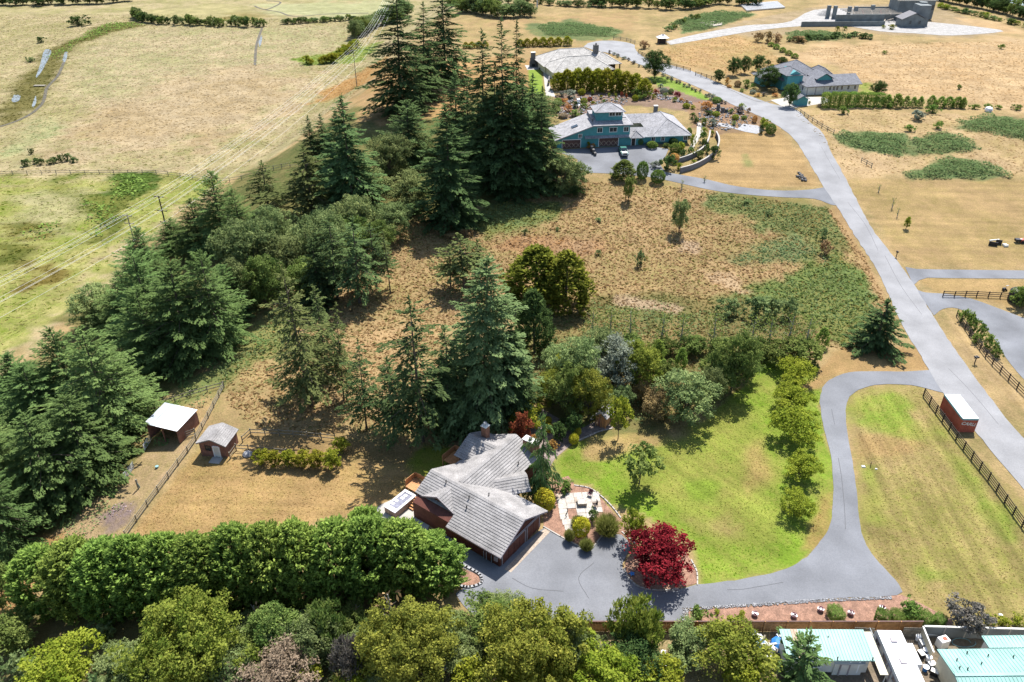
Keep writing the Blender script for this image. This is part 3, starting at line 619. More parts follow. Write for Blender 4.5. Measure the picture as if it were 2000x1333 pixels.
def trunk_mesh(name, Hh, r0, lean=.0, limbs=(), top=.92, m=None):
    b = MB(); pts = [(0, 0, -.4)] + [(lean * math.sin(k * 1.3) * .3 * k, lean * math.cos(k * 1.7) * .3 * k, Hh * top * k / 5) for k in range(1, 6)]
    b.tube(pts, r0, 7, r0 * .18)
    for p0, p1, r in limbs: b.tube([p0, ((p0[0] + p1[0]) / 2, (p0[1] + p1[1]) / 2, (p0[2] + p1[2]) / 2 + .12 * abs(p1[0] - p0[0])), p1], r, 5, r * .3)
    return b.mesh(name, m or MT["bark"])
def conifer(Hh, R, levels, perlev, L, W, base=.06, shape=1.0, droop=.25, upsweep=.25, dens=2.6, ragged=.25, leafrand=.35, trunk=.22, hang=.0, gap=0.0):
    C, D, N, Ls, Ws, T = [], [], [], [], [], []; limbs = []
    for i in range(levels):
        t = (i + .5) / levels; zl = Hh * (base + (1 - base) * (t ** 1.0)) - .15
        r = R * ((1 - t) ** shape) * (.9 + .2 * RNG.random()) + .12 * R * (1 - t)
        if t < .12: r *= .72 + 2.3 * t
        k0 = RNG.random() * 6.28
        for j in range(max(3, int(perlev * (.55 + .45 * (1 - t))))):
            if gap and RNG.random() < gap: continue
            z = zl + RNG.normal() * Hh / levels * .55; z = min(z, Hh * .97); a = k0 + j * 6.283 / perlev * (1.15) + RNG.normal() * .22
            rr = max(.25, r * (1 + RNG.normal() * ragged)); ca, sa = math.cos(a), math.sin(a)
            n = max(4, int(rr * dens * 4)); s = (np.arange(n) + RNG.random(n)) / n; s = .12 + .88 * s ** .8
            pitch = upsweep * (2 * t - .6) + RNG.normal() * .08
            x = s * rr; zz = z + x * pitch - droop * rr * s ** 2 + .12 * rr * np.maximum(0, s - .75)
            side = RNG.choice([-1, 1], n); wid = (.10 + .42 * (1 - s)) * rr * .55 * RNG.random(n) ** .7
            ctr = np.stack([x * ca - side * wid * sa, x * sa + side * wid * ca, zz - wid * .22 - hang * RNG.random(n) * .6], 1)
            ang = a + side * (.75 - .45 * s) + RNG.normal(size=n) * leafrand
            dz = -.25 + pitch * .5 + RNG.normal(size=n) * .22 - hang
            C.append(ctr); D.append(np.stack([np.cos(ang), np.sin(ang), dz], 1)); nn = rdir(n) * .45; nn[:, 2] += 1; N.append(nn)
            sc = (.65 + .55 * RNG.random(n)) * (.75 + .25 * (1 - t)); Ls.append(L * sc); Ws.append(W * sc)
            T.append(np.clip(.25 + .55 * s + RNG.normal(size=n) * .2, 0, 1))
            if j % 3 == 0 and rr > 1.2: limbs.append(((0, 0, z), (rr * .7 * ca, rr * .7 * sa, z + rr * .7 * pitch - droop * rr * .5), .05))
    n = 14; a = RNG.random(n) * 6.28; zt = Hh * (.93 + .07 * RNG.random(n))
    C.append(np.stack([.1 * np.cos(a), .1 * np.sin(a), zt], 1)); D.append(np.stack([.5 * np.cos(a), .5 * np.sin(a), np.ones(n)], 1)); N.append(rdir(n)); Ls.append(np.full(n, L)); Ws.append(np.full(n, W * .7)); T.append(np.full(n, .8))
    v, _ = diamonds(np.concatenate(C), np.concatenate(D), np.concatenate(N), np.concatenate(Ls), np.concatenate(Ws))
    return foliage("conifer crown", [v], np.concatenate(T)), trunk_mesh("conifer trunk", Hh, trunk, .02, limbs[:70])
def broadleaf(Hh, R, clumps, per, L, W, base=.2, flat=1.0, cl=.28, droop=0.0, upright=0.0, open_=.0, trunk=.16, multi=1, spiky=0.0):
    C, D, N, Ls, Ws, T = [], [], [], [], [], []; limbs = []
    cz = Hh * (base + 1) / 2; hz = Hh * (1 - base) / 2
    for i in range(clumps):
        d = rdir(1, .25)[0]; q = (.45 + .55 * RNG.random() ** .5) if RNG.random() > .15 else RNG.random() * .5
        lob = 1 + .22 * math.sin(3 * math.atan2(d[1], d[0]) + 1.3) * (1 - abs(d[2])) + RNG.normal() * .09
        c = np.array([d[0] * R * q * lob, d[1] * R * q * lob, cz + d[2] * hz * q * (.92 + RNG.normal() * .07)])
        rc = R * cl * (.65 + .7 * RNG.random()); n = int(per * (.6 + .8 * RNG.random()))
        o = rdir(n, .35); p = c + o * rc * (.35 + .65 * RNG.random((n, 1))) * np.array([1, 1, flat])
        p[:, 2] = np.maximum(p[:, 2], .06 * Hh + .05 * RNG.random(n))
        dd = o * .6 + rdir(n) * .8; dd[:, 2] += upright - droop
        C.append(p); D.append(dd); nn = o * .6 + rdir(n) * .5; nn[:, 2] += .8; N.append(nn)
        sc = .45 + 1.0 * RNG.random(n) ** 1.4; Ls.append(L * sc * (1 + spiky * RNG.random(n))); Ws.append(W * sc); T.append(np.clip(RNG.normal() * .22 + .5 + RNG.normal(size=n) * .22, 0, 1))
        if i % 4 == 0: limbs.append(((0, 0, Hh * base * .8), tuple(c), trunk * .35))
    v, _ = diamonds(np.concatenate(C), np.concatenate(D), np.concatenate(N), np.concatenate(Ls), np.concatenate(Ws))
    return foliage("leafy crown", [v], np.concatenate(T)), trunk_mesh("leafy trunk", Hh, trunk, .04, limbs[:40], .55)
def plume_tree(Hh, R, n_pl, per, L, W, top=.55, taper=.6):
    """columnar cypress or thuja: upswept sprays in plumes all over a rounded column"""
    C, D, N, Ls, Ws, T = [], [], [], [], [], []
    for i in range(n_pl):
        t = RNG.random() ** .85; a = RNG.random() * 6.283
        prof = min(1.0, (1 - t) / (1 - top)) ** taper if t > top else (.86 + .14 * t / top)
        lob = 1 + .10 * math.sin(4 * a + 2 * t * 5)
        r = R * prof * lob * (.70 + .36 * RNG.random()); z = Hh * (.02 + .95 * t)
        ca, sa = math.cos(a), math.sin(a); n = int(per * (.6 + .8 * RNG.random())); s = RNG.random(n)
        out = .35 + .5 * RNG.random(); pl = L * 1.7
        p = np.stack([ca * (r - .25 * R * .4 + s * pl * .55 * out), sa * (r - .25 * R * .4 + s * pl * .55 * out), z + s * pl * .8 - .3 * pl + out * s * .1], 1) + RNG.normal(size=(n, 3)) * L * .28
        dd = np.stack([ca * out + RNG.normal(size=n) * .45, sa * out + RNG.normal(size=n) * .45, .65 + RNG.normal(size=n) * .4], 1)
        C.append(p); D.append(dd); nn = rdir(n) * .7; nn += np.array([ca * .6, sa * .6, .8]); N.append(nn)
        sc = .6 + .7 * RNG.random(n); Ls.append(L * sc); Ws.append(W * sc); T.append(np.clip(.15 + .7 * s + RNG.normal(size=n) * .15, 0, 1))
    v, _ = diamonds(np.concatenate(C), np.concatenate(D), np.concatenate(N), np.concatenate(Ls), np.concatenate(Ws))
    return foliage("cypress crown", [v], np.concatenate(T)), trunk_mesh("cypress trunk", Hh, R * .07, 0)
def ball(Hh, R, n, L, W, box=False, rough=.07):
    d = rdir(n, .25)
    if box:
        m = np.max(np.abs(d), axis=1, keepdims=True); d2 = d / m; p = d2 * np.array([R, R, Hh / 2])
    else: p = d * np.array([R, R, Hh / 2])
    p *= (1 + RNG.normal(size=(n, 1)) * rough); p[:, 2] += Hh * .5; p[:, 2] = np.maximum(p[:, 2], .03)
    v, _ = diamonds(p, d * .5 + rdir(n) * .7, d + rdir(n) * .45 + np.array([0, 0, .7]), L * (.6 + .8 * RNG.random(n)), W * (.6 + .8 * RNG.random(n)))
    return foliage("shrub crown", [v], np.clip(RNG.normal(size=n) * .3 + .5, 0, 1)), trunk_mesh("shrub stem", Hh, R * .09, 0, top=.5)
def tussock(Hh, R, n, W):
    a = RNG.random(n) * 6.283; tl = RNG.random(n) ** .6
    d = np.stack([np.cos(a) * tl * .9, np.sin(a) * tl * .9, 1.05 - .6 * tl], 1); d /= np.linalg.norm(d, axis=1, keepdims=True)
    L = Hh * (.7 + .4 * RNG.random(n)); p = d * (L * .55)[:, None] * np.array([R / Hh * 1.1, R / Hh * 1.1, 1])
    v, _ = diamonds(p, d * np.array([R / Hh, R / Hh, 1]), rdir(n), L, np.full(n, W))
    return foliage("grass crown", [v], RNG.random(n)), trunk_mesh("grass stem", Hh, R * .1, 0, top=.3)
def sapling(Hh, R, n):
    p = np.stack([RNG.normal(size=n) * R * .5, RNG.normal(size=n) * R * .5, Hh * (.25 + .75 * RNG.random(n))], 1)
    v, _ = diamonds(p, rdir(n), rdir(n, .5), .32 * (.6 + .8 * RNG.random(n)), .16 * np.ones(n))
    limbs = [((0, 0, Hh * (.2 + .07 * k)), (R * .8 * math.cos(k * 2.3), R * .8 * math.sin(k * 2.3), Hh * (.34 + .07 * k)), .03) for k in range(9)]
    return foliage("thin crown", [v], RNG.random(n)), trunk_mesh("thin trunk", Hh, .16, .03, limbs, .97, MT["palebark"])
PROTO = {}
def proto(key, kinds, Hh, R): PROTO[key] = (kinds, Hh, R)
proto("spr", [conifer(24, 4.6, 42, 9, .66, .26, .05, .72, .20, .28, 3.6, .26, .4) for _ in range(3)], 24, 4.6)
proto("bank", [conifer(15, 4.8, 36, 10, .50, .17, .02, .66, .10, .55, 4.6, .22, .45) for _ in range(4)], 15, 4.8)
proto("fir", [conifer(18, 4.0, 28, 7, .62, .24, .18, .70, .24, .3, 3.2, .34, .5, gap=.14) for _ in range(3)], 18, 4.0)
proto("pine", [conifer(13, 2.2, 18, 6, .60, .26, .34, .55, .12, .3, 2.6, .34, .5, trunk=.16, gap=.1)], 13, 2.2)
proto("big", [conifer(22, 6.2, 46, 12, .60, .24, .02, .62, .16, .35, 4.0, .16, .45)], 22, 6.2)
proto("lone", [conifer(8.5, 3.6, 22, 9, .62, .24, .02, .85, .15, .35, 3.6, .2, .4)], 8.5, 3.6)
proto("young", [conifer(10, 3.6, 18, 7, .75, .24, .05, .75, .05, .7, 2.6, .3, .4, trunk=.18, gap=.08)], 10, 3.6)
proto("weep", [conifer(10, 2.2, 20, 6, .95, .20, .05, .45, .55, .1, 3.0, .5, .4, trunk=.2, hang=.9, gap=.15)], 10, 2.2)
proto("cyp", [plume_tree(11, 3.6, 760, 20, .48, .20, .6, .5) for _ in range(3)], 11, 3.6)
proto("col", [plume_tree(9, 2.6, 420, 14, .50, .2, .4, .6) for _ in range(2)], 9, 2.6)
proto("thu", [plume_tree(5, 1.6, 240, 12, .38, .15, .5, .6) for _ in range(2)], 5, 1.6)
proto("dec", [broadleaf(9, 3.8, 150, 70, .34, .21, .12, .8, .23) for _ in range(3)], 9, 3.8)
proto("decbig", [broadleaf(9, 6.5, 320, 105, .34, .21, .05, .8, .15) for _ in range(2)], 9, 6.5)
proto("wil", [broadleaf(8, 3.8, 160, 65, .38, .15, .06, .8, .20, .2) for _ in range(3)], 8, 3.8)
proto("small", [broadleaf(4, 1.9, 70, 44, .28, .20, .1, .8, .28, trunk=.09) for _ in range(3)], 4, 1.9)
proto("layer", [broadleaf(4.2, 2.7, 100, 60, .26, .15, .14, .42, .24, .1, trunk=.1) for _ in range(3)], 4.2, 2.7)
proto("spiky", [broadleaf(6, 2.8, 110, 42, .50, .16, .05, 1.0, .24, 0, 1.1, spiky=.5)], 6, 2.8)
proto("open", [broadleaf(5, 2.2, 34, 42, .36, .26, .22, .9, .26, trunk=.09)], 5, 2.2)
proto("shrub", [broadleaf(1.6, 1.1, 34, 26, .24, .15, .0, .8, .3, trunk=.05) for _ in range(3)], 1.6, 1.1)
proto("globe", [ball(1.6, .9, 2600, .15, .09) for _ in range(2)], 1.6, .9)
proto("boxed", [ball(1.6, .9, 3600, .14, .09, True, .05)], 1.6, .9)
proto("tussock", [tussock(1.6, 1.5, 2200, .07)], 1.6, 1.5)
proto("sap", [sapling(5.5, 1.3, 330) for _ in range(2)], 5.5, 1.3)
proto("twig", [sapling(2.0, .5, 40)], 2.0, .5)

ROUND = dict(dec=.08, decbig=.04, wil=.04, small=.12, layer=.16, shrub=0, globe=0, boxed=0, tussock=0)
SKIRT = dict(bank=.55, lone=.7, big=.5, cyp=.5, thu=.6, col=.6, young=.5, spr=.3)
_EXT = {}
def extent(me):
    """true height and radius of a crown mesh"""
    if me.name not in _EXT:
        v = np.empty(len(me.vertices) * 3, np.float32); me.vertices.foreach_get("co", v); v = v.reshape(-1, 3)
        _EXT[me.name] = (float(np.percentile(v[:, 2], 99.7)), float(np.percentile(np.hypot(v[:, 0], v[:, 1]), 97.5 if me.name.startswith(("leafy", "shrub", "grass")) else 95.0)))
    return _EXT[me.name]
PLANTS = []     # (thing, family label, px, py) for the labels at the end
def plant(kind, leaf, bx, by, topy, w, name, fam, cat, group=None, rot=None, at_h=0.0):
    kinds, Hh, R = PROTO[kind]; cr, tr = random.choice(kinds); Hh, R = extent(cr)
    p = at(bx, by, at_h); s = ppm(p); r = w / s / 2
    dep = math.atan2(CAM_H - p.z, p.y); sn, cs_ = math.sin(dep), math.cos(dep)
    if kind in ROUND:
        # a rounded crown: height and foot from the outline's top, bottom and width
        bs = ROUND[kind]; a = math.sqrt(max((.42 * r) ** 2, ((by - topy) / s / 2) ** 2 - (r * sn) ** 2)) / max(.3, cs_)
        a = min(a, 2.2 * r); h = 2 * a / (1 - bs); c = h * (1 + bs) / 2
        p = at(bx, (by + topy) / 2 + c * cs_ * s, at_h)
    else:
        if kind in ('cyp', 'col', 'thu'): topy += .35 * r * s * sn
        if kind in SKIRT: p = at(bx, by - SKIRT[kind] * r * sn * s, at_h)
        h = max(.25, z_of(p.y, topy) - p.z)
    t = thing(name, fam, cat, p, random.random() * 6.28 if rot is None else rot, group or fam)
    t.rotation_euler[0] = random.gauss(0, .025); t.rotation_euler[1] = random.gauss(0, .025); r0, r = r, r; ax_ = random.uniform(.9, 1.1)
    for nm, me in (("crown" if cat in ("tree",) else "foliage", cr), ("trunk" if cat in ("tree",) else "stem", tr)):
        o = bpy.data.objects.new(nm, me); link(o, t); o.scale = (r / R * ax_, r / R / ax_, h / Hh)
        if me is cr:
            if not me.materials: me.materials.append(None)
            o.material_slots[0].link = 'OBJECT'; o.material_slots[0].material = LM[leaf]
    PLANTS.append((t, fam, bx, by)); return t
ORD = "second third fourth fifth sixth seventh eighth ninth tenth eleventh twelfth thirteenth fourteenth fifteenth".split()
def finish_labels():
    fams = {}
    for t, fam, x, y in PLANTS: fams.setdefault(fam, []).append((x, y, t))
    for fam, L in fams.items():
        n = len(L)
        if n == 1: del L[0][2]["group"]; continue
        if n > 14: continue
        L.sort(key=lambda q: (q[0], q[1]))
        for i, (x, y, t) in enumerate(L):
            if n == 2: t["label"] = ("left" if i == 0 else "right") + " one of two: " + fam
            elif i == 0: t["label"] = "leftmost " + fam
            elif i == n - 1: t["label"] = "rightmost " + fam
            else: t["label"] = ORD[i - 1] + " from left, " + fam
# ---------------------------------------------------------------- trees and shrubs where they stand
def trees(fam, kind, leaf, items, name="conifer_tree", cat="tree"):
    for it in items:
        bx, by, ty, w = it[:4]
        plant(it[4] if len(it) > 4 else kind, it[5] if len(it) > 5 else leaf, bx, by, ty, w, name, fam, cat)
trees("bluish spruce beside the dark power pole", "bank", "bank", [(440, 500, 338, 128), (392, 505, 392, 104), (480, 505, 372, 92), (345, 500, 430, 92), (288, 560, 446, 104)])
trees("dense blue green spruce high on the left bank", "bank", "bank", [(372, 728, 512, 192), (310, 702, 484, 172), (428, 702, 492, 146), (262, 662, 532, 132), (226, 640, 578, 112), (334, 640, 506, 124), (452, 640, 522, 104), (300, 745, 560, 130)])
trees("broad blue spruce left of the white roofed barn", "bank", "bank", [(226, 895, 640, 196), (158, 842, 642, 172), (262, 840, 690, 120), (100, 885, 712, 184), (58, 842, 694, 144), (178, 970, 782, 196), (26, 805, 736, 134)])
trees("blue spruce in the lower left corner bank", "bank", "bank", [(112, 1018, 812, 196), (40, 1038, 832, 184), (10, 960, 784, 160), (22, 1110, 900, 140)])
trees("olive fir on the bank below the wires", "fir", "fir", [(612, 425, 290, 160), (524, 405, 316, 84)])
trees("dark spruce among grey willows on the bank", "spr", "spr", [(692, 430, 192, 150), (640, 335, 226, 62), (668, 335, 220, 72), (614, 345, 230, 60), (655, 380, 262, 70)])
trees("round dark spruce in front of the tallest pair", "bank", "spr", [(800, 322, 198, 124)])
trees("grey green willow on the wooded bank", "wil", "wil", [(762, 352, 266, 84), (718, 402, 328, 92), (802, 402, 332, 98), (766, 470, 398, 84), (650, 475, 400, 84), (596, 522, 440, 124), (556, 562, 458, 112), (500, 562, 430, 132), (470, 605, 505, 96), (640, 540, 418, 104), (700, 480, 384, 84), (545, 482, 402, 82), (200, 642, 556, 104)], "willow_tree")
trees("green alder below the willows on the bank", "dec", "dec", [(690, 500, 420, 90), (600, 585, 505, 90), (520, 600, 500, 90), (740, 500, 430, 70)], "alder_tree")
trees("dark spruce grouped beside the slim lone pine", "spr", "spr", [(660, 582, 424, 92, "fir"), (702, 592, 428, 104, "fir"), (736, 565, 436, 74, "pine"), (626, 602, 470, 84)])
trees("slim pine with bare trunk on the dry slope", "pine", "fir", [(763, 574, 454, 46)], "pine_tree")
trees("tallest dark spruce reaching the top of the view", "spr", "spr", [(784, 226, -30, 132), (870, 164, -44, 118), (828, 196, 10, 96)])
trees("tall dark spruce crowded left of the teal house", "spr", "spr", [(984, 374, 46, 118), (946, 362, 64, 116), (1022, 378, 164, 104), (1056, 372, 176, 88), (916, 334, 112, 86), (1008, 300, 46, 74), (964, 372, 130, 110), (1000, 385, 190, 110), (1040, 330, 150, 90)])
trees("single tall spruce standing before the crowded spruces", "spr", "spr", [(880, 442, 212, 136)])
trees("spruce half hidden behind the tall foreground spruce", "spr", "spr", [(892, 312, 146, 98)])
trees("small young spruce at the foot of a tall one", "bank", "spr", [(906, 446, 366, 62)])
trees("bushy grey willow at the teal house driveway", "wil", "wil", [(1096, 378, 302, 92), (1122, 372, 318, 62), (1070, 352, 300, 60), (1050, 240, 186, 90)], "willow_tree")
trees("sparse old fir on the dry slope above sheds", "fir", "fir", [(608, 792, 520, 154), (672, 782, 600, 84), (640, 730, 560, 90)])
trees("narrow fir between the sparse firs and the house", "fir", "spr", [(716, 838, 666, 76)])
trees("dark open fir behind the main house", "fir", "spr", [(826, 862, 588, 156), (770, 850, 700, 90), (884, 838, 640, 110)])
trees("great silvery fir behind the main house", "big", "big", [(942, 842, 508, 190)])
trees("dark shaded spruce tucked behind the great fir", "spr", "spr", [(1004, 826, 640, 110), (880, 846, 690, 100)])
trees("dark leafy tree beside the golden cypresses", "col", "decdark", [(1044, 702, 562, 78)], "leafy_tree")
trees("golden green cypress standing in the open meadow", "col", "gold", [(1048, 600, 470, 122), (1104, 616, 484, 104)], "cypress_tree")
trees("thin pine on the slope behind the great fir", "pine", "fir", [(908, 570, 458, 92), (932, 545, 468, 64), (880, 560, 480, 60)], "pine_tree")
# thicket in the middle right
trees("grey willow shrub in the thicket above the playhouse", "wil", "wil", [(1126, 782, 662, 104), (1088, 742, 672, 70), (1164, 730, 640, 90)], "willow_tree")
trees("silvery willow in the thicket above the playhouse", "wil", "silver", [(1198, 762, 656, 108)], "willow_tree")
trees("green tree in the thicket above the playhouse", "dec", "olive", [(1242, 764, 668, 92), (1112, 816, 716, 84, "dec", "dec"), (1152, 826, 726, 80, "wil", "olive"), (1168, 800, 742, 76, "dec", "bram"), (1078, 800, 720, 74, "wil", "olive"), (1100, 760, 690, 60, "small", "lime"), (1215, 806, 752, 50, "small", "bram"), (1262, 740, 690, 56, "small", "olive"), (1300, 750, 700, 50, "small", "dec")], "leafy_tree")
trees("pinkish green tree beside the top of the lawn", "dec", "dec", [(1428, 762, 650, 92), (1398, 768, 692, 84), (1452, 744, 690, 60)], "leafy_tree")
trees("dark leafy shrub in the row of bare saplings", "small", "dec", [(1506, 706, 664, 80), (1562, 708, 664, 84), (1472, 694, 664, 60), (1300, 692, 662, 56), (1350, 690, 660, 60), (1230, 686, 656, 56), (1180, 682, 652, 56), (1405, 692, 662, 56)], "leafy_shrub", "shrub")
trees("bluish bramble bush on the meadow edge", "shrub", "bram", [(1478, 628, 574, 64), (1512, 626, 580, 48), (1542, 628, 584, 42), (1420, 622, 580, 50)], "bramble_bush", "shrub")
trees("large pale willow shading the lawn edge", "wil", "wil", [(1334, 834, 724, 122), (1382, 796, 718, 58)], "willow_tree")
trees("dry reddish bush at the lawn's upper left", "dec", "dry", [(1278, 820, 758, 60), (1262, 790, 740, 50)], "dry_bush", "shrub")
trees("narrow upright lime green tree in front of playhouse", "open", "lime", [(1207, 858, 776, 50)], "young_tree")
trees("round green maple alone on the lawn", "open", "dec", [(1248, 948, 876, 84)], "young_tree")
trees("small clipped green conifer by the saplings", "thu", "cyp", [(1328, 724, 678, 24), (1285, 712, 662, 30), (1604, 682, 638, 26), (1292, 740, 700, 28)], "small_conifer")
trees("spindly sapling with bare pale trunk in the row", "sap", "dec", [(1155, 668, 604, 38), (1190, 668, 604, 40), (1230, 672, 606, 42), (1290, 674, 610, 42), (1328, 676, 612, 44), (1392, 678, 612, 46), (1465, 682, 616, 46), (1500, 684, 618, 46), (1534, 684, 616, 46), (1570, 686, 618, 46)], "sapling")
trees("layered lime green tree in the row along the drive", "layer", "lime", [(1549, 752, 702, 82), (1539, 800, 752, 84), (1552, 864, 802, 104), (1562, 936, 884, 80), (1551, 1006, 956, 74)], "row_tree")
trees("lone dark spruce beside the road junction", "lone", "spr", [(1708, 700, 586, 116)])
trees("crimson leaved tree in the round mulch island", "layer", "pur", [(1289, 1146, 1032, 142, "dec")], "purple_tree")
trees("bright green cypress in the tall hedge row", "cyp", "cyp", [(x_, 1207 - max(0, (x_ - 420) * .10), t_, 124) for x_, t_ in ((104, 1062), (166, 1052), (228, 1046), (290, 1036), (352, 1030), (414, 1030), (476, 1020), (538, 1014), (600, 1012), (662, 1008), (726, 998), (790, 1008), (848, 1034))], "cypress_tree")
trees("cypress standing behind the hedge row near the tub", "cyp", "cyp", [(722, 1120, 984, 92)], "cypress_tree")
# trees and shrubs along the bottom edge
trees("yellowing broad tree at the bottom edge", "decbig", "yel", [(376, 1372, 1164, 236, "decbig", "olive"), (800, 1362, 1170, 200)], "leafy_tree")
trees("rounded yellow green bush at bottom left corner", "dec", "lime", [(138, 1362, 1264, 150)], "leafy_bush", "shrub")
trees("grey green bush along the bottom edge", "wil", "wil", [(560, 1300, 1196, 120), (612, 1310, 1200, 110), (470, 1350, 1280, 120), (860, 1300, 1200, 110), (1112, 1330, 1212, 120), (1340, 1300, 1218, 104), (300, 1350, 1290, 130), (910, 1330, 1250, 90)], "leafy_bush", "shrub")
trees("green tree pressed between hedge row and bottom edge", "dec", "dec", [(548, 1290, 1180, 110), (642, 1262, 1184, 84, "spiky"), (500, 1330, 1240, 110), (690, 1250, 1180, 80), (30, 1290, 1190, 110), (8, 1200, 1100, 80)], "leafy_tree")
trees("faded pink flowering bush at the bottom edge", "wil", "pink", [(560, 1360, 1292, 150), (480, 1365, 1310, 110)], "flowering_bush", "shrub")
trees("mauve grey bush at the bottom edge", "spiky", "mauve", [(690, 1325, 1256, 80)], "leafy_bush", "shrub")
trees("broad olive green tree below the forecourt", "dec", "decdark", [(1044, 1370, 1186, 220, "decbig", "olive"), (958, 1262, 1182, 130, "wil", "dec")], "leafy_tree")
trees("upright glossy laurel in front of the board fence", "spiky", "olive", [(1237, 1270, 1178, 104)], "laurel_tree")
trees("dark bush below the upright laurel", "dec", "decdark", [(1232, 1330, 1245, 122)], "leafy_bush", "shrub")
trees("olive tree beside the junk by the fence", "dec", "olive", [(1426, 1335, 1214, 144)], "leafy_tree")
trees("open bluish spruce in front of the aqua roof", "young", "bank", [(1556, 1365, 1244, 150)])
trees("lime green bush at the bottom edge by the laurel", "dec", "lime", [(1172, 1355, 1290, 150), (1090, 1360, 1300, 90)], "leafy_bush", "shrub")
trees("tangled bush among the bottom edge trees", "wil", "wil", [(500, 1262, 1206, 90), (455, 1250, 1210, 70), (590, 1262, 1210, 90), (655, 1300, 1240, 80), (720, 1290, 1232, 80), (880, 1262, 1200, 80), (930, 1292, 1226, 90), (1150, 1310, 1240, 80), (985, 1210, 1172, 90), (250, 1330, 1272, 110), (760, 1350, 1290, 90)], "leafy_bush", "shrub")
trees("lime tinted bush among the bottom edge trees", "small", "lime", [(520, 1300, 1250, 70), (600, 1345, 1290, 80), (700, 1350, 1300, 80), (660, 1262, 1222, 60), (920, 1350, 1290, 90), (1010, 1355, 1290, 100), (345, 1350, 1296, 90), (1290, 1350, 1300, 90), (1450, 1350, 1290, 90)], "leafy_bush", "shrub")
trees("pale dead snag poking out of the bottom bushes", "twig", "dry", [(510, 1240, 1180, 40), (640, 1230, 1176, 40), (765, 1230, 1156, 46), (700, 1215, 1180, 30), (350, 1310, 1270, 50)], "dead_tree")
trees("low green shrub under the left hedge end", "shrub", "bram", [(40, 1330, 1290, 80), (230, 1340, 1305, 90), (420, 1350, 1300, 90), (200, 1250, 1225, 60)], "low_shrub", "shrub")
# garden of the main house
trees("weeping blue cedar beside the main house roof", "weep", "bank", [(1058, 960, 810, 84)], "cedar_tree")
def shrubs(fam, kind, leaf, items, name="garden_shrub"): trees(fam, kind, leaf, items, name, "shrub")
shrubs("large clipped golden globe shrub at the garage", "globe", "glob", [(1062, 1000, 954, 43)])
shrubs("golden globe shrub in the forecourt bed", "globe", "glob", [(1134, 1050, 1010, 34)])
shrubs("dark glossy shrub at the patio's upper corner", "shrub", "grn", [(1101, 964, 936, 40)])
shrubs("large fountain of ornamental grass by the patio", "tussock", "grass", [(1186, 1052, 998, 58)], "ornamental_grass")
shrubs("small ornamental grass clump in the forecourt bed", "tussock", "grass", [(1111, 1060, 1030, 24), (1145, 1080, 1048, 30), (1128, 1030, 1004, 30)], "ornamental_grass")
shrubs("dark green shrub between patio and fountain grass", "shrub", "decdark", [(1160, 1020, 990, 30)])
shrubs("lime tinted shrub next to the crimson tree", "small", "lime", [(1234, 1056, 996, 48)])
shrubs("light green maple bush behind the chimney", "layer", "lime", [(1030, 838, 780, 76)])
shrubs("red brown bush behind the wide chimney", "small", "red", [(1018, 872, 808, 46)])
shrubs("yellow ball shrub in the back garden", "globe", "glob", [(1070, 828, 813, 16), (1073, 846, 828, 17), (1120, 868, 846, 21), (1128, 852, 834, 15), (1000, 842, 830, 18)])
shrubs("dark rhododendron in the back garden", "small", "decdark", [(1120, 848, 806, 36), (1089, 862, 826, 34), (1060, 940, 922, 24), (1100, 840, 815, 24)])
shrubs("orange flowering shrub under the weeping cedar", "shrub", "orange", [(1080, 884, 860, 24), (1038, 866, 846, 22)])
shrubs("shaded green shrub beside the porch roof", "shrub", "decdark", [(1045, 960, 932, 30), (1062, 925, 900, 30)])
shrubs("low rounded shrub at the stony bed end", "shrub", "grn", [(1365, 1214, 1190, 48)])
shrubs("small green tuft in the bark bed", "shrub", "lime", [(1401, 1201, 1188, 16), (1446, 1210, 1194, 22), (1427, 1216, 1207, 20)])
shrubs("clipped square shrub between two barrel pots", "boxed", "grn", [(1630, 1216, 1184, 38)])
shrubs("low wide shrub at the end of bark bed", "shrub", "grn", [(1780, 1206, 1176, 56)])
shrubs("clipped shrub in the long low hedge by fence", "boxed", "grn", [(1722, 1217, 1192, 34), (1750, 1218, 1193, 34), (1778, 1219, 1194, 34), (1806, 1221, 1196, 34), (1832, 1222, 1200, 30)], "hedge_shrub")
shrubs("purple grey round shrub above the concrete fence", "small", "mauve", [(1882, 1236, 1172, 84)])
shrubs("yellow green shrub above the concrete fence", "shrub", "lime", [(1930, 1222, 1202, 34), (1958, 1222, 1203, 34), (1986, 1222, 1203, 34)])
shrubs("yellowish shrub along the chicken run", "small", "thu", [(512, 910, 876, 40), (540, 912, 878, 36), (566, 913, 880, 36), (594, 914, 880, 38), (622, 915, 880, 38)])
shrubs("round bright shrub at the end of chicken run", "small", "lime", [(650, 918, 876, 42), (668, 884, 852, 34)])
# shrubs in the open meadow
shrubs("small green shrub growing alone on the meadow", "shrub", "bram", [(1326, 448, 392, 36, "small", "wil"), (1606, 470, 446, 22), (1024, 458, 446, 14), (1075, 408, 400, 12), (1168, 434, 426, 16), (1250, 520, 490, 24), (1168, 500, 488, 16), (1088, 452, 444, 12), (1460, 400, 390, 22), (1500, 420, 410, 20), (1610, 500, 470, 30, "shrub", "dry")])
shrubs("spindly young tree beside the curving side drive", "twig", "dec", [(1331, 372, 352, 10), (1376, 356, 344, 9), (1742, 408, 385, 9), (1752, 424, 405, 8), (1716, 375, 360, 8)], "young_tree")
shrubs("little tree in the mown grass right of road", "small", "lime", [(1770, 445, 424, 14)], "young_tree")
shrubs("topiary conifer below the teal house forecourt", "globe", "grn", [(1216, 354, 310, 44, "col", "dec"), (1253, 350, 316, 24), (1284, 358, 332, 28)], "topiary_tree")
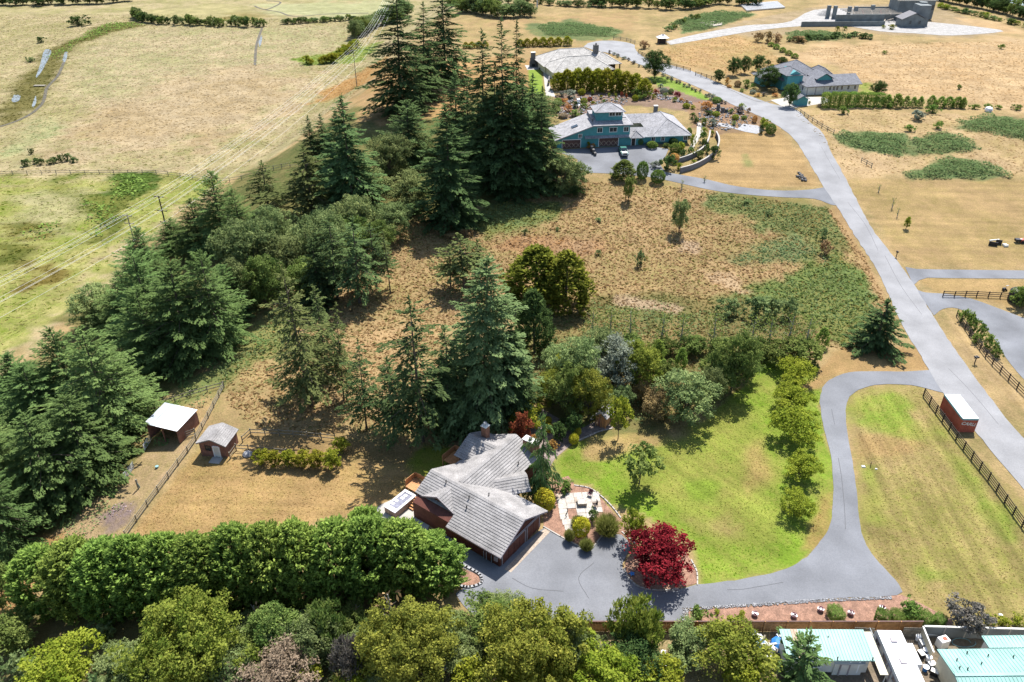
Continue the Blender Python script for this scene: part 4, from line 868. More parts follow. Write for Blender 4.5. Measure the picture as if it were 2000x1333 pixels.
shrubs("slim green tree in front of topiary conifers", "small", "dec", [(1227, 388, 346, 26)], "young_tree")
# around the teal house
LOOK = dict(grn="green", dec="leafy green", decdark="dark green", lime="lime green", orange="orange flowered", silver="silvery", mauve="mauve grey", pink="pink", red="red leaved", pur="crimson", thu="golden", dry="straw coloured", wil="grey green", olive="olive", yel="yellow green", bank="blue green", bram="fresh green", spr="dark needled")
def garden(fam, items):
    for x, y, t, w, lf in items: plant(random.choice(("shrub", "shrub", "globe")), lf, x, y, t, w, "garden_shrub", (LOOK[lf] + " " + fam).replace("bright shrub", "shrub").replace("colourful low shrub", "low shrub"), "shrub")
garden("shrub along the teal house front wall", [(1250, 283, 271, 12, "grn"), (1273, 290, 276, 22, "grn"), (1301, 290, 280, 18, "dec"), (1315, 284, 270, 18, "decdark"), (1352, 286, 262, 14, "lime"), (1153, 292, 280, 20, "orange"), (1150, 288, 276, 12, "lime")])
garden("shrub in terraced bed below the teal house", [(1318, 300, 280, 24, "grn"), (1332, 294, 276, 22, "lime"), (1335, 310, 292, 20, "decdark"), (1300, 332, 300, 40, "decdark"), (1316, 318, 300, 22, "orange"), (1278, 328, 312, 24, "silver"), (1324, 332, 318, 18, "lime"), (1350, 304, 288, 18, "grn"), (1364, 312, 294, 24, "dec"), (1380, 300, 282, 14, "grn"), (1392, 310, 284, 28, "decdark"), (1372, 278, 258, 18, "grn"), (1376, 262, 248, 16, "lime"), (1366, 294, 284, 14, "mauve"), (1355, 322, 312, 14, "lime"), (1392, 266, 254, 10, "lime"), (1345, 268, 250, 12, "grn"), (1378, 290, 272, 20, "decdark")])
garden("shrub in the bed between teal house and road", [(1352, 232, 220, 16, "grn"), (1358, 240, 228, 18, "decdark"), (1372, 246, 230, 20, "dec"), (1392, 248, 232, 22, "silver"), (1340, 212, 202, 14, "lime"), (1352, 214, 206, 16, "lime"), (1378, 214, 196, 28, "orange"), (1400, 202, 190, 18, "grn"), (1384, 226, 216, 22, "decdark"), (1398, 228, 218, 16, "lime"), (1426, 222, 212, 14, "grn"), (1442, 222, 208, 24, "mauve"), (1448, 214, 202, 16, "lime"), (1436, 234, 224, 14, "lime"), (1453, 234, 226, 12, "grn"), (1461, 220, 210, 10, "dry"), (1473, 240, 226, 10, "orange"), (1492, 246, 230, 22, "lime"), (1504, 262, 242, 20, "grn"), (1498, 254, 238, 18, "lime"), (1486, 262, 244, 8, "decdark"), (1432, 246, 236, 10, "grn")])
garden("shrub on the rockery slope behind the teal house", [(1096, 190, 178, 24, "mauve"), (1112, 194, 176, 34, "silver"), (1136, 186, 174, 16, "thu"), (1158, 186, 176, 10, "lime"), (1190, 190, 182, 8, "lime"), (1202, 190, 183, 8, "lime"), (1174, 194, 186, 8, "thu"), (1203, 197, 191, 8, "lime"), (1214, 192, 180, 8, "red"), (1224, 192, 183, 8, "red"), (1140, 204, 192, 14, "lime"), (1102, 206, 192, 20, "orange"), (1122, 212, 198, 18, "decdark"), (1110, 220, 206, 20, "orange"), (1142, 214, 202, 18, "dec"), (1090, 206, 192, 18, "grn"), (1157, 216, 204, 16, "orange"), (1160, 206, 198, 12, "thu"), (1125, 226, 216, 30, "dec"), (1100, 230, 222, 20, "pink"), (1178, 202, 194, 10, "grn"), (1215, 198, 192, 8, "silver"), (1152, 198, 190, 10, "red"), (1086, 220, 208, 18, "dec")])
shrubs("spreading dark shrub at the thuja hedge end", "shrub", "grn", [(1250, 194, 172, 46)])
garden("bright shrub on the bank above teal house roof", [(1282, 186, 174, 14, "red"), (1276, 194, 184, 12, "thu"), (1296, 184, 172, 16, "silver"), (1310, 184, 174, 12, "grn"), (1322, 192, 178, 18, "pur"), (1300, 192, 182, 14, "dec"), (1318, 200, 190, 12, "lime"), (1332, 200, 192, 12, "orange"), (1340, 206, 196, 12, "dry"), (1278, 164, 156, 8, "grn"), (1290, 172, 164, 14, "silver"), (1240, 198, 186, 14, "thu"), (1392, 196, 184, 20, "silver")])
trees("golden thuja in hedge before the pale roofed house", "thu", "thu", [(1090, 178, 140, 34), (1108, 178, 134, 34), (1127, 179, 132, 36), (1146, 180, 131, 36), (1165, 181, 132, 36), (1184, 182, 132, 36), (1203, 183, 134, 36), (1222, 184, 138, 36), (1240, 186, 142, 34), (1258, 192, 152, 30)], "thuja_tree")
trees("golden thuja in the short row by turning circle", "thu", "thu", [(1016, 93, 76, 16), (1030, 93, 75, 17), (1045, 92, 73, 17), (1060, 92, 72, 18), (1075, 92, 72, 18), (1090, 91, 72, 18), (1108, 91, 70, 20)], "thuja_tree")
trees("golden thuja beyond the tall spruces", "thu", "thu", [(910, 96, 82, 14), (922, 96, 81, 14), (936, 95, 80, 14), (948, 94, 80, 14)], "thuja_tree")
trees("round dense tree at the bend of upper road", "dec", "decdark", [(1278, 150, 102, 54)], "round_tree")
trees("round tree in the far house front garden", "dec", "decdark", [(1403, 160, 138, 24), (1431, 146, 114, 30), (1453, 142, 112, 26), (1479, 138, 110, 26), (1497, 172, 132, 48), (1541, 206, 166, 36), (1500, 128, 118, 10)], "round_tree")
trees("small tree by the far house side lawn", "dec", "decdark", [(1711, 190, 160, 34), (1526, 128, 112, 24)], "round_tree")
garden("colourful low shrub in the far house front garden", [(1420, 166, 152, 12, "orange"), (1440, 170, 158, 14, "dry"), (1456, 172, 156, 22, "grn"), (1470, 176, 164, 14, "grn"), (1480, 190, 182, 16, "orange"), (1492, 188, 180, 14, "mauve"), (1510, 184, 172, 22, "dry"), (1515, 190, 182, 16, "orange"), (1424, 172, 166, 10, "orange"), (1450, 180, 174, 14, "grn"), (1470, 184, 176, 12, "silver"), (1530, 128, 122, 12, "pur"), (1508, 132, 126, 10, "thu"), (1598, 210, 203, 14, "pink"), (1580, 204, 198, 8, "thu")])
trees("dark hedge shrub beside the far house", "boxed", "cyp", [(1611, 210, 182, 22), (1628, 210, 181, 22), (1645, 209, 181, 22), (1662, 209, 181, 22), (1680, 209, 182, 22), (1698, 209, 182, 22), (1715, 209, 183, 22)], "hedge_shrub", "shrub")
trees("dark thuja continuing the far house hedge", "thu", "cyp", [(1732, 210, 184, 18), (1750, 212, 182, 22), (1768, 211, 187, 14), (1782, 211, 189, 14), (1796, 211, 188, 14), (1818, 210, 186, 20), (1836, 212, 188, 20), (1852, 212, 188, 20), (1868, 212, 188, 20), (1878, 213, 190, 14)], "thuja_tree")
shrubs("scattered shrub on the dry right hand field", "shrub", "grn", [(1648, 224, 208, 26), (1778, 258, 244, 22), (1829, 252, 236, 24), (1735, 212, 200, 22), (1820, 222, 204, 32), (1795, 235, 214, 36, "shrub", "silver"), (1727, 106, 99, 12), (1954, 96, 86, 14), (1874, 175, 165, 14), (1900, 212, 204, 22), (1930, 212, 206, 22), (1985, 216, 204, 24), (1950, 212, 206, 18)])
trees("thick shrub in the row beside far house track", "thu", "cyp", [(1506, 92, 82, 12), (1516, 97, 86, 14), (1528, 103, 92, 14), (1540, 109, 98, 14), (1552, 115, 104, 14)], "hedge_shrub", "shrub")
trees("brown dead bush by the far house track", "shrub", "dry", [(1480, 82, 62, 26), (1498, 84, 62, 24), (1516, 86, 66, 24), (1260, 96, 80, 26), (880, 470, 455, 30), (910, 460, 448, 30), (1560, 82, 72, 30)], "dry_bush", "shrub")
trees("bush right of the construction site", "shrub", "grn", [(1800, 46, 40, 12), (1650, 60, 52, 10), (1635, 62, 52, 10, "shrub", "thu"), (1740, 58, 48, 16, "shrub", "thu"), (1726, 56, 50, 10, "shrub", "thu")], "low_shrub", "shrub")
trees("clipped hedge shrub along the right fence", "shrub", "grn", [(1878, 630, 600, 26), (1890, 640, 610, 26), (1902, 652, 620, 26), (1914, 664, 634, 26), (1905, 672, 650, 22), (1925, 680, 650, 28), (1938, 692, 666, 24), (1948, 702, 680, 22)], "hedge_shrub", "shrub")
trees("bush at the black tank by right edge", "small", "grn", [(1988, 600, 560, 44), (2012, 600, 565, 50)], "leafy_bush", "shrub")
# far belts: small in the picture, nothing tells their members apart
def belt(fam, leafs, line, n, hpx, wpx, kinds, name="distant_tree", cat="tree"):
    q = px_smooth(line, 8); Lc = np.cumsum([0] + [math.hypot(b[0] - a[0], b[1] - a[1]) for a, b in zip(q[:-1], q[1:])])
    for i in range(n):
        d = (i + RNG.random() * .8) / n * Lc[-1]; x = np.interp(d, Lc, [p[0] for p in q]); y = np.interp(d, Lc, [p[1] for p in q])
        kd = random.choice(kinds); kinds_, Hh, R = PROTO[kd]; cr, tr = random.choice(kinds_); Hh, R = extent(cr)
        p = Vector((x, y + RNG.normal() * 1.5, 0)); p.z = gz(p.x, p.y); s = ppm(p); h = hpx / s * (.7 + .6 * RNG.random()); r = wpx / s / 2 * (.8 + .4 * RNG.random())
        lf = random.choice(leafs); t = thing(name, LOOK[lf] + " " + fam.replace("dark bush", "bush").replace("dark tree", "tree").replace("bright bush", "bush"), cat, p, RNG.random() * 6.28, fam)
        PLANTS.append((t, t['label'], p.x, p.y))
        for nm, me in (("crown", cr), ("trunk", tr)):
            o = bpy.data.objects.new(nm, me); link(o, t); o.scale = (r / R, r / R, h / Hh)
            if me is cr:
                if not me.materials: me.materials.append(None)
                o.material_slots[0].link = 'OBJECT'; o.material_slots[0].material = LM[lf]
belt("dark bush in the hedge across the marsh", ["decdark", "wil", "dec"], [(262, 34), (285, 44), (340, 48), (420, 51), (520, 53)], 34, 16, 20, ["shrub", "small"], "hedge_bush", "bush")
belt("dark bush in the second marsh hedge near spruces", ["decdark", "dec", "bram"], [(550, 48), (620, 44), (720, 40)], 20, 10, 18, ["shrub", "small"], "hedge_bush", "bush")
belt("tree in the wood along the top left horizon", ["decdark", "bram", "dec"], [(-60, 12), (60, 10), (180, 8), (262, 2)], 26, 22, 26, ["dec", "small", "wil"])
belt("dark tree of the far wood beyond the marsh", ["decdark"], [(-300, -25), (0, -22), (300, -20), (560, -16), (800, -10)], 60, 26, 26, ["dec", "wil"])
belt("bush on the marsh edge behind the tall spruces", ["wil", "bram", "dec"], [(690, 80), (720, 58), (760, 45), (800, 30)], 16, 28, 34, ["dec", "wil"], "marsh_bush", "bush")
belt("willow clump right of the tall spruces", ["wil", "bram", "dec"], [(900, 22), (960, 32), (1000, 34), (1046, 33)], 16, 26, 34, ["wil", "dec"], "marsh_bush", "bush")
belt("bush in thicket behind the willow clump", ["bram", "dec", "decdark"], [(880, 14), (1000, 8), (1100, 12), (1180, 18)], 18, 12, 24, ["shrub", "wil"], "marsh_bush", "bush")
belt("dark tree in the wood at the top middle", ["decdark", "dec"], [(1150, 12), (1250, 16), (1330, 18), (1400, 10), (1490, 14)], 26, 20, 26, ["dec", "small"])
belt("bush beside the construction access road", ["bram", "dec"], [(1300, 62), (1330, 48), (1360, 36)], 9, 10, 18, ["shrub"], "road_bush", "bush")
belt("dense tree in the wood at the top right", ["decdark", "dec", "spr"], [(1800, -6), (1880, 10), (1940, 22), (2000, 38), (2060, 46)], 30, 24, 26, ["dec", "small"])
belt("tree of the lower wood at the top right", ["dec", "bram"], [(1760, -14), (1860, -10), (1960, 8), (2060, 22)], 26, 20, 24, ["dec", "small"])
belt("bright bush below the top right wood", ["bram", "lime", "dec"], [(1820, 12), (1880, 26), (1950, 42), (2010, 56)], 20, 9, 18, ["shrub"], "edge_bush", "bush")
belt("yellow green bush at the powerline corner", ["thu", "lime"], [(590, 126), (620, 128), (650, 122), (680, 102), (700, 92)], 14, 14, 22, ["shrub", "small"], "marsh_bush", "bush")
belt("low dark bush along the near marsh ditch", ["decdark", "wil"], [(52, 318), (90, 320), (120, 318), (148, 318)], 9, 12, 18, ["shrub"], "ditch_bush", "bush")
belt("bush on the track north of the far house", ["decdark", "bram"], [(1540, 82), (1580, 78), (1620, 76), (1660, 72), (1700, 76)], 26, 9, 18, ["shrub"], "field_bush", "bush")
belt("grey lavender bush along the upper road", ["silver", "mauve"], [(1190, 106), (1250, 130), (1310, 156), (1370, 184), (1420, 206)], 34, 6, 9, ["shrub"], "lavender_bush", "bush")
belt("dark bush edging the far right slope", ["decdark", "bram"], [(1060, 384), (1100, 386), (1130, 380)], 5, 18, 30, ["small"], "slope_bush", "bush")
shrubs("lone bush in the far left pasture", "shrub", "decdark", [(155, 47, 36, 42), (82, 84, 72, 20), (62, 302, 290, 12), (60, 122, 112, 20, "shrub", "wil")])
finish_labels()

# ---------------------------------------------------------------- ground cover nobody could count
def cover(name, label, leaf, polys, dens, L, hmax):
    V, T = [], []
    for pts in polys:
        poly = wpoly(pts); xs = [p[0] for p in poly]; ys = [p[1] for p in poly]
        A = abs(sum(poly[i][0] * poly[(i + 1) % len(poly)][1] - poly[(i + 1) % len(poly)][0] * poly[i][1] for i in range(len(poly)))) / 2
        n = int(min(42000, A * dens) * (max(xs) - min(xs)) * (max(ys) - min(ys)) / max(A, 1))
        x = RNG.uniform(min(xs), max(xs), n); y = RNG.uniform(min(ys), max(ys), n)
        nz = fbm(x, y, 3.5); s = sdist(poly, x, y) + nz * 7; k = s > .2 + 3.5 * RNG.random(n) ** 2; x, y, s, nz = x[k], y[k], s[k], nz[k]
        n = len(x); dome = hmax * np.clip(s / 2.5, .15, 1) * (.62 + 1.3 * (fbm(x + 90, y, 2.2) + .2))
        p = np.stack([x, y, H(x, y) + np.maximum(.05, dome * (1 - .35 * RNG.random(n) ** 2))], 1)
        sc = .6 + .8 * RNG.random(n)
        v, _ = diamonds(p, rdir(n) * np.array([1, 1, .5]), rdir(n) * .5 + np.array([0, 0, .9]), L * sc, L * .62 * sc); V.append(v); T.append(np.clip(.5 + RNG.normal(size=n) * .25, 0, 1))
    o = bpy.data.objects.new(name, foliage(name, V, np.concatenate(T))); link(o); o.data.materials.append(LM[leaf]); o["kind"] = "stuff"; o["label"] = label; o["category"] = "ground cover"
cover("bramble_cover", "low bramble thickets over the dry grass", "bram", BRAMBLES, 12, .50, 1.1)
cover("meadow_brambles", "bramble and weeds on the meadow and slope", "bram", [
    [(1380, 378), (1480, 388), (1610, 405), (1650, 460), (1600, 470), (1480, 435), (1390, 400)], [(1480, 470), (1560, 462), (1580, 500), (1500, 520), (1450, 508)], [(1590, 480), (1650, 500), (1750, 620), (1660, 670), (1560, 620), (1420, 590), (1560, 540)],
    [(1150, 590), (1330, 600), (1460, 600), (1600, 640), (1600, 690), (1300, 690), (1130, 650)], [(410, 720), (470, 650), (560, 590), (580, 660), (500, 715), (430, 760)], [(470, 620), (520, 575), (560, 570), (560, 600), (490, 650)],
    [(840, 500), (900, 470), (950, 500), (920, 600), (860, 590)], [(900, 440), (960, 398), (1080, 398), (1060, 425), (950, 455)], [(1050, 640), (1150, 660), (1240, 700), (1200, 800), (1060, 790), (1010, 720)], [(1220, 720), (1300, 720), (1300, 820), (1230, 830)],
    [(640, 860), (860, 800), (900, 870), (760, 885), (660, 880)], [(760, 470), (830, 430), (860, 440), (800, 500)], [(310, 790), (400, 750), (440, 755), (390, 800)], [(700, 400), (840, 360), (850, 420), (760, 460)]], 3.2, .42, .7)
cover("reed_bed", "dark green reeds standing in the marsh", "grn", [[(225, 345), (290, 337), (298, 365), (262, 388), (208, 392)], [(165, 390), (232, 398), (236, 430), (190, 470), (164, 440)], [(34, 445), (116, 434), (116, 466), (62, 476)], [(150, 72), (205, 48), (262, 44), (285, 50), (230, 62), (150, 86), (110, 120), (90, 110)]], 1.6, .8, .9)
cover("under_growth", "weedy undergrowth between the bottom trees", "bram", [[(-20, 1180), (60, 1190), (60, 1333), (-20, 1400)], [(160, 1290), (880, 1200), (1100, 1260), (1140, 1360), (200, 1380)], [(100, 1060), (200, 980), (240, 990), (140, 1070)]], 7, .34, .7)
cover("lavender_patch", "patch of lavender by the paddock fence", "lav", [[(198, 1012), (235, 984), (268, 988), (252, 1025), (212, 1042)]], 9, .22, .3)
cover("verge_flowers", "pink ground cover among the rockery stones", "pink", [[(1085, 196), (1160, 186), (1230, 190), (1225, 204), (1110, 236), (1085, 232)], [(1370, 208), (1500, 238), (1470, 250), (1400, 240)]], .8, .5, .35)
def tufts(name, label, n, xr, yr, hmin, hmax, poly=None, w=.09):
    x = RNG.uniform(*xr, n); y = RNG.uniform(*yr, n)
    if poly is not None:
        k = np.zeros(n, bool)
        for q in poly: k |= sdist(wpoly(q), x, y) > .3
        x, y = x[k], y[k]; n = len(x)
    b, a, m = ground_colour(x, y); j = RNG.random(n) < m * .45; c = np.where(j[:, None], a, b) * (1.25 + .6 * RNG.random((n, 1)))
    h = (hmin + (hmax - hmin) * RNG.random(n) ** 1.5)[:, None]
    p = np.stack([x, y, H(x, y)], 1); t = RNG.random(n) * 6.283; s = np.stack([np.cos(t), np.sin(t), np.zeros(n)], 1) * w * (1 + h * 3); ln = rdir(n) * 1.0; ln[:, 2] = .55
    v = np.stack([p - s, p + s, p + s * 1.2 + ln * h, p - s * 1.2 + ln * h], 1).reshape(-1, 3)
    me = mesh_np(name, v, np.arange(len(v)).reshape(-1, 4), TUFT, hue=np.repeat(c, 4, 0)); o = bpy.data.objects.new(name, me); link(o); o["kind"] = "stuff"; o["label"] = label; o["category"] = "grass"
MEADOW = [[(900, 420), (1060, 370), (1150, 355), (1300, 362), (1620, 405), (1690, 500), (1760, 640), (1660, 690), (1560, 660), (1380, 640), (1150, 610), (1000, 590), (830, 660), (720, 680), (560, 560), (740, 440)],
          [(420, 750), (520, 640), (560, 570), (720, 560), (860, 600), (880, 720), (840, 840), (660, 850), (500, 842), (450, 800)], [(1010, 620), (1150, 610), (1400, 640), (1600, 690), (1500, 712), (1440, 770), (1300, 830), (1180, 780), (1060, 800), (1000, 760)]]
tufts("meadow_grass", "tall dry grass of the middle meadow", 100000, (-70, 80), (85, 205), .12, .5, MEADOW)
tufts("marsh_grass", "tussocky grass of the wide marsh", 120000, (-330, -30), (100, 480), .08, .32, [[(-700, -20), (-300, 820), (0, 700), (150, 560), (450, 345), (700, 180), (760, 60), (900, 0)]], .22)
tufts("field_grass", "long dry grass of the right hand fields", 70000, (35, 300), (185, 430), .1, .3, [[(1550, 225), (1700, 215), (2100, 245), (2100, 345), (1660, 345), (1600, 270)], [(1560, 100), (1700, 85), (2100, 80), (2100, 235), (1880, 200), (1700, 180), (1640, 130)], [(1260, 105), (1420, 66), (1490, 85), (1530, 125), (1440, 148), (1340, 128)]], .16)
tufts("yard_grass", "short grass around the lawn and drive", 90000, (-60, 85), (45, 105), .04, .14, [[(1085, 905), (1130, 870), (1230, 855), (1330, 870), (1500, 710), (1590, 715), (1608, 760), (1600, 860), (1620, 1000), (1590, 1060), (1440, 1130), (1366, 1138), (1350, 1050), (1260, 1005), (1190, 980)], [(1664, 800), (1680, 765), (1800, 757), (1880, 880), (2080, 1090), (2080, 1240), (1790, 1180), (1710, 1090), (1690, 1050), (1676, 900)], [(250, 1050), (330, 950), (400, 870), (480, 915), (700, 910), (800, 930), (700, 1000), (420, 1050)]], .05)
# ---------------------------------------------------------------- buildings
def roof_plane(par, e0, e1, r1, r0, m, n=0, name="roof", th=.14, butt=.07):
    """one roof slope: slab with n overlapping courses laid on it (e = eave, r = ridge, local coordinates)"""
    e0, e1, r1, r0 = map(Vector, (e0, e1, r1, r0))
    nr = (e1 - e0).cross(r0 - e0 if (r0 - e0).length > .01 else r1 - e0).normalized()
    if nr.z < 0: nr = -nr
    dn = -nr * th; tri = (r0 - r1).length < .02
    P = [e0, e1, r1] if tri else [e0, e1, r1, r0]
    k = len(P); b = MB(); v = P + [p + dn for p in P]
    top = tuple(range(k))
    if (P[1] - P[0]).cross(P[2] - P[0]).dot(nr) < 0: top = top[::-1]
    b.add(v, [top, tuple(k + i for i in top[::-1])] + [(i, (i + 1) % k, k + (i + 1) % k, k + i) for i in range(k)])
    o = b.build(name, m, par)
    for i in range(n):
        a, c = i / n, min(1.0, (i + 1.06) / n)
        l0, l1 = e0.lerp(r0, a), e1.lerp(r1, a); u0, u1 = e0.lerp(r0, c), e1.lerp(r1, c); j = random.uniform(-.006, .006)
        w = MB().add([l0 + nr * .004, l1 + nr * .004, l1 + nr * (butt + j), l0 + nr * (butt + j), u0 + nr * .012, u1 + nr * .012, u0 + nr * .003, u1 + nr * .003],
                     [(0, 1, 2, 3), (3, 2, 5, 4), (0, 3, 4, 6), (1, 7, 5, 2)])
        w.build("roof_course", m, o)
    return o
def gable_roof(par, axis, c, a0, a1, w0, w1, zr, slope, m, n0=0, n1=0):
    """ridge along local x (axis 'x', at y=c) or y, from a0 to a1; half widths w0 (minus side), w1 (plus side)"""
    q = (lambda a, b, z: (a, b, z)) if axis == 'x' else (lambda a, b, z: (b, a, z))
    if w0: roof_plane(par, q(a0, c - w0, zr - slope * w0), q(a1, c - w0, zr - slope * w0), q(a1, c, zr), q(a0, c, zr), m, n0)
    if w1: roof_plane(par, q(a0, c + w1, zr - slope * w1), q(a1, c + w1, zr - slope * w1), q(a1, c, zr), q(a0, c, zr), m, n1)
def gable_wall(par, axis, c, a0, a1, w, zr, slope, m, z0=-1.0, name="wall"):
    b = MB(); zt = zr - slope * w - .16; q = (lambda a, b_, z: (a, b_, z)) if axis == 'x' else (lambda a, b_, z: (b_, a, z))
    sec = [(c - w, z0), (c + w, z0), (c + w, zt), (c, zr - .17), (c - w, zt)]
    v = [q(a0, y, z) for y, z in sec] + [q(a1, y, z) for y, z in sec]
    b.add(v, [(0, 1, 2, 3, 4), (9, 8, 7, 6, 5)] + [(i, (i + 1) % 5, 5 + (i + 1) % 5, 5 + i) for i in range(5)])
    return b.build(name, m, par)
def hip_roof(par, x0, x1, y0, y1, ze, zr, m, th=.14, name="roof"):
    """hip roof over a rectangle, ridge along the longer side"""
    dx, dy = x1 - x0, y1 - y0
    if dx >= dy: A, B = (x0 + dy / 2, (y0 + y1) / 2, zr), (x1 - dy / 2, (y0 + y1) / 2, zr)
    else: A, B = ((x0 + x1) / 2, y0 + dx / 2, zr), ((x0 + x1) / 2, y1 - dx / 2, zr)
    c = [(x0, y0, ze), (x1, y0, ze), (x1, y1, ze), (x0, y1, ze)]
    if dx >= dy:
        roof_plane(par, c[0], c[1], B, A, m, 0, name, th); roof_plane(par, c[2], c[3], A, B, m, 0, name, th)
        roof_plane(par, c[1], c[2], B, B, m, 0, name, th); roof_plane(par, c[3], c[0], A, A, m, 0, name, th)
        hips = [(c[0], A), (c[3], A), (c[1], B), (c[2], B), (A, B)]
    else:
        roof_plane(par, c[1], c[2], B, A, m, 0, name, th); roof_plane(par, c[3], c[0], A, B, m, 0, name, th)
        roof_plane(par, c[0], c[1], A, A, m, 0, name, th); roof_plane(par, c[2], c[3], B, B, m, 0, name, th)
        hips = [(c[0], A), (c[1], A), (c[2], B), (c[3], B), (A, B)]
    for p, q in hips:
        if (Vector(p) - Vector(q)).length > .3: beam("hip_cap", par, (p[0], p[1], p[2] + .03), (q[0], q[1], q[2] + .03), .26, .07, m)
def window(par, c, w, h, rz=0.0, d=.10, frame=None, mull=1, name="window", pane="glass"):
    """framed window centred at c, facing local -y turned by rz"""
    frame = frame or MT["white"]; ca, sa = math.cos(rz), math.sin(rz); b = MB()
    P = lambda x, y: (c[0] + x * ca - y * sa, c[1] + x * sa + y * ca)
    for x, z, ww, hh in ((0, h / 2, w + .2, .1), (0, -h / 2, w + .2, .1), (-w / 2, 0, .1, h), (w / 2, 0, .1, h)):
        q = P(x, 0); b.box((q[0], q[1], c[2] + z), (ww, d, hh), rz)
    for k in range(1, mull + 1):
        q = P(-w / 2 + w * k / (mull + 1), 0); b.box((q[0], q[1], c[2]), (.05, d * .8, h - .1), rz)
    o = b.build(name, frame, par)
    MB().box((P(0, .01)[0], P(0, .01)[1], c[2]), (w - .08, d * .5, h - .08), rz).build("pane", MT[pane], o); return o
def door(par, c, w, h, m, rz=0.0, panels=0, cross=False, frame=None, name="door"):
    """door leaf at c (bottom centre) facing -y turned by rz"""
    ca, sa = math.cos(rz), math.sin(rz); P = lambda x, y, z: (c[0] + x * ca - y * sa, c[1] + x * sa + y * ca, c[2] + z)
    o = MB().box(P(0, 0, h / 2), (w, .08, h), rz).build(name, m, par)
    f = MB()
    for x, z, ww, hh in ((-w / 2 - .07, h / 2, .14, h + .14), (w / 2 + .07, h / 2, .14, h + .14), (0, h + .07, w, .14)): f.box(P(x, -.03, z), (ww, .12, hh), rz)
    f.build("frame", frame or MT["white"], o)
    if panels:
        for k in range(panels):
            x0 = -w / 2 + w * (k + .5) / panels
            q = MB().box(P(x0, -.055, h * .5), (w / panels - .12, .03, h - .16), rz).build("panel", m, o)
            if cross:
                b = MB(); pw, ph = w / panels - .14, h * .56
                for sgn in (1, -1):
                    for t in range(8):
                        u = (t + .5) / 8 - .5; b.box(P(x0 + sgn * u * pw, -.085, h * .36 + u * ph), (pw / 6.5, .03, .12), rz)
                b.build("brace", MT["tan"], o)
    return o
def frame_from(p, q):
    return math.atan2(q[1] - p[1], q[0] - p[0])

# --- the main house
hs = thing("house", "brown red house with grey tiled gable roofs and garage in the foreground", "house", (-7.7, 77.7, 0), math.atan2(-.6, .8))
T = MT["tile"]; SL = .49
gable_wall(hs, 'x', 0, -3.2, 11.0, 4.3, 4.9, SL, MT["redwood"])
gable_wall(hs, 'y', .2, -2.9, 0, 2.5, 4.6, SL, MT["redwood"])
MB().box((-2.6, -2.5, .9), (1.2, .8, 3.4)).build("wall", MT["redwood"], hs)
gable_wall(hs, 'y', .75, .6, 12.3, 3.9, 4.7, SL, MT["redwood"])
gable_wall(hs, 'x', 9.2, -4.3, .7, 2.9, 4.5, SL, MT["redwood"])
roof_plane(hs, (3.0, -4.9, 2.5), (11.6, -4.9, 2.5), (11.6, 0, 4.9), (3.0, 0, 4.9), T, 15)
roof_plane(hs, (-3.7, -3.25, 3.31), (3.02, -3.25, 3.31), (3.02, 0, 4.9), (-3.7, 0, 4.9), T, 10)
roof_plane(hs, (-3.7, 4.9, 2.5), (11.6, 4.9, 2.5), (11.6, 0, 4.9), (-3.7, 0, 4.9), T, 15)
gable_roof(hs, 'y', .2, -3.25, -.2, 3.75, 2.75, 4.6, SL, T, 11, 8)
gable_roof(hs, 'y', .75, .6, 12.8, 4.35, 0, 4.72, SL, T, 13, 13)
roof_plane(hs, (4.85, .6, 4.72 - SL * 4.1), (4.85, 12.8, 4.72 - SL * 4.1), (.75, 12.8, 4.72), (.75, .6, 4.72), T, 12, butt=.10)
gable_roof(hs, 'x', 9.2, -4.8, .75, 3.4, 3.4, 4.5, SL, T, 10, 10)
u = Vector((.776, -.63, 0)) * 2.2
for sg in (1, -1): roof_plane(hs, Vector((1.98, 2.86, 2.55)) + u * sg, Vector((6.14, 7.98, 2.55)) + u * sg, (6.14, 7.98, 3.6), (1.98, 2.86, 3.6), T, 6)
for a, b in (((11.62, -4.95, 2.4), (11.62, 0, 4.82)), ((11.62, 4.95, 2.4), (11.62, 0, 4.82)), ((-3.57, -3.27, 2.7), (.2, -3.27, 4.53)), ((2.97, -3.27, 3.2), (.2, -3.27, 4.53)), ((3.0, -4.95, 2.42), (11.6, -4.95, 2.42))): beam("fascia", hs, a, b, .07, .22, MT["trim"])
for s, t in ((-3.0, 10.6),):
    ch = pbox("chimney", hs, (s, t, 3.85), (.85, .85, 4.0), MT["brick"]); MB().box((0, 0, .505), (1.15, 1.15, .03)).build("chimney_cap", MT["offwhite"], ch)
    MB().lathe([(.22, 0), (.22, .1), (.3, .1), (.3, .12)], 10, (0, 0, .52)).build("flue", MT["steel"], ch)
ch = MB().box((3.45, 12.65, 2.5), (2.2, .9, 5.0)).build("chimney", MT["brick"], hs); MB().box((3.45, 12.65, 5.05), (2.4, 1.1, .12)).build("chimney_cap", MT["offwhite"], ch)
MB().lathe([(.26, 0), (.26, .3), (.12, .3)], 10, (3.3, 12.65, 5.11)).build("flue", MT["black"], ch)
for s, t in ((3.5, -.9), (4.0, -2.0), (5.2, 1.0), (-.6, -.6), (3.8, 9.2)):
    z = (4.9 - SL * abs(t)) if s < 6 and t < 3 else 4.72 - SL * abs(s - .75)
    MB().lathe([(.07, 0), (.07, .42), (.11, .42), (.11, .5)], 8, (s, t, z)).build("roof_vent", MT["black"], hs)
for (t, w) in ((-1.55, 4.6), (2.55, 2.5)): door(hs, (11.03, t, .02), w, 2.15, MT["redwood"], math.pi / 2, 4 if w > 4 else 2, frame=MT["trim"], name="garage_door")
beam("wall_band", hs, (11.06, -4.3, 2.45), (11.06, 4.3, 2.45), .06, .12, MT["trim"])
bt = MB()
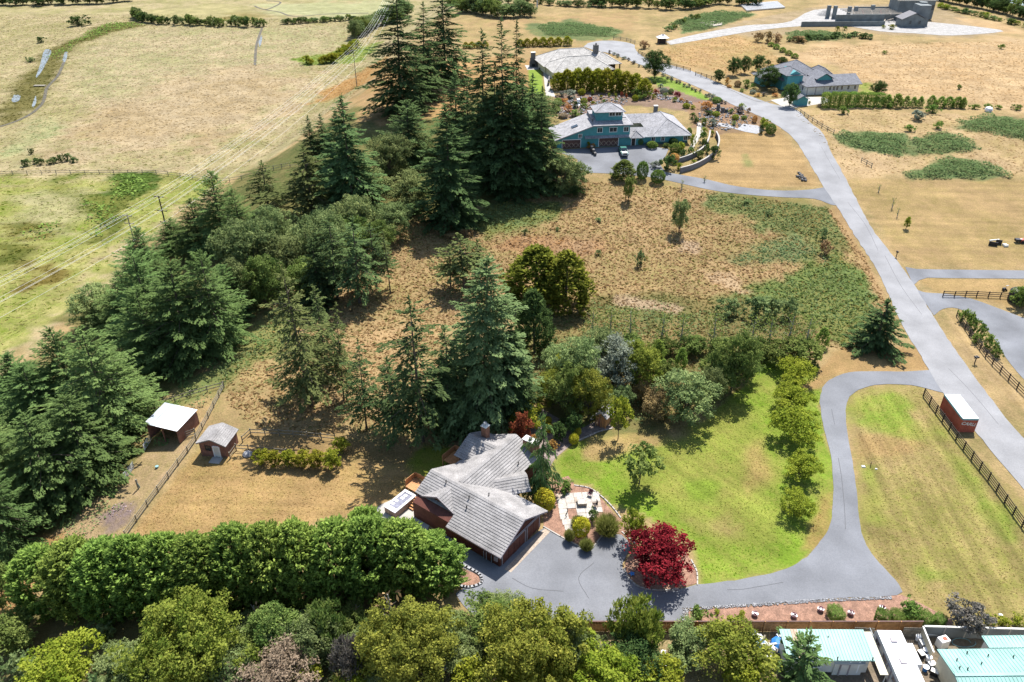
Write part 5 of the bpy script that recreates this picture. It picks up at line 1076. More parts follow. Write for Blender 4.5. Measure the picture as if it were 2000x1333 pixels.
for k in range(27): y = -4.2 + k * .32; bt.box((11.02, y, 2.46 + .9 * (1 - abs(y) / 4.4)), (.05, .05, 1.8 * (1 - abs(y) / 4.5) + .05))
for k in range(17): x = -2.3 + k * .3; bt.box((x, -2.92, 2.3), (.05, .05, 3.2 - .98 * abs(x - .2)))
for k in range(25): bt.box((3.4 + k * .31, -4.32, 1.1), (.05, .05, 2.3))
bt.build("battens", MT["redwood"], hs)["kind"] = "stuff"
window(hs, (-2.7, -2.96, 2.0), .7, 1.2); window(hs, (.6, -2.96, 1.0), 1.6, .8, frame=MT["trim"]); window(hs, (-1.2, -2.96, .9), .7, .9, frame=MT["trim"])
beam("wall_band", hs, (-3.2, -2.97, 1.55), (2.6, -2.97, 1.55), .06, .12, MT["trim"])
for x in (8.6, 9.0, 9.8): MB().lathe([(.06, 0), (.06, 1.3)], 8, (x, -4.42, .1)).build("utility_pipe", MT["steel"], hs)
MB().box((10.5, -4.43, 1.2), (.5, .2, .7)).build("meter_box", MT["trim"], hs)
strip("apron", [(985, 1113), (1064, 1033), (1077, 1037), (998, 1119)], MT["slab2"], .062, 1)
strip("pavement", [(690, 1022), (748, 984), (806, 960), (850, 1006), (826, 1052), (770, 1054)], MT["concrete"], .03, 1)
# --- swim spa, stairs and deck beside it
tb = thing("hot_tub", "long white hot tub with brown sides on the concrete pad", "hot tub", (-14.8, 78.0, gz(-14.8, 78.0)), math.atan2(-.6, .8))
MB().box((0, 0, .5), (1.95, 3.95, 1.0)).build("cabinet", MT["tubside"], tb)
rim = MB()
for c, d in (((-.86, 0), (.32, 4.1)), ((.86, 0), (.32, 4.1)), ((0, -1.72), (1.42, .66)), ((0, 1.86), (1.42, .38))): rim.box((c[0], c[1], 1.06), (d[0], d[1], .12))
rim.build("rim", MT["tub"], tb); MB().box((0, .2, 1.01), (1.44, 3.2, .05)).build("water_surface", MT["mirror"], tb)
for y in (-.9, -.2, .6, 1.2): MB().box((-.45 + .3 * (y > 0), y, 1.045), (.5, .42, .05)).build("seat", MT["tub"], tb)
MB().box((-.3, -1.99, .5), (.35, .03, .55)).build("access_panel", MT["tan"], tb)
p = at(801, 996); stt = thing("deck_stairs", "orange cedar steps climbing beside the hot tub", "stairs", p, math.atan2(-.6, .8))
for k in range(5): pbox("tread", stt, (0, .15 + k * .33, .2 + k * .2), (1.0, .28, .05), MT["cedar"])
for x in (-.46, .46): beam("stringer", stt, (x, 0, .05), (x, 1.65, .98), .05, .24, MT["cedar"])
p = at(806, 966); dk = thing("deck", "small cedar deck with solid railing behind the hot tub", "deck", p, math.atan2(-.6, .8))
for k in range(9): pbox("deck_board", dk, (-1.1 + k * .28, .9, 1.0), (.26, 2.2, .05), MT["cedar"])
for x, y in ((-1.15, 0), (1.2, 0), (-1.15, 1.9), (1.2, 1.9)): pbox("post", dk, (x, y, .9), (.12, .12, 1.9), MT["cedar"])
pbox("railing", dk, (-1.22, .95, 1.5), (.05, 2.0, .85), MT["cedar"]); pbox("railing", dk, (0, 2.02, 1.5), (2.4, .05, .85), MT["cedar"])
p = at(889, 906); dk = thing("deck", "cedar deck with railing in the roof corner of the house", "deck", p, math.atan2(-.6, .8))
for k in range(7): pbox("deck_board", dk, (-.9 + k * .28, 0, 1.0), (.26, 2.6, .05), MT["cedar"])
pbox("railing", dk, (-1.1, 0, 1.5), (.06, 2.8, .9), MT["cedar"]); pbox("railing", dk, (0, 1.4, 1.5), (2.2, .06, .9), MT["cedar"])
for x, y in ((-1.1, -1.35), (-1.1, 1.35), (1.0, 1.35)): pbox("post", dk, (x, y, .9), (.12, .12, 2.0), MT["cedar"])
# --- small gabled outbuildings
def shed(name, label, cat, R0, R1, ER, zr, ze, wall_m, roof_m, n=8, over=.3, panels=True):
    a, b, e = at(*R0, zr), at(*R1, zr), at(*ER, ze); g = gz(a.x, a.y); rz = frame_from(a, b); L = (b - a).to_2d().length
    d = Vector((math.cos(rz), math.sin(rz))); nrm = Vector((d.y, -d.x)); w = abs((e.to_2d() - a.to_2d()).dot(nrm))
    t = thing(name, label, cat, (a.x, a.y, min(g, gz(b.x, b.y))), rz); sl = (zr - ze) / w
    gable_wall(t, 'x', 0, over, L - over, w - over, zr, sl, wall_m, -.4)
    gable_roof(t, 'x', 0, 0, L, w, w, zr, sl, roof_m, n, n)
    return t, L, w
cp, L, w = shed("chicken_coop", "small brown coop with grey shingled roof and white door", "coop", (408.5, 860), (435, 825), (440, 873), 3.3, 2.35, MT["barnwood"], MT["tile"], 8)
door(cp, (.27, -.55, .1), .8, 1.8, MT["offwhite"], -math.pi / 2); window(cp, (.27, .7, 1.5), .8, .8, -math.pi / 2, frame=MT["darkwood"])
for k in range(14): pbox("wall_board", cp, (.28, -w + .45 + k * (2 * w - .9) / 13, 1.15), (.03, .12, 2.3), MT["barnwood"])
MB().box((-.5, -.6, .05), (1.3, 1.6, .1)).build("step", MT["concrete"], cp)
ph, L, w = shed("playhouse", "little cedar playhouse with grey gable roof by the thicket", "playhouse", (1174, 807), (1190, 790), (1190, 815), 2.9, 2.05, MT["cedar"], MT["tile"], 6, .4)
for y in (-.8, 0, .8): pbox("porch_post", ph, (.15, y, 1.0), (.09, .09, 2.0), MT["cedar"])
door(ph, (.37, .2, .1), .6, 1.5, MT["barnwood"], -math.pi / 2, frame=MT["cedar"])
for k in range(10): pbox("wall_board", ph, (.38, -w + .5 + k * (2 * w - 1.0) / 9, 1.0), (.03, .1, 1.9), MT["cedar"])
# barn with lean-to metal roof
A, B, C_ = at(290, 839, 2.5), at(346, 843, 2.5), at(375, 797, 2.9)
rz = frame_from(A, B); g = gz(B.x, B.y); bn = thing("barn", "open fronted barn with white and grey metal roof", "barn", (B.x, B.y, g), rz)
Lb = (B - A).to_2d().length + .6; Db = abs((C_ - B).to_2d().dot(Vector((-math.sin(rz), math.cos(rz)))))
for k in range(9):
    x1 = -Lb + Lb * (k + 1) / 9; x0 = -Lb + Lb * k / 9
    roof_plane(bn, (x0, 0, 2.5), (x1 - .03, 0, 2.5), (x1 - .03, Db, 2.95), (x0, Db, 2.95), MT["metalgrey"] if k < 3 else MT["metalwhite"], 0, "roof_sheet", .04)
    pbox("roof_seam", bn, (x1 - .02, Db / 2, 2.755), (.05, Db, .05), MT["metalgrey"] if k < 3 else MT["metalwhite"], rot=(math.atan2(.45, Db), 0, 0))
for k in range(14): pbox("wall_board", bn, (-.25, .3 + k * (Db - .5) / 13, 1.05), (.05, (Db - .5) / 13 - .02, 2.9), MT["barnwood"])
MB().box((-Lb / 2, Db - .2, 1.1), (Lb - .5, .08, 3.1)).build("back_wall", MT["barnwood"], bn); MB().box((-Lb + .3, Db / 2, 1.0), (.08, Db - .4, 3.0)).build("side_wall", MT["barnwood"], bn)
for x in (-.3, -Lb / 2, -Lb + .3): pbox("post", bn, (x, .25, 1.0), (.16, .16, 3.0), MT["barnwood"])
beam("header", bn, (-Lb + .3, .25, 2.3), (-.3, .25, 2.3), .1, .22, MT["barnwood"])

# --- shipping container at the roadside
cn = thing("shipping_container", "rust red shipping container with white roof beside the road", "container", (66.85, 93.85, gz(67, 97)), math.radians(89.2))
Lc, Wc, Hc = 6.06, 2.3, 2.59     # local x along its length (away from the camera), y towards the left
def corrugated(par, p0, d, n, up0, up1, nrm, m, name):
    b = MB(); pts = []
    for k in range(n * 4 + 1):
        off = .04 if (k % 4) in (1, 2) else 0.0; pts.append(Vector(p0) + Vector(d) * (k / (n * 4)) + Vector(nrm) * off)
    v = [(q.x, q.y, up0) for q in pts] + [(q.x, q.y, up1) for q in pts]; kk = len(pts)
    b.add(v, [(i, i + 1, kk + i + 1, kk + i) for i in range(kk - 1)]); return b.build(name, m, par)
corrugated(cn, (.1, .0, 0), (Lc - .2, 0, 0), 20, .16, Hc - .3, (0, .04 / .04, 0), MT["rust"], "side_panel")
corrugated(cn, (.1, -Wc, 0), (Lc - .2, 0, 0), 20, .16, Hc - .3, (0, -1, 0), MT["rust"], "side_panel")
corrugated(cn, (0, -Wc + .1, 0), (0, Wc - .2, 0), 8, .16, Hc - .3, (-1, 0, 0), MT["rust"], "end_panel")
corrugated(cn, (Lc, -Wc + .1, 0), (0, Wc - .2, 0), 8, .16, Hc - .3, (1, 0, 0), MT["rust"], "end_panel")
MB().box((Lc / 2, -Wc / 2, Hc - .02), (Lc - .02, Wc - .02, .05)).build("roof", MT["white"], cn); MB().box((Lc / 2, -Wc / 2, .1), (Lc - .1, Wc - .1, .14)).build("floor", MT["rust"], cn)
for y in (0.02, -Wc - .02):
    beam("top_rail", cn, (0, y, Hc - .17), (Lc, y, Hc - .17), .1, .28, MT["steelteal"]); beam("bottom_rail", cn, (0, y, .12), (Lc, y, .12), .09, .16, MT["rust"])
for x in (-.02, Lc + .02): beam("end_rail", cn, (x, -Wc, Hc - .17), (x, 0, Hc - .17), .1, .28, MT["steelteal"]); beam("sill", cn, (x, -Wc, .12), (x, 0, .12), .09, .16, MT["rust"])
for x in (.02, Lc - .02):
    for y in (-.02, -Wc + .02): pbox("corner_post", cn, (x, y, Hc / 2 - .05), (.15, .15, Hc - .2), MT["rust"])
for x, y in ((2.0, -1.2), (4.3, -.5)): MB().box((x, y, Hc + .03), (.22, .08, .04)).build("vent", MT["black"], cn)
def lettering(text, par, loc, rot, size, m, name="lettering", shear=0.0):
    cu = bpy.data.curves.new(name, 'FONT'); cu.body = text; cu.size = size; cu.extrude = .004; cu.shear = shear; cu.align_x = 'CENTER'; cu.offset = size * .02
    tmp = bpy.data.objects.new("text", cu); COL.objects.link(tmp); dg = bpy.context.evaluated_depsgraph_get()
    me = bpy.data.meshes.new_from_object(tmp.evaluated_get(dg)); bpy.data.objects.remove(tmp)
    me.materials.clear(); me.materials.append(m); o = bpy.data.objects.new(name, me); link(o, par); o.location = loc; o.rotation_euler = rot; return o
lettering("CARU.", cn, (-.075, -1.05, 1.35), (math.pi / 2, .14, -math.pi / 2), .78, MT["offwhite"], shear=.25)

# --- the teal house on the knoll
a, b = at(1088, 291), at(1345, 279); rz = frame_from(a, b); th = thing("house", "teal two storey house with grey shingle roofs and a small tower", "house", (a.x, a.y, a.z), rz)
W = (b - a).to_2d().length; k = W / 34.0; SH = MT["shingle"]; TE = MT["teal"]
MB().prism([(0, 0), (18.4 * k, 0), (18.4 * k, 10), (0, 10)], -.6, 2.5).build("wall", TE, th)
b_ = MB(); X = [(0, 2.45), (18.4 * k, 2.45), (18.4 * k, 5.75), (8.9 * k, 5.75)]
b_.add([(x, 0.003, z) for x, z in X] + [(x, 9.99, z) for x, z in X], [(0, 1, 2, 3), (7, 6, 5, 4), (1, 5, 6, 2), (2, 6, 7, 3), (3, 7, 4, 0)]); b_.build("wall", TE, th)
roof_plane(th, (-.8, 10.6, 2.35), (-.8, -.7, 2.35), (9.0 * k, -.7, 6.0), (9.8 * k, 10.6, 6.3), SH, 0)
roof_plane(th, (8.9 * k, -.7, 5.98), (19 * k, -.7, 5.98), (17.6 * k, 4.2, 7.0), (9.6 * k, 4.2, 7.0), SH, 0)
roof_plane(th, (19 * k, -.7, 5.98), (19 * k, 10.6, 5.98), (17.6 * k, 7, 7.0), (17.6 * k, 4.2, 7.0), SH, 0)
MB().prism([(9.2 * k, 3.0), (17.9 * k, 3.0), (17.9 * k, 10.4), (9.2 * k, 10.4)], 5.6, 6.9).build("roof", SH, th)
beam("fascia", th, (-.8, -.73, 2.27), (9.0 * k, -.73, 5.92), .05, .24, MT["trim"]); beam("fascia", th, (9.0 * k, -.73, 5.9), (19 * k, -.73, 5.9), .05, .24, MT["trim"])
MB().prism([(10.0 * k, 1.9), (16.7 * k, 1.9), (16.7 * k, 7.4), (10.0 * k, 7.4)], 5.5, 8.9).build("tower_wall", TE, th)
hip_roof(th, 9.4 * k, 17.3 * k, 1.2, 8.0, 8.85, 10.4, SH)
for x in (14.0, 15.6): window(th, (x * k, 1.86, 8.15), 1.5 * k, 1.0, mull=1)
for x, w_, h_ in ((10.7, 1.3, 1.25), (14.1, 1.9, 1.2), (17.4, 1.25, 1.25)): window(th, (x * k, -.04, 4.6), w_ * k, h_)
window(th, (5.75 * k, -.04, 3.2), .95, 1.0, mull=1)
door(th, (3.6 * k, -.03, .05), 4.6 * k, 2.2, MT["doorwood"], 0, 4, True, name="garage_door"); door(th, (13.1 * k, -.03, .25), 4.9 * k, 2.3, MT["doorwood"], 0, 4, True, name="garage_door")
roof_plane(th, (6.9 * k, -1.0, 2.75), (18.4 * k, -1.0, 2.75), (18.4 * k, 0, 3.2), (6.9 * k, 0, 3.2), SH, 0, "pent_roof", .1)
for k2 in range(3): MB().box((4.9 * k + .02, 3.4 + k2 * .55, 4.55), (1.6, .42, .05)).build("skylight", MT["glass"], th).rotation_euler = (0, 0, 0)
for o in [o for o in th.children if o.name.startswith("skylight")]:
    for v in o.data.vertices: v.co.z = 4.62 + (v.co.x - 4.9 * k) * .372 + (.06 if v.co.z > 4.55 else -.04)
# right hand single storey wing round a small court
MB().prism([(18.4 * k, 0), (33.6 * k, 0), (33.6 * k, 4.8), (18.4 * k, 4.8)], -.6, 2.75).build("wall", TE, th)
MB().prism([(24.6 * k, 4.8), (33.6 * k, 4.8), (33.6 * k, 16.4), (24.6 * k, 16.4)], -.6, 2.75).build("wall", TE, th)
MB().prism([(19.4 * k, 11.4), (24.6 * k, 11.4), (24.6 * k, 16.4), (19.4 * k, 16.4)], -.6, 2.75).build("wall", MT["cream"], th)
hip_roof(th, 23.9 * k, 34.4 * k, -.8, 17.2, 2.7, 5.6, SH); gable_roof(th, 'x', 2.3, 18.4 * k, 29 * k, 3.1, 3.1, 4.35, .53, SH); gable_roof(th, 'x', 14, 18.8 * k, 29 * k, 3.2, 3.2, 4.5, .53, SH)
hip_roof(th, 18.3 * k, 21.9 * k, -1.4, 2.4, 2.55, 4.0, SH)
beam("fascia", th, (21.9 * k, -.84, 2.62), (34.4 * k, -.84, 2.62), .05, .22, MT["white"])
MB().prism([(21.8 * k, -.05), (33.65 * k, -.05), (33.65 * k, 0), (21.8 * k, 0)], -.5, .85).build("stone_base", MT["tealdark"], th)
door(th, (19.5 * k, -.05, .05), 1.0, 2.1, MT["darkwood"]); 
for x in (24.6, 27.1, 33.0): window(th, (x * k, -.06, 1.75), 1.0, 1.25, mull=1)
c_ = MB().box((28.6 * k, 14.5, 5.4), (1.0, .9, 1.9)).build("chimney", MT["stone"], th); MB().box((28.6 * k, 14.5, 6.4), (1.15, 1.05, .1)).build("chimney_cap", MT["offwhite"], c_)
# pickup on the forecourt
p = at(1217, 301); pk = thing("pickup_truck", "green pickup truck parked before the teal house garage", "pickup truck", p, math.radians(-86))
pr = [(-2.6, .5), (-2.62, .95), (-1.1, 1.0), (-.95, 1.02), (-.35, 1.72), (.9, 1.74), (1.0, 1.08), (2.55, 1.05), (2.6, .5)]
bd = MB(); v = [(-x, -.9 + .06 * (z > 1.2) * 2, z) for x, z in pr] + [(-x, .9 - .06 * (z > 1.2) * 2, z) for x, z in pr]; n_ = len(pr)
bd.add(v, [tuple(range(n_)), tuple(range(n_, 2 * n_))[::-1]] + [(i, n_ + i, n_ + (i + 1) % n_, (i + 1) % n_) for i in range(n_)]); bd.build("body", MT["paintteal"], pk)
MB().box((-1.85, 0, 1.06), (1.4, 1.5, .05)).build("load_bed", MT["black"], pk)
MB().add([(.97, -.72, 1.06), (.97, .72, 1.06), (.42, .70, 1.68), (.42, -.70, 1.68)], [(0, 1, 2, 3)]).build("windscreen", MT["glass"], pk)
MB().box((1.85, 0, 1.05), (1.3, 1.3, .06)).build("bonnet", MT["offwhite"], pk); MB().box((2.64, 0, .58), (.1, 1.8, .2)).build("bumper", MT["steel"], pk); MB().box((2.62, 0, .85), (.06, .9, .22)).build("grille", MT["black"], pk)
for y in (-.7, .7): MB().box((2.62, y, .86), (.06, .3, .2)).build("headlight", MT["white"], pk)
for x in (-1.65, 1.65):
    for y in (-.82, .82):
        wh = MB().tube([(x, y - .12, .37), (x, y + .12, .37)], .37, 14).build("wheel", MT["rubber"], pk); MB().tube([(x, y - .13, .37), (x, y + .13, .37)], .2, 10).build("rim", MT["steel"], wh)
for y in (-.86, .86):
    MB().box((-.2, y * .985, 1.4), (1.0, .03, .4)).build("side_window", MT["glass"], pk)
# low wall with planter, retaining walls, entry pillars
p = at(1153, 297); pw = thing("planter_wall", "stepped dark planter wall between the teal garage doors", "planter wall", p, rz)
for q in range(3): MB().box((.3 + q * .25, -q * 1.1, .8 - q * .28), (.6, 1.1, 1.7 - q * .55)).build("wall_block", MT["stone"], pw)
def block_wall(label, pts, hgt, group=None):
    q = px_smooth(pts, 5); t = thing("retaining_wall", label, "retaining wall", (q[0][0], q[0][1], gz(*q[0])))
    for i in range(len(q) - 1):
        a_, b2 = Vector(q[i]), Vector(q[i + 1])
        if (b2 - a_).length < .05: continue
        for r in range(5): beam("block_row", t, (a_.x - q[0][0], a_.y - q[0][1], gz(*a_) - t.location.z + hgt * (r + .5) / 5), (b2.x - q[0][0] , b2.y - q[0][1], gz(*b2) - t.location.z + hgt * (r + .5) / 5), .3 - .02 * (r % 2), hgt / 5 - .025, MT["block"])
        beam("cap_stone", t, (a_.x - q[0][0], a_.y - q[0][1], gz(*a_) - t.location.z + hgt + .04), (b2.x - q[0][0], b2.y - q[0][1], gz(*b2) - t.location.z + hgt + .04), .4, .09, MT["concrete"])
block_wall("upper curved grey block retaining wall below the teal house", [(1320, 320), (1345, 312), (1365, 302), (1378, 290), (1384, 276), (1386, 264)], 1.2)
block_wall("lower curved grey block retaining wall below the teal house", [(1328, 338), (1350, 332), (1372, 322), (1392, 308), (1402, 292), (1403, 278), (1398, 266)], 1.3)
for i, (x, y, hh) in enumerate(((1402, 217, 1.9), (1411, 220, 1.3), (1418, 220, .9))):
    p = at(x, y); t = thing("stone_pillar", ("tallest", "middle", "shortest")[i] + " dark stone pillar in the garden by upper road", "pillar", p, .3)
    for r in range(4): MB().box((0, 0, hh * (r + .5) / 4), (.75 - .04 * (r % 2), .75 - .04 * (r % 2), hh / 4 - .02)).build("stone_course", MT["stone"], t)
    MB().box((0, 0, hh + .06), (.85, .85, .12)).build("cap", MT["stone"], t)

# --- pale roofed house above it, with fireplace and pergola
a, b = at(1080, 160), at(1200, 152); rz = frame_from(a, b); up = thing("house", "low house with pale weathered hip roofs behind golden hedge", "house", at(1080, 160), rz); W = (b - a).to_2d().length; PR = MT["paleroof"]
def block(par, x0, x1, y0, y1, ze, wall, m=None, z0=-1.5): return MB().prism([(x0, y0), (x1, y0), (x1, y1), (x0, y1)], z0, ze).build("wall", wall, par)
block(up, .8, W - .8, 1, 11, 2.75, MT["cream"]); block(up, .5, W + 1, 11, 22, 2.75, MT["cream"]); block(up, W, W + 3.6, 9, 19, 2.75, MT["darkwood"])
hip_roof(up, 0, W, 0, 13, 2.7, 6.2, PR); hip_roof(up, -.5, W + 2, 9, 24, 2.7, 6.6, PR); hip_roof(up, W - 6, W + 5.2, 7, 20, 2.7, 5.6, PR)
c_ = MB().box((W - 2.0, 14, 6.2), (1.6, 1.4, 3.2)).build("chimney", MT["stone"], up); MB().lathe([(.25, 0), (.25, .6)], 8, (W - 2, 14, 7.8)).build("flue", MT["black"], c_)
for x in (W + 4.6, W + 2.0): pbox("post", up, (x, 7.4, 1.2), (.35, .35, 3.0), MT["darkwood"])
p = at(1041, 131); fp = thing("outdoor_fireplace", "tall dark stone outdoor fireplace beside the pale roofed house", "fireplace", p, .2)
MB().box((0, 0, .9), (2.4, 1.3, 1.8)).build("hearth", MT["stone"], fp); MB().prism([(-1.0, -.55), (1.0, -.55), (1.0, .55), (-1.0, .55)], 1.8, 3.0).build("breast", MT["stone"], fp); MB().box((0, 0, 3.9), (1.5, 1.0, 1.9)).build("stack", MT["stone"], fp); MB().box((0, -.66, .7), (1.1, .06, .9)).build("firebox", MT["black"], fp); MB().box((0, 0, 4.9), (1.7, 1.2, .15)).build("cap", MT["offwhite"], fp)
p = at(1056, 132); pg = thing("pergola", "dark timber pergola next to the outdoor fireplace", "pergola", p, .2)
for x in (-1.2, 1.2):
    for y in (0, 2.4): pbox("post", pg, (x, y, 1.3), (.2, .2, 2.6), MT["darkwood"])
for y in (0, 2.4): beam("beam", pg, (-1.6, y, 2.65), (1.6, y, 2.65), .12, .22, MT["darkwood"])
for k2 in range(5): beam("rafter", pg, (-1.3 + k2 * .65, -.4, 2.85), (-1.3 + k2 * .65, 2.8, 2.85), .08, .16, MT["darkwood"])
p = at(1058, 136); tbk = thing("patio_table", "patio table with benches below the pergola", "table", p, .2)
MB().box((0, 0, .74), (1.8, .9, .06)).build("table_top", MT["offwhite"], tbk)
for x in (-.8, .8): pbox("leg", tbk, (x, 0, .36), (.1, .7, .72), MT["darkwood"])
for y in (-.8, .8): pbox("bench", tbk, (0, y, .43), (1.7, .3, .06), MT["greywood"])
p = at(1071, 168); t = thing("stone_wall", "short brown stone wall at the end of the golden hedge", "wall", p, math.pi / 2 - .1)
for r in range(6): MB().box((2.5, 0, .18 + r * .3), (5.5, .45 - .03 * (r % 2), .27)).build("stone_course", MT["stone"], t)
# gazebo, and a gate by the turning circle
p = at(1293, 85); gz_ = thing("pump_house", "small hut with pale hip roof beside the access road", "hut", p, .1)
for x in (-1.5, 1.5):
    for y in (-1.2, 1.2): pbox("post", gz_, (x, y, 1.1), (.2, .2, 2.2), MT["darkwood"])
MB().box((0, .3, .9), (2.8, 1.6, 1.8)).build("wall", MT["darkwood"], gz_); hip_roof(gz_, -2.2, 2.2, -1.8, 1.8, 2.2, 3.3, MT["metalwhite"]); MB().box((0, -.2, 3.15), (.9, .6, .2)).build("roof_vent", MT["darkwood"], gz_)
# --- far house
a, b = at(1572, 188), at(1681, 182); rz = frame_from(a, b); fh = thing("house", "grey hip roofed house with teal gables by the upper road", "house", a, rz); W = (b - a).to_2d().length; SR = MT["slateroof"]
block(fh, .6, W - .6, .8, 8.5, 2.85, MT["offwhite"]); block(fh, -4, W * .55, 8, 20, 3.4, TE); block(fh, -8, -2, 13, 19, 2.6, TE)
roof_plane(fh, (0, 0, 2.75), (W, 0, 2.75), (W, 5, 4.9), (4.5, 5, 4.9), SR); roof_plane(fh, (0, 0, 2.75), (0, 10, 2.75), (4.5, 5, 4.9), (4.5, 5, 4.9), SR); roof_plane(fh, (W, 10, 2.75), (0, 10, 2.75), (4.5, 5, 4.9), (W, 5, 4.9), SR)
hip_roof(fh, -5, W * .58, 6.5, 22, 3.3, 7.6, SR); hip_roof(fh, -9, -1, 12, 20, 2.6, 4.3, SR); hip_roof(fh, W * .5, W * .8, 9, 19, 2.9, 5.2, SR)
gable_wall(fh, 'y', W * .38, 2.6, 6.5, 2.4, 5.9, .55, TE, 3.6, "dormer_wall"); gable_roof(fh, 'y', W * .38, 2.1, 8.5, 3.0, 3.0, 6.0, .55, SR)
gable_wall(fh, 'y', -1.5, 5.0, 12, 2.6, 6.6, .5, TE, 2.5, "dormer_wall"); hip_roof(fh, -4.8, 1.8, 4.6, 13, 5.2, 6.9, SR)
for x in (.12, .27): door(fh, (W * x, .77, -.1), 2.6, 2.4, MT["offwhite"], 0, 3, name="garage_door", frame=MT["trim"])
for x in (.45, .52, .58, .66, .78, .9): window(fh, (W * x, .76, 1.7), .8, 1.3)
for y in (3, 5.5): window(fh, (.56, y, 1.6), 1.0, 1.3, -math.pi / 2)
R0, R1, ER = (1567, 194), (1562, 190), (1580, 199)
p = at(1566, 207); gs = thing("garden_shed", "small teal shed with grey gable roof by the far house", "shed", p, rz)
gable_wall(gs, 'y', 0, 0, 2.6, 1.7, 3.0, .5, TE, -.5); gable_roof(gs, 'y', 0, -.4, 3.0, 2.1, 2.1, 3.1, .5, SR)
# --- half built concrete house at the top right
cs = thing("unfinished_house", "half built concrete house with bare beams at top right", "building site", at(1760, 54), .02)
def wallp(x0, x1, y, z0, z1, m="conc", d=.35, nm="concrete_wall"): return MB().box(((x0 + x1) / 2, y, (z0 + z1) / 2), (x1 - x0, d, z1 - z0)).build(nm, MT[m], cs)
MB().box((13, 22, 4), (16, 10, 7.6)).build("concrete_wall", MT["conc"], cs); wallp(-10, 5, 26, 0, 4); wallp(-10, 5, 16, 0, 2.4, d=.3)
for k2 in range(24): beam("rafter", cs, (4 + k2 * .75, 16, 8.1), (4 + k2 * .75, 27, 8.6), .2, .3, MT["studs"])
window(cs, (16.5, 16.93, 5.0), 2.0, 1.8, d=.2, mull=0, frame=MT["conc"], pane="studs"); window(cs, (20.2, 16.93, 5.0), 1.2, 2.2, d=.2, mull=0, frame=MT["conc"])
gable_wall(cs, 'y', 5, 0, 6, 5, 5.6, .45, MT["conc"], -1, "gable_wall"); gable_roof(cs, 'y', 5, -.4, 6.4, 5.6, 5.6, 5.8, .45, MT["block"])
for x in (3.4, 7.4): window(cs, (x, -.06, 2.0), .9, 1.3, d=.2, mull=0, frame=MT["conc"])
MB().box((10.5, 7, 4.0), (5, 6, 8)).build("concrete_wall", MT["conc"], cs); MB().lathe([(1.8, -1), (1.8, 8.5), (2.0, 8.5)], 14, (12, 10, 0)).build("round_tower", MT["conc"], cs)
for k2 in range(5): beam("steel_beam", cs, (-16 + k2 * 4, 12, 3.0), (-13 + k2 * 4, 21, 3.0), .3, .4, MT["redsteel"] if k2 % 2 else MT["studs"])
for k2 in range(5): beam("beam", cs, (-18, 12 + k2 * 3, 3.4), (6, 12 + k2 * 3, 3.4), .3, .35, MT["studs"])
for x in (-24, -21.5, -16, -13, -4): MB().box((x, 18 + .4 * abs(x + 15), 2.6), (1.5, 1.2, 5.4)).build("concrete_column", MT["conc"], cs)
for k2 in range(12): beam("timber", cs, (-22 + k2 * 2.2, 12 + (k2 % 3) * 2, .4), (-19 + k2 * 2.2, 15 + (k2 % 2) * 3, .6 + .2 * (k2 % 3)), .3, .25, MT["studs"])
rw = thing("concrete_wall", "long two tier concrete retaining wall at building site", "retaining wall", at(1632, 52), .03)
MB().box((10.5, 1.6, 2.2), (21, .4, 4.4)).build("upper_wall", MT["conc"], rw); MB().box((3, 0, .9), (36, .4, 2.2)).build("lower_wall", MT["conc"], rw)
for k2 in range(5): MB().box((1 + k2 * 4.7, 1.38, 2.2), (.12, .06, 4.3)).build("joint_rib", MT["conc"], rw)
p = at(1612, 30); gp = MB(); gp.lathe([(4.0, 0), (2.8, 1.0), (1.4, 1.9), (.2, 2.3)], 14); o = gp.build("gravel_pile", MT["gravel"], None, p); tag(o, "heap of dark gravel left of the building site", "gravel pile")
lm = thing("lumber_stack", "spread of stacked white boards left of building site", "lumber", at(1400, 52), .5)
for k2 in range(9): beam("board", lm, (-4 + (k2 % 3), k2 * 1.0, .3), (3 + (k2 % 4), k2 * 1.0 + .4, .3), .5, .3, MT["studs"])
l2 = thing("pipe_stack", "rows of pale pipes laid out by the access road", "pipes", at(1500, 20), .35)
for k2 in range(10): beam("pipe", l2, (-12 + k2 * .7, k2 * 1.6, .4), (10 + k2 * .7, k2 * 1.6 + 1, .4), .7, .6, MT["steel"])

# --- trailers and sheds beyond the board fence
A, B, C_ = at(1522, 1229, 3.1), at(1686, 1230, 3.1), at(1701, 1290, 2.8)
t1 = thing("mobile_home", "left mobile home with pale aqua ribbed metal roof", "mobile home", (A.x, A.y, 0), frame_from(A, B)); Wt = (B - A).to_2d().length; Dt = (A.y - C_.y)
sl = .3 / Dt
roof_plane(t1, (0, -Dt, 2.8), (Wt, -Dt, 2.8), (Wt, 0, 3.1), (0, 0, 3.1), MT["aqua"], 0)
for k2 in range(27):
    mm = MT["tan"] if k2 in (3, 4, 5) else MT["aqua"]; pbox("roof_seam", t1, (Wt * (k2 + .5) / 27, -Dt / 2, 2.975), (.05, Dt, .06), mm, rot=(math.atan(sl), 0, 0))
for k2 in (3, 4): MB().add([(Wt * (k2 + .5) / 27 + .03, -Dt, 2.806), (Wt * (k2 + 1.5) / 27 - .03, -Dt, 2.806), (Wt * (k2 + 1.5) / 27 - .03, 0, 3.106), (Wt * (k2 + .5) / 27 + .03, 0, 3.106)], [(0, 1, 2, 3)]).build("faded_sheet", MT["tan"], t1)
MB().prism([(.3, -Dt + .4), (Wt - .3, -Dt + .4), (Wt - .3, -.3), (.3, -.3)], .3, 2.75).build("wall", MT["offwhite"], t1)
window(t1, (Wt * .35, -Dt + .36, 1.7), 1.2, .9); door(t1, (Wt * .8, -Dt + .37, .4), .85, 1.95, MT["offwhite"])
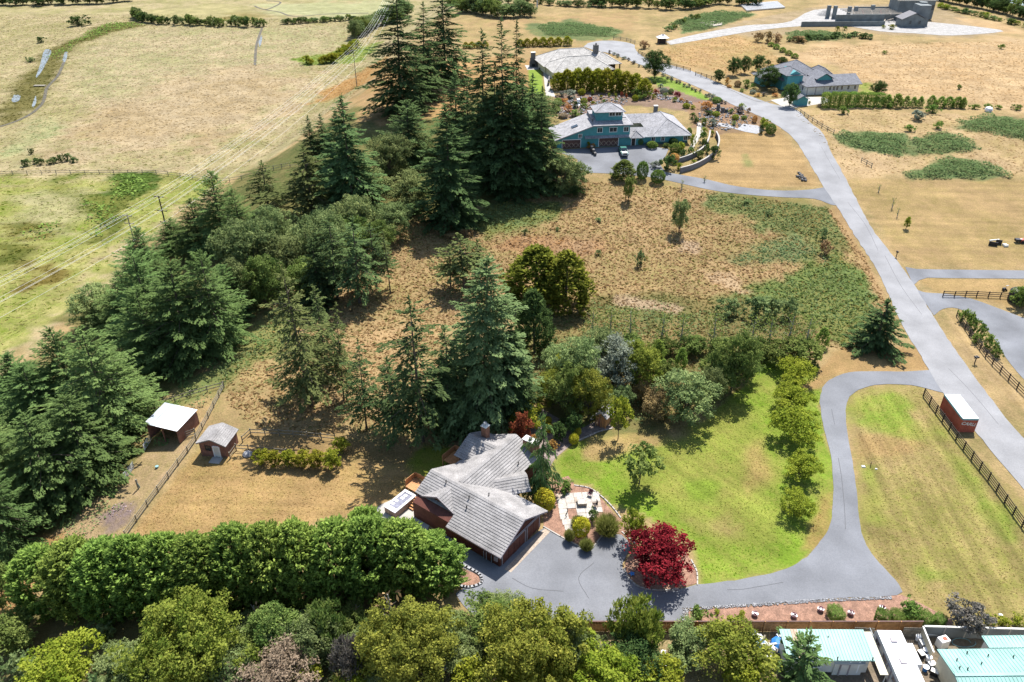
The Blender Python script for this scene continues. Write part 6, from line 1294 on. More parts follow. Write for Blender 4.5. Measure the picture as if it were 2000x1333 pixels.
roof_plane(t1, (Wt + .05, -Dt - 1.4, 2.45), (Wt + .9, -Dt - 1.4, 2.45), (Wt + .9, 0, 2.75), (Wt + .05, 0, 2.75), MT["cream"], 0, "awning", .06)
for y in (-.4, -Dt - 1.2): pbox("awning_post", t1, (Wt + .8, y, 1.2), (.08, .08, 2.5), MT["offwhite"])
for x, y in ((.55, -.25), (.57, -.95), (.97, -.97)): MB().lathe([(.06, 0), (.06, .35)], 8, (Wt * x, Dt * y, 2.85)).build("roof_vent", MT["black"], t1)
p = at(1653, 1322); s1 = thing("storage_shed", "low white shed in front of the left mobile home", "shed", (p.x, p.y + .2, 0), frame_from(A, B))
MB().box((0, .7, 1.0), (3.0, 1.4, 2.0)).build("wall", MT["offwhite"], s1); roof_plane(s1, (-1.65, -.15, 2.0), (1.65, -.15, 2.0), (1.65, 1.55, 2.3), (-1.65, 1.55, 2.3), MT["offwhite"], 0, "roof", .06)
for k2 in range(12): pbox("roof_rib", s1, (.1 + k2 * .13, .7, 2.17), (.04, 1.7, .05), MT["metalgrey"], rot=(.175, 0, 0))
door(s1, (-.4, -.02, .1), .8, 1.7, MT["offwhite"], frame=MT["trim"])
# travel trailer
A, B, C_ = at(1711, 1226, 2.9), at(1752, 1225, 2.9), at(1772, 1345, 2.9)
ax = (at(1751, 1318, 2.9) - A).to_2d(); rzv = math.atan2(ax.y, ax.x)
rv = thing("travel_trailer", "long white travel trailer with three roof vents", "trailer", (A.x, A.y, 0), rzv)
Lr = 11.5; Wr = 2.5
bv = MB(); prf = [(0, .55), (0, 2.3), (.35, 2.85), (Lr - .3, 2.85), (Lr, 2.2), (Lr, .55)]
bv.add([(x, 0, z) for x, z in prf] + [(x, Wr, z) for x, z in prf], [tuple(range(6)), tuple(range(6, 12))[::-1]] + [(i, 6 + i, 6 + (i + 1) % 6, (i + 1) % 6) for i in range(6)]); bv.build("body", MT["offwhite"], rv)
MB().box((Lr / 2, Wr / 2, 2.88), (Lr - .7, Wr + .06, .06)).build("roof", MT["white"], rv)
MB().box((3.0, Wr + .4, 1.6), (2.6, .8, 2.0)).build("slide_out", MT["white"], rv)
for x in (1.6, 4.2, 7.6):
    o = MB().box((x, Wr * .5, 2.97), (.62, .62, .12)).build("roof_vent", MT["trim"], rv); MB().box((x, Wr * .5, 3.045), (.4, .4, .04)).build("vent_lid", MT["white"], o)
MB().box((2.5, -.03, 1.55), (Lr * .6, .04, .25)).build("stripe", MT["metalgrey"], rv)
for x in (1.2, 3.2, 5.8): window(rv, (x, -.02, 1.95), .9, .6, d=.06, frame=MT["trim"])
door(rv, (4.5, -.02, .6), .7, 1.7, MT["offwhite"], frame=MT["trim"])
for x in (6.3, 7.1):
    for y in (.1, Wr - .1): MB().tube([(x, y - .11, .36), (x, y + .11, .36)], .36, 12).build("wheel", MT["rubber"], rv)
# the right mobile home
A, B = at(1831, 1266, 3.2), at(1935, 1265, 3.2); rz = frame_from(A, B); t2 = thing("mobile_home", "right mobile home with aqua ribbed roof at the corner", "mobile home", (A.x, A.y, 0), rz); k3 = (B - A).to_2d().length
Dn = A.y - at(1864, 1320, 3.5).y; C_ = at(1919, 1240, 3.2); xo = (C_ - A).to_2d().dot(Vector((math.cos(rz), math.sin(rz)))); yo = C_.y - A.y
roof_plane(t2, (0, 0, 3.0), (k3 + 12, 0, 3.0), (k3 + 12, -Dn, 3.6), (0, -Dn, 3.6), MT["aqua"]); roof_plane(t2, (0, -2 * Dn, 3.0), (k3 + 12, -2 * Dn, 3.0), (k3 + 12, -Dn, 3.6), (0, -Dn, 3.6), MT["aqua"])
roof_plane(t2, (xo, yo, 2.95), (k3 + 12, yo, 2.95), (k3 + 12, 0.1, 3.02), (xo, 0.1, 3.02), MT["aqua"])
for k2 in range(40):
    x = .15 + k2 * .4; pbox("roof_seam", t2, (x, -Dn / 2, 3.32), (.05, Dn, .06), MT["aqua"], rot=(-math.atan(.6 / Dn), 0, 0)); pbox("roof_seam", t2, (x, -Dn * 1.5, 3.32), (.05, Dn, .06), MT["aqua"], rot=(math.atan(.6 / Dn), 0, 0))
    if x > xo: pbox("roof_seam", t2, (x, yo / 2, 3.0), (.05, yo, .06), MT["aqua"])
beam("ridge_cap", t2, (0, -Dn, 3.64), (k3 + 12, -Dn, 3.64), .35, .06, MT["aqua"])
MB().prism([(.3, -2 * Dn + .3), (k3 + 11.7, -2 * Dn + .3), (k3 + 11.7, -.3), (.3, -.3)], .2, 2.95).build("wall", MT["cream"], t2); MB().prism([(xo + .3, -.3), (k3 + 11.7, -.3), (k3 + 11.7, yo - .3), (xo + .3, yo - .3)], .2, 2.9).build("wall", MT["offwhite"], t2)
for x, y in ((.22, -.45), (.17, -.75), (.3, -.8), (.5, -.18), (.62, -.6), (.85, -.3), (1.3, -.35)): MB().lathe([(.06, 0), (.06, .35)], 8, (k3 * x, Dn * y, 3.0 - .6 * y)).build("roof_vent", MT["black"], t2)
# ---------------------------------------------------------------- fences
def resample(q, step):
    L = np.cumsum([0] + [math.hypot(b[0] - a[0], b[1] - a[1]) for a, b in zip(q[:-1], q[1:])]); n = max(1, round(L[-1] / step))
    return [(float(np.interp(d, L, [p[0] for p in q])), float(np.interp(d, L, [p[1] for p in q]))) for d in np.linspace(0, L[-1], n + 1)]
def rail_fence(label, pts, m, step=2.4, hgt=1.3, rails=3, pw=.14, rw=.13, name="rail_fence", th=.045):
    q = resample([at2(*p) for p in pts], step); z0 = gz(*q[0]); t = thing(name, label, "fence", (q[0][0], q[0][1], z0))
    P = [Vector((x - q[0][0], y - q[0][1], gz(x, y) - z0)) for x, y in q]
    for p in P: pbox("post", t, (p.x, p.y, p.z + hgt / 2), (pw, pw, hgt + .15), m, rz=.4)
    for a, b in zip(P[:-1], P[1:]):
        for r in range(rails):
            z = hgt * (r + .8) / rails * .98; beam("rail", t, (a.x, a.y, a.z + z), (b.x, b.y, b.z + z), th, rw, m)
    return t
DW, GW = MT["darkwood"], MT["greywood"]
rail_fence("long dark four rail fence between field and main road", [(1803, 774), (1829, 809), (1871, 866), (1935, 946), (2000, 1037), (2070, 1135)], DW, 2.2, 1.45, 4)
rail_fence("dark rail fence through the clipped hedge by right drive", [(1868, 618), (1895, 660), (1930, 706), (2000, 775), (2080, 850)], DW, 2.4, 1.35, 3)
rail_fence("short dark rail fence in front of the black tank", [(1841, 580), (1853, 581), (1900, 580), (1976, 584)], DW, 2.3, 1.25, 3)
rail_fence("dark rail fence along the upper road bend", [(1246, 106), (1270, 117), (1300, 129), (1348, 141)], DW, 3.0, 1.3, 3)
rail_fence("short dark rail fence before the far house garden", [(1358, 148), (1378, 153), (1398, 160)], DW, 2.6, 1.3, 3)
rail_fence("long wire and post fence across the marsh", [(-60, 343), (120, 341), (300, 340), (520, 336), (640, 332)], GW, 4.2, 1.3, 2, .16, .10, th=.06)
rail_fence("pale split rail fence down the mown yard", [(246, 1050), (285, 995), (330, 935), (380, 868), (410, 812), (438, 757)], GW, 2.6, 1.15, 3)
rail_fence("split rail fence between the barn and dark spruces", [(310, 796), (370, 776), (437, 757)], GW, 2.8, 1.1, 2)
rail_fence("short rail fence joining the barn and yard fence", [(350, 860), (382, 850)], GW, 2.2, 1.2, 3)
rail_fence("upper rail of the chicken run behind the coop", [(474, 865), (486, 850), (560, 852), (620, 858), (655, 862)], GW, 2.2, 1.2, 2)
rail_fence("front rail of the chicken run beside the coop", [(450, 897), (462, 880), (500, 884), (560, 890)], GW, 2.0, 1.2, 2)
rail_fence("weathered post fence at the far field's edge", [(1556, 217), (1580, 234), (1608, 252), (1628, 262)], GW, 2.6, 1.1, 2)
rail_fence("little broken rail fence in the brambles by road", [(1682, 316), (1690, 320), (1702, 327)], GW, 2.0, 1.0, 2)
rail_fence("rail gate fence at the turning circle", [(1198, 78), (1212, 79), (1222, 80), (1240, 86)], GW, 2.6, 1.2, 3)
def gate(label, px0, px1, m):
    a, b = at(*px0), at(*px1); t = thing("field_gate", label, "gate", a, frame_from(a, b)); L = (b - a).to_2d().length
    for k in range(6): beam("bar", t, (0, 0, .2 + k * .2), (L, 0, .2 + k * .2), .04, .06, m)
    for x in (0, L / 2, L): pbox("upright", t, (x, 0, .7), (.06, .06, 1.25), m)
gate("white metal field gate below the barn", (283, 882), (297, 858), MT["white"])
gate("blue grey metal gate in the shade of the spruces", (245, 938), (262, 914), MT["metalgrey"])
# the board fence: panels of pickets between posts
q0, q1 = at(1140, 1214, 1.75), at(1804, 1214, 1.75); bf = thing("board_fence", "long cedar board fence along the bottom of the property", "fence", (q0.x, q0.y, 0), frame_from(q0, q1)); Lf = (q1 - q0).to_2d().length
n = int(Lf / 2.4)
for i in range(n):
    x0 = i * Lf / n; pk_ = MB()
    for j in range(15): pk_.box((x0 + (j + .5) * Lf / n / 15, random.uniform(-.008, .008), .88 + random.uniform(-.02, .02)), (Lf / n / 15 - .012, .02, 1.7))
    pk_.build("fence_panel", MT["cedar2"], bf)
    pbox("post", bf, (x0, -.08, .9), (.11, .11, 1.9), MT["cedar2"])
    for z in (.35, 1.45): pbox("rail", bf, (x0 + Lf / n / 2, -.04, z), (Lf / n - .1, .05, .09), MT["cedar2"])
    pbox("cap_rail", bf, (x0 + Lf / n / 2, -.02, 1.79), (Lf / n, .14, .05), MT["doorwood"])
q0, q1 = at(1806, 1223, 1.8), at(2060, 1230, 1.8); cf = thing("concrete_fence", "grey concrete panel fence with white cap at the right", "fence", (q0.x, q0.y, 0), frame_from(q0, q1)); Lf = (q1 - q0).to_2d().length
for i in range(6):
    x = Lf * i / 6; MB().box((x + Lf / 12, 0, .85), (Lf / 6 - .12, .08, 1.7)).build("fence_panel", MT["conc"], cf); pbox("post", cf, (x, 0, .9), (.14, .14, 1.85), MT["concrete"]); pbox("cap", cf, (x + Lf / 12, 0, 1.76), (Lf / 6, .2, .1), MT["offwhite"])
a, b = at(1803, 1224, 1.7), at(1824, 1275, 1.7); wf = thing("picket_fence", "cream board fence running between trailer and right home", "fence", (a.x, a.y, 0), frame_from(a, b)); Lw = (b - a).to_2d().length
for i in range(int(Lw / .16)): pbox("picket", wf, (i * .16, 0, .85), (.14, .03, 1.7), MT["cream"])
pbox("cap_rail", wf, (Lw / 2, 0, 1.73), (Lw, .16, .05), MT["offwhite"])
for lab, a, b in (("weathered vertical picket fence left of the travel trailer", at(1668, 1222, 1.5), at(1711, 1224, 1.5)), ("weathered vertical picket fence right of the travel trailer", at(1764, 1222, 1.5), at(1802, 1223, 1.5))):
    t = thing("picket_fence", lab, "fence", (a.x, a.y - .4, 0), frame_from(a, b)); Lw = (b - a).to_2d().length
    for i in range(int(Lw / .2)): pbox("picket", t, (i * .2, 0, .85), (.15, .04, 1.6 + .1 * random.random()), GW)
    for z in (.4, 1.3): pbox("rail", t, (Lw / 2, -.04, z), (Lw, .04, .08), GW)

# ---------------------------------------------------------------- power line
def pole(label, base, ty, arms, r=.17, m="darkwood", arm_w=2.6):
    p = at(*base); h = z_of(p.y, ty) - p.z; t = thing("power_pole", label, "power pole", p, LINE_A + math.pi / 2)
    MB().tube([(0, 0, -.5), (0, 0, h)], r, 8, r * .65).build("pole", MT[m], t); out = []
    for f in arms:
        o = MB().box((0, 0, h * f), (arm_w, .14, .16)).build("cross_arm", MT[m], t)
        for x in (-arm_w / 2 + .15, 0, arm_w / 2 - .15): MB().lathe([(.06, 0), (.08, .1), (.05, .22)], 7, (x, 0, h * f + .08)).build("insulator", MT["steel"], o)
    return p, h
pa, pb = at(697, 169), at(331, 462); LINE_A = math.atan2(pa.y - pb.y, pa.x - pb.x)
PA, hA = pole("tall brown power pole on the slope below the spruces", (697, 169), 98, (.98, .84), m="greywood")
PB, hB = pole("dark power pole with three arms rising behind the spruces", (331, 470), 384, (.99, .68, .42), .2)
PC, hC = pole("shorter grey power pole behind the bank spruces", (264, 478), 419, (.95, .7), .16, "greywood")
# wires: each one a thin sagging line between the pole heads and on past both
side = Vector((-math.sin(LINE_A), math.cos(LINE_A), 0))
def wire(label, offs, zf):
    t = Vector((math.cos(LINE_A), math.sin(LINE_A), 0)); pts = []
    knots = [at(-420, 905) + Vector((0, 0, hB)), PB + Vector((0, 0, hB)), PA + Vector((0, 0, hA)), at(768, 42) + Vector((0, 0, hA + 2)), at(800, -18) + Vector((0, 0, hA + 2))]
    kz = [p.copy() for p in knots]
    for p in kz: p += side * offs; p.z += zf
    for i in range(len(kz) - 1):
        a, b = kz[i], kz[i + 1]; L = (b - a).length
        for k in range(10):
            f = k / 10; p = a.lerp(b, f); p.z -= 4 * f * (1 - f) * L * .014; pts.append(p)
    pts.append(kz[-1]); c = pts[0].copy()
    o = MB().tube([p - c for p in pts], .02, 5).build("power_wire", MT["wire"], None, c); tag(o, label, "wire", None)
for i, (of, zf) in enumerate(((1.9, 0.1), (1.2, -.2), (-.1, 0.2), (-1.2, .1), (.9, -3.0), (-.2, -3.2), (-.9, -3.0), (-1.6, -5.4))):
    wire(("uppermost pale wire of the power line over the marsh", "second pale wire from the top of the power line", "middle pale wire at the head of the dark pole", "pale wire on the right arm of the dark pole", "pale wire on the left of the lower arm", "pale wire at the middle of the lower arm", "pale wire on the right of the lower arm", "lowest pale wire nearest to the bank spruces")[i], of, zf)

# ---------------------------------------------------------------- yard things
# patio of stone slabs, each slab a piece
o0 = at(1086, 968); pt = thing("patio", "pale stone slab patio and path beside the garage", "patio", (o0.x, o0.y, 0), math.radians(4)); pt["kind"] = "structure"; del pt["category"]
lay = {0: (0, 1, 2, 3, 4), 1: (0, 1, 2, 3, 4), 2: (0, 1, 2, 3, 4), 3: (0, 2, 3, 4), 4: (0, 2, 3), 5: (0, 1), 6: (0,), 7: (0, 1)}
for r, cs_ in lay.items():
    for c in cs_:
        dx = .45 if r > 4 else 0; mm = MT["slab2"] if (r * 3 + c * 2) % 7 == 0 else MT["slab"]
        pbox("slab", pt, (.6 + c * 1.16 + dx * (r - 4) * .4, -.2 - r * .98 - .04 * random.random(), .06 + .008 * random.random()), (1.12, .94, .07), mm, rz=random.uniform(-.012, .012))
p = at(1137, 990); fpt = thing("fire_pit", "square stone fire pit on the patio", "fire pit", (p.x, p.y + .5, .09), math.radians(4))
for r in range(3): MB().box((0, 0, .08 + r * .15), (1.15 - .02 * (r % 2), 1.15 - .02 * (r % 2), .14)).build("stone_course", MT["slab2"], fpt)
rm = MB()
for c, d in (((-.46, 0), (.34, 1.3)), ((.46, 0), (.34, 1.3)), ((0, -.48), (.58, .34)), ((0, .48), (.58, .34))): rm.box((c[0], c[1], .51), (d[0], d[1], .09))
rm.build("rim", MT["slab"], fpt); MB().box((0, 0, .47), (.6, .62, .06)).build("burner_pan", MT["metalgrey"], fpt)
def chair(label, px, rz, m):
    t = thing("patio_chair", label, "chair", at(*px) + Vector((0, 0, .09)), rz)
    MB().box((0, 0, .45), (.55, .5, .05)).build("seat", m, t); MB().box((0, .26, .8), (.55, .05, .6)).build("backrest", m, t)
    for x in (-.25, .25):
        for y in (-.22, .24): pbox("leg", t, (x, y, .22), (.04, .04, .45), MT["black"])
        pbox("arm", t, (x * 1.1, 0, .64), (.05, .5, .04), MT["black"])
chair("dark red patio chair at the patio's upper right", (1152, 970), -.6, MT["maroon"]); chair("dark patio chair at the patio's right edge", (1162, 991), -1.4, MT["darkwood"])
p = at(1105, 1008); t = thing("garden_sculpture", "curved black sculpture in the patio planting square", "sculpture", p, .4)
MB().tube([(0, 0, 0), (.05, 0, .35), (.22, 0, .65), (.25, 0, 1.0), (.1, 0, 1.25)], .07, 7, .05).build("arc", MT["black"], t); MB().lathe([(.2, 0), (.2, .06)], 10).build("base", MT["black"], t)
p = at(1181, 1000); t = thing("plant_hanger", "thin black shepherd hook in the bed beside lawn", "plant hook", p, 0)
MB().tube([(0, 0, 0), (0, 0, 1.7), (.12, 0, 1.85), (.28, 0, 1.7)], .02, 5).build("hook", MT["black"], t); MB().lathe([(.02, -.25), (.11, -.2), (.11, 0)], 8, (.28, 0, 1.68)).build("lantern", MT["black"], t)
p = at(1234, 1124); t = thing("star_ornament", "flat blue star shaped ornament under the crimson tree", "ornament", p, .2)
st_ = [(r * math.cos(math.pi * k / 5 + .3), r * math.sin(math.pi * k / 5 + .3)) for k, r in enumerate([.42, .2] * 5)]
MB().prism(st_, .25, .33).build("star", MT["blue"], t); MB().lathe([(.12, 0), (.08, .26)], 8).build("foot", MT["black"], t)
def barrel(label, px):
    t = thing("barrel_planter", label, "planter", at(*px), random.random())
    MB().lathe([(.27, 0), (.35, .25), (.34, .48), (.29, .48), (.28, .40), (.02, .40)], 14).build("barrel", MT["maroon"], t)
    for z in (.1, .38): MB().lathe([(.335 if z < .2 else .365, z), (.345 if z < .2 else .365, z + .05)], 14).build("hoop", MT["steel"], t)
    n = 60; pz = rdir(n, .6) * .22; pz[:, 2] = np.abs(pz[:, 2]) + .42; v, _ = diamonds(pz, rdir(n), rdir(n), np.full(n, .16), np.full(n, .09))
    o = bpy.data.objects.new("plant", foliage("plant", [v], RNG.random(n))); link(o, t); o.data.materials.append(LM["pur"])
for lab, px in (("leftmost dark barrel planter in the bark bed", (1474, 1203)), ("second barrel planter from left in the bark bed", (1550, 1206)), ("middle barrel planter near the river rock edge", (1602, 1194)), ("barrel planter right of the clipped square shrub", (1661, 1201)), ("barrel planter behind the long low hedge", (1722, 1191))): barrel(lab, px)
# river rock edging and rockery stones (too many to count)
def rocks(name, label, polys, n, s0, s1, m):
    V, F_ = [], []; oct_ = np.array([(1, 0, 0), (0, 1, 0), (-1, 0, 0), (0, -1, 0), (0, 0, 1), (0, 0, -1)], float); tri = [(0, 1, 4), (1, 2, 4), (2, 3, 4), (3, 0, 4), (1, 0, 5), (2, 1, 5), (3, 2, 5), (0, 3, 5)]
    for pts in polys:
        poly = wpoly(pts); xs = [p[0] for p in poly]; ys = [p[1] for p in poly]
        x = RNG.uniform(min(xs), max(xs), n); y = RNG.uniform(min(ys), max(ys), n); k = sdist(poly, x, y) > 0
        for a, b in zip(x[k], y[k]):
            s = s0 + (s1 - s0) * RNG.random() ** 2; o = oct_ * s * (.7 + .6 * RNG.random((6, 1))) * np.array([1, .8, .6]); c, q = math.cos(a * 9), math.sin(a * 9)
            o = np.column_stack([o[:, 0] * c - o[:, 1] * q, o[:, 0] * q + o[:, 1] * c, o[:, 2]]) + [a, b, gz(a, b) + s * .3 + .04]; base = len(V) * 6; V.append(o); F_ += [(i + base, j + base, l + base) for i, j, l in tri]
    o = bpy.data.objects.new(name, mesh_np(name, np.concatenate(V), np.array(F_), m)); link(o); o["kind"] = "stuff"; o["label"] = label; o["category"] = "rocks"
rocks("river_rock", "band of grey river rock beside the drive", [[(1332, 1216), (1334, 1188), (1400, 1184), (1500, 1178), (1600, 1171), (1740, 1166), (1742, 1171), (1600, 1177), (1500, 1184), (1400, 1190), (1345, 1194), (1342, 1216)]], 9000, .06, .16, MT["rock"])
rocks("rockery_stone", "pale rockery stones on the planted slope", [[(1090, 196), (1160, 186), (1230, 190), (1225, 204), (1150, 220), (1110, 236), (1085, 232)], [(1370, 206), (1440, 212), (1480, 240), (1420, 256), (1360, 250)], [(1262, 180), (1340, 196), (1360, 206), (1290, 196)]], 700, .15, .5, MT["rock"])
wfall = MB(); a = at(1129, 203)
wfall.add([(-.35, 0, 1.6), (.35, 0, 1.6), (.45, -.7, 1.4), (-.45, -.7, 1.4), (-.5, -.9, .1), (.5, -.9, .1), (.8, -2.0, .08), (-.8, -2.0, .08)], [(0, 1, 2, 3), (3, 2, 5, 4), (4, 5, 6, 7)])
struct(wfall.build("waterfall", MT["white"], None, a))
rocks("field_stones", "three dark boulders on the mown slope", [[(1556, 338), (1562, 338), (1574, 350), (1578, 356), (1566, 354), (1556, 346)]], 60, .3, .6, MT["stone"])
# mailboxes, tank, implements
def mailbox(label, px, h, n):
    t = thing("mailbox", label, "mailbox", at(*px), .3); pbox("post", t, (0, 0, h / 2), (.12, .12, h), DW); beam("bracket", t, (-.1 - .2 * n, 0, h - .05), (.1 + .2 * n, 0, h - .05), .1, .08, DW)
    for k in range(n):
        x = (k - (n - 1) / 2) * .4; b = MB(); pr_ = [(-.13, 0), (.13, 0), (.13, .15)] + [(.13 * math.cos(a), .15 + .13 * math.sin(a)) for a in (.8, 1.57, 2.35)] + [(-.13, .15)]; nn = len(pr_)
        b.add([(x + u, -.28, h + v) for u, v in pr_] + [(x + u, .28, h + v) for u, v in pr_], [tuple(range(nn)), tuple(range(nn, 2 * nn))[::-1]] + [(i, nn + i, nn + (i + 1) % nn, (i + 1) % nn) for i in range(nn)]); b.build("box", MT["black"], t)
mailbox("black mailbox on a post at the side road corner", (1750, 503), 1.2, 1); mailbox("black double mailbox on the strip beside main road", (1903, 711), 1.25, 2)
p = at(1984, 588); t = thing("water_tank", "round black plastic water tank at the right edge", "water tank", p, 0)
MB().lathe([(1.55, 0), (1.55, .6), (1.6, .62), (1.55, .66), (1.55, 1.3), (1.6, 1.32), (1.55, 1.36), (1.55, 2.1)], 24).build("shell", MT["black"], t); MB().lathe([(1.55, 2.1), (1.2, 2.45), (.6, 2.62), (.3, 2.64), (.3, 2.72), (.02, 2.72)], 24).build("dome", MT["black"], t)
p = at(1960, 568); t = thing("pump", "small dark pump unit beside the black tank", "pump", p, .3); MB().box((0, 0, .35), (.6, .4, .5)).build("motor", MT["black"], t); MB().tube([(.3, 0, .5), (.3, 0, 1.0), (.9, 0, 1.0)], .07, 7).build("pipe", MT["steel"], t)
for x in (-.35, .35): MB().tube([(x - .05, -.3, .2), (x + .05, -.3, .2)], .2, 10).build("wheel", MT["rubber"], t)
p = at(1943, 478); t = thing("box_blade", "dark angled tractor blade lying on the mown grass", "implement", p, .2)
MB().add([(-1.6, 0, 0), (-.1, -.9, 0), (-.1, -.9, .8), (-1.6, 0, .9), (-1.5, .15, 0), (0, -.75, 0), (0, -.75, .8), (-1.5, .15, .9)], [(0, 1, 2, 3), (7, 6, 5, 4), (3, 2, 6, 7), (0, 3, 7, 4), (1, 5, 6, 2)]).build("blade", MT["black"], t)
MB().add([(.2, .1, 0), (1.3, -.4, 0), (1.3, -.4, 1.0), (.2, .1, 1.1), (.25, .25, 0), (1.35, -.25, 0), (1.35, -.25, 1.0), (.25, .25, 1.1)], [(0, 1, 2, 3), (7, 6, 5, 4), (3, 2, 6, 7), (0, 3, 7, 4), (1, 5, 6, 2)]).build("blade", MT["black"], t); MB().box((-.2, .3, .95), (2.4, .25, .2)).build("frame", MT["offwhite"], t)
p = at(1963, 481); t = thing("concrete_blocks", "pair of pale blocks beside the tractor blade", "blocks", p, .1)
for y in (-.3, .3): MB().box((0, y, .2), (.9, .3, .4)).build("block", MT["offwhite"], t)
p = at(1994, 474); t = thing("mower", "red and dark mowing machine at the right edge", "mower", p, 0); MB().box((.5, 0, .5), (1.6, 1.0, .6)).build("deck", MT["rust"], t); MB().box((-.9, 0, .6), (1.0, .9, .5)).build("hopper", MT["black"], t); MB().box((-.2, 0, .75), (.5, .3, .2)).build("hitch", MT["offwhite"], t)
for x in (0, 1.0): MB().tube([(x, -.65, .3), (x, -.5, .3)], .3, 12).build("wheel", MT["rubber"], t)
# trampoline-like white tank in the brambles, utility box, boards
p = at(1930, 218); t = thing("propane_tank", "small white dome tank on the far right field", "tank", p, 0); MB().lathe([(.9, 0), (1.1, .5), (.9, 1.1), (.3, 1.35)], 12).build("dome", MT["white"], t); MB().box((0, -1.0, .4), (.7, .3, .8)).build("valve_box", MT["metalgrey"], t)
for lab, px, w_ in (("white board lying on the field right of the drive", (1686, 912), .6), ("small pale stone on the field near lower hedge", (1954, 1202), .5), ("second white stone right of the drive", (1711, 917), .35)):
    p = at(*px); o = MB().add([(-w_ / 2, -w_ / 3, 0), (w_ / 2, -w_ / 2.5, 0), (w_ / 2.2, w_ / 3, 0), (-w_ / 2.4, w_ / 2.5, 0), (-w_ / 2.6, -w_ / 4, .16), (w_ / 2.6, -w_ / 3, .14), (w_ / 2.8, w_ / 4, .12), (-w_ / 3, w_ / 3.4, .15)], [(3, 2, 1, 0), (4, 5, 6, 7), (0, 1, 5, 4), (1, 2, 6, 5), (2, 3, 7, 6), (3, 0, 4, 7)]).build("field_stone", MT["offwhite"], None, p); tag(o, lab, "stone")
p = at(1700, 911); o = MB().tube([(0, 0, 0), (0, 0, .7)], .05, 6).build("marker_post", DW, None, p); tag(o, "short dark marker post on the field by the drive", "post")
for lab, px, m in (("blue tarp covered junk pile near the board fence", (1480, 1265), "blue"), ("blue tarp heap at the left mobile home's corner", (1521, 1262), "blue")):
    t = thing("junk_pile", lab, "junk", at(*px), .4); b = MB(); b.lathe([(1.0, 0), (.9, .5), (.5, .8), (.1, .9)], 9); b.build("tarp", MT[m], t); beam("plank", t, (-1.4, .3, .6), (.9, -.6, 1.0), .2, .06, MT["offwhite"]); beam("plank", t, (-1.0, -.8, .4), (1.2, .5, .9), .18, .06, GW); MB().box((.7, .8, .3), (.7, .5, .6)).build("crate", MT["metalgrey"], t)
for lab, px, rz_, L in (("long pale plank leaning left in the junk yard", (1465, 1240), 2.0, 3.0), ("long pale plank leaning right in the junk yard", (1490, 1256), -.9, 3.4), ("white plank lying across the cream fence", (1812, 1245), .1, 2.2)):
    t = at(*px); o = MB().box((0, 0, 0), (L, .25, .06)).build("plank", MT["offwhite"], None, t + Vector((0, 0, .5))); o.rotation_euler = (0, .15, rz_); tag(o, lab, "plank")
random.seed(3)
for i, px in enumerate([(1792, 1250), (1800, 1262), (1806, 1276), (1797, 1282), (1812, 1290), (1818, 1303), (1806, 1310), (1823, 1318), (1500, 1290), (1508, 1275), (1346, 1283), (1295, 1283), (1298, 1312)]):
    kinds_ = ("white lidded bucket", "grey crate", "blue lidded bucket", "dark bin"); kd = kinds_[i % 4]; cm = ("white", "metalgrey", "blue", "black")[i % 4]
    places = ("behind the travel trailer's slide out", "below the cream fence", "right of the trailer roof", "beside the trailer's middle", "left of the right home wall", "near the right home's corner", "low beside the trailer", "at the bottom by the trailer", "left of the aqua roof", "near the open spruce", "under the olive tree", "in the clearing by the laurel", "low in the laurel clearing")
    t = thing("bucket" if i % 2 == 0 else "crate", kd + " " + places[i], "bucket" if i % 2 == 0 else "crate", at(*px), random.random() * 3)
    if i % 2 == 0: MB().lathe([(.24, 0), (.3, .55), (.32, .58)], 12).build("body", MT[cm], t); MB().lathe([(.33, .58), (.33, .63), (.02, .66)], 12).build("lid", MT["white"], t)
    else: MB().box((0, 0, .3), (.7, .5, .6)).build("body", MT[cm], t); MB().box((0, 0, .63), (.76, .56, .06)).build("lid", MT["offwhite"], t)
    if i % 2 == 0 and i > 3: beam("handle", t, (-.3, 0, .55), (.3, 0, .68), .03, .03, MT["steel"])
p = at(1614, 1310); t = thing("bicycle_wheel", "bicycle wheel leaning on the left home wall", "wheel", p + Vector((0, 0, .35)), .1); b = MB(); b.tube([(.33 * math.cos(k * .4), 0, .33 * math.sin(k * .4)) for k in range(17)], .03, 6); b.build("tyre", MT["rubber"], t)
sp_ = MB()
for k in range(8): sp_.tube([(0, 0, 0), (.32 * math.cos(k * .785), 0, .32 * math.sin(k * .785))], .006, 3)
sp_.build("spokes", MT["steel"], t)
p = at(1866, 1242); t = thing("garden_chair", "white garden chair by the concrete fence", "chair", p, .2); MB().box((0, 0, .4), (.5, .5, .05)).build("seat", MT["maroon"], t); MB().box((0, .24, .7), (.5, .05, .5)).build("backrest", MT["white"], t)
for x in (-.22, .22):
    for y in (-.22, .22): pbox("leg", t, (x, y, .2), (.04, .04, .4), MT["white"])
p = at(1838, 1262); t = thing("cabinet", "white cabinet with pink papers on the yard deck", "cabinet", p, .3); MB().box((0, 0, .6), (1.1, .8, 1.2)).build("body", MT["white"], t); MB().box((.1, 0, 1.23), (.5, .4, .05)).build("papers", MT["red"] if "red" in MT else MT["rust"], t)
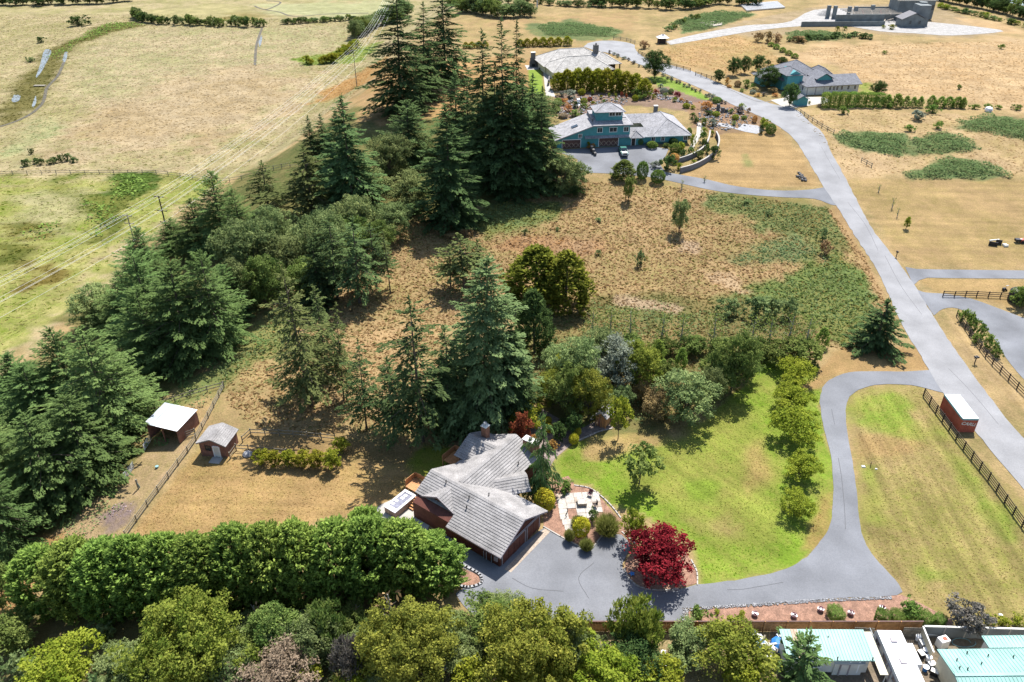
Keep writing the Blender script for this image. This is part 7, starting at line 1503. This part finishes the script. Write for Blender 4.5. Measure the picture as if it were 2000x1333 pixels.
p = at(1880, 1256); hz = MB(); hz.tube([(.9 * math.cos(k * .5) * (1 + .05 * k % 3), .6 * math.sin(k * .5), .04) for k in range(14)], .04, 5); o = hz.build("garden_hose", MT["steelteal"], None, p); tag(o, "coiled aqua hose on the yard behind right home", "hose")
p = at(872, 1310); t = thing("wheelbarrow", "grey wheelbarrow half hidden in the bottom shrubs", "wheelbarrow", p + Vector((0, 0, .6)), .8); MB().prism([(-.5, -.35), (.6, -.25), (.6, .25), (-.5, .35)], .3, .6).build("tray", MT["metalgrey"], t); MB().tube([(.8, -.06, .2), (.8, .06, .2)], .2, 10).build("wheel", MT["rubber"], t)
for y in (-.3, .3): beam("handle", t, (.6, y * .6, .3), (-1.2, y, .5), .05, .05, MT["cedar"])
p = at(484, 889); o = MB().lathe([(.7, 0), (.75, .2), (.5, .5), (.1, .6)], 9).build("boulder", MT["rock"], None, p); tag(o, "pale boulder beside the coop in the chicken run", "boulder")
p = at(1156, 818); o = MB().lathe([(.3, 0), (.08, .05), (.07, .6), (.35, .7), (.35, .76), (.02, .72)], 12).build("bird_bath", MT["offwhite"], None, p); tag(o, "small pale bird bath beside the playhouse", "bird bath")
p = at(271, 955); t = thing("marker_post", "grey wooden post standing alone in the paddock", "post", p, 0); pbox("post", t, (0, 0, .8), (.2, .2, 1.8), GW); pbox("brace", t, (.1, .1, .5), (.08, .08, 1.0), MT["steelteal"], rot=(.3, 0, 0))
p = at(307, 914); o = MB().lathe([(.2, 0), (.26, .3), (.2, .32)], 10).build("bucket", MT["steelteal"], None, p); tag(o, "teal bucket standing on the paddock grass", "bucket")
p = at(78, 169); o = MB().box((0, 0, .3), (4.5, 1.6, .25)).build("foot_bridge", MT["greywood"], None, p); tag(o, "small plank bridge over the marsh creek", "bridge")
p = at(1049, 16); t = thing("power_pole", "grey pole far off by the willow clump", "power pole", p, 0); MB().tube([(0, 0, 0), (0, 0, 12)], .3, 8, .2).build("pole", MT["metalgrey"], t); MB().box((0, 0, 11), (2.4, .15, .2)).build("cross_arm", MT["greywood"], t)
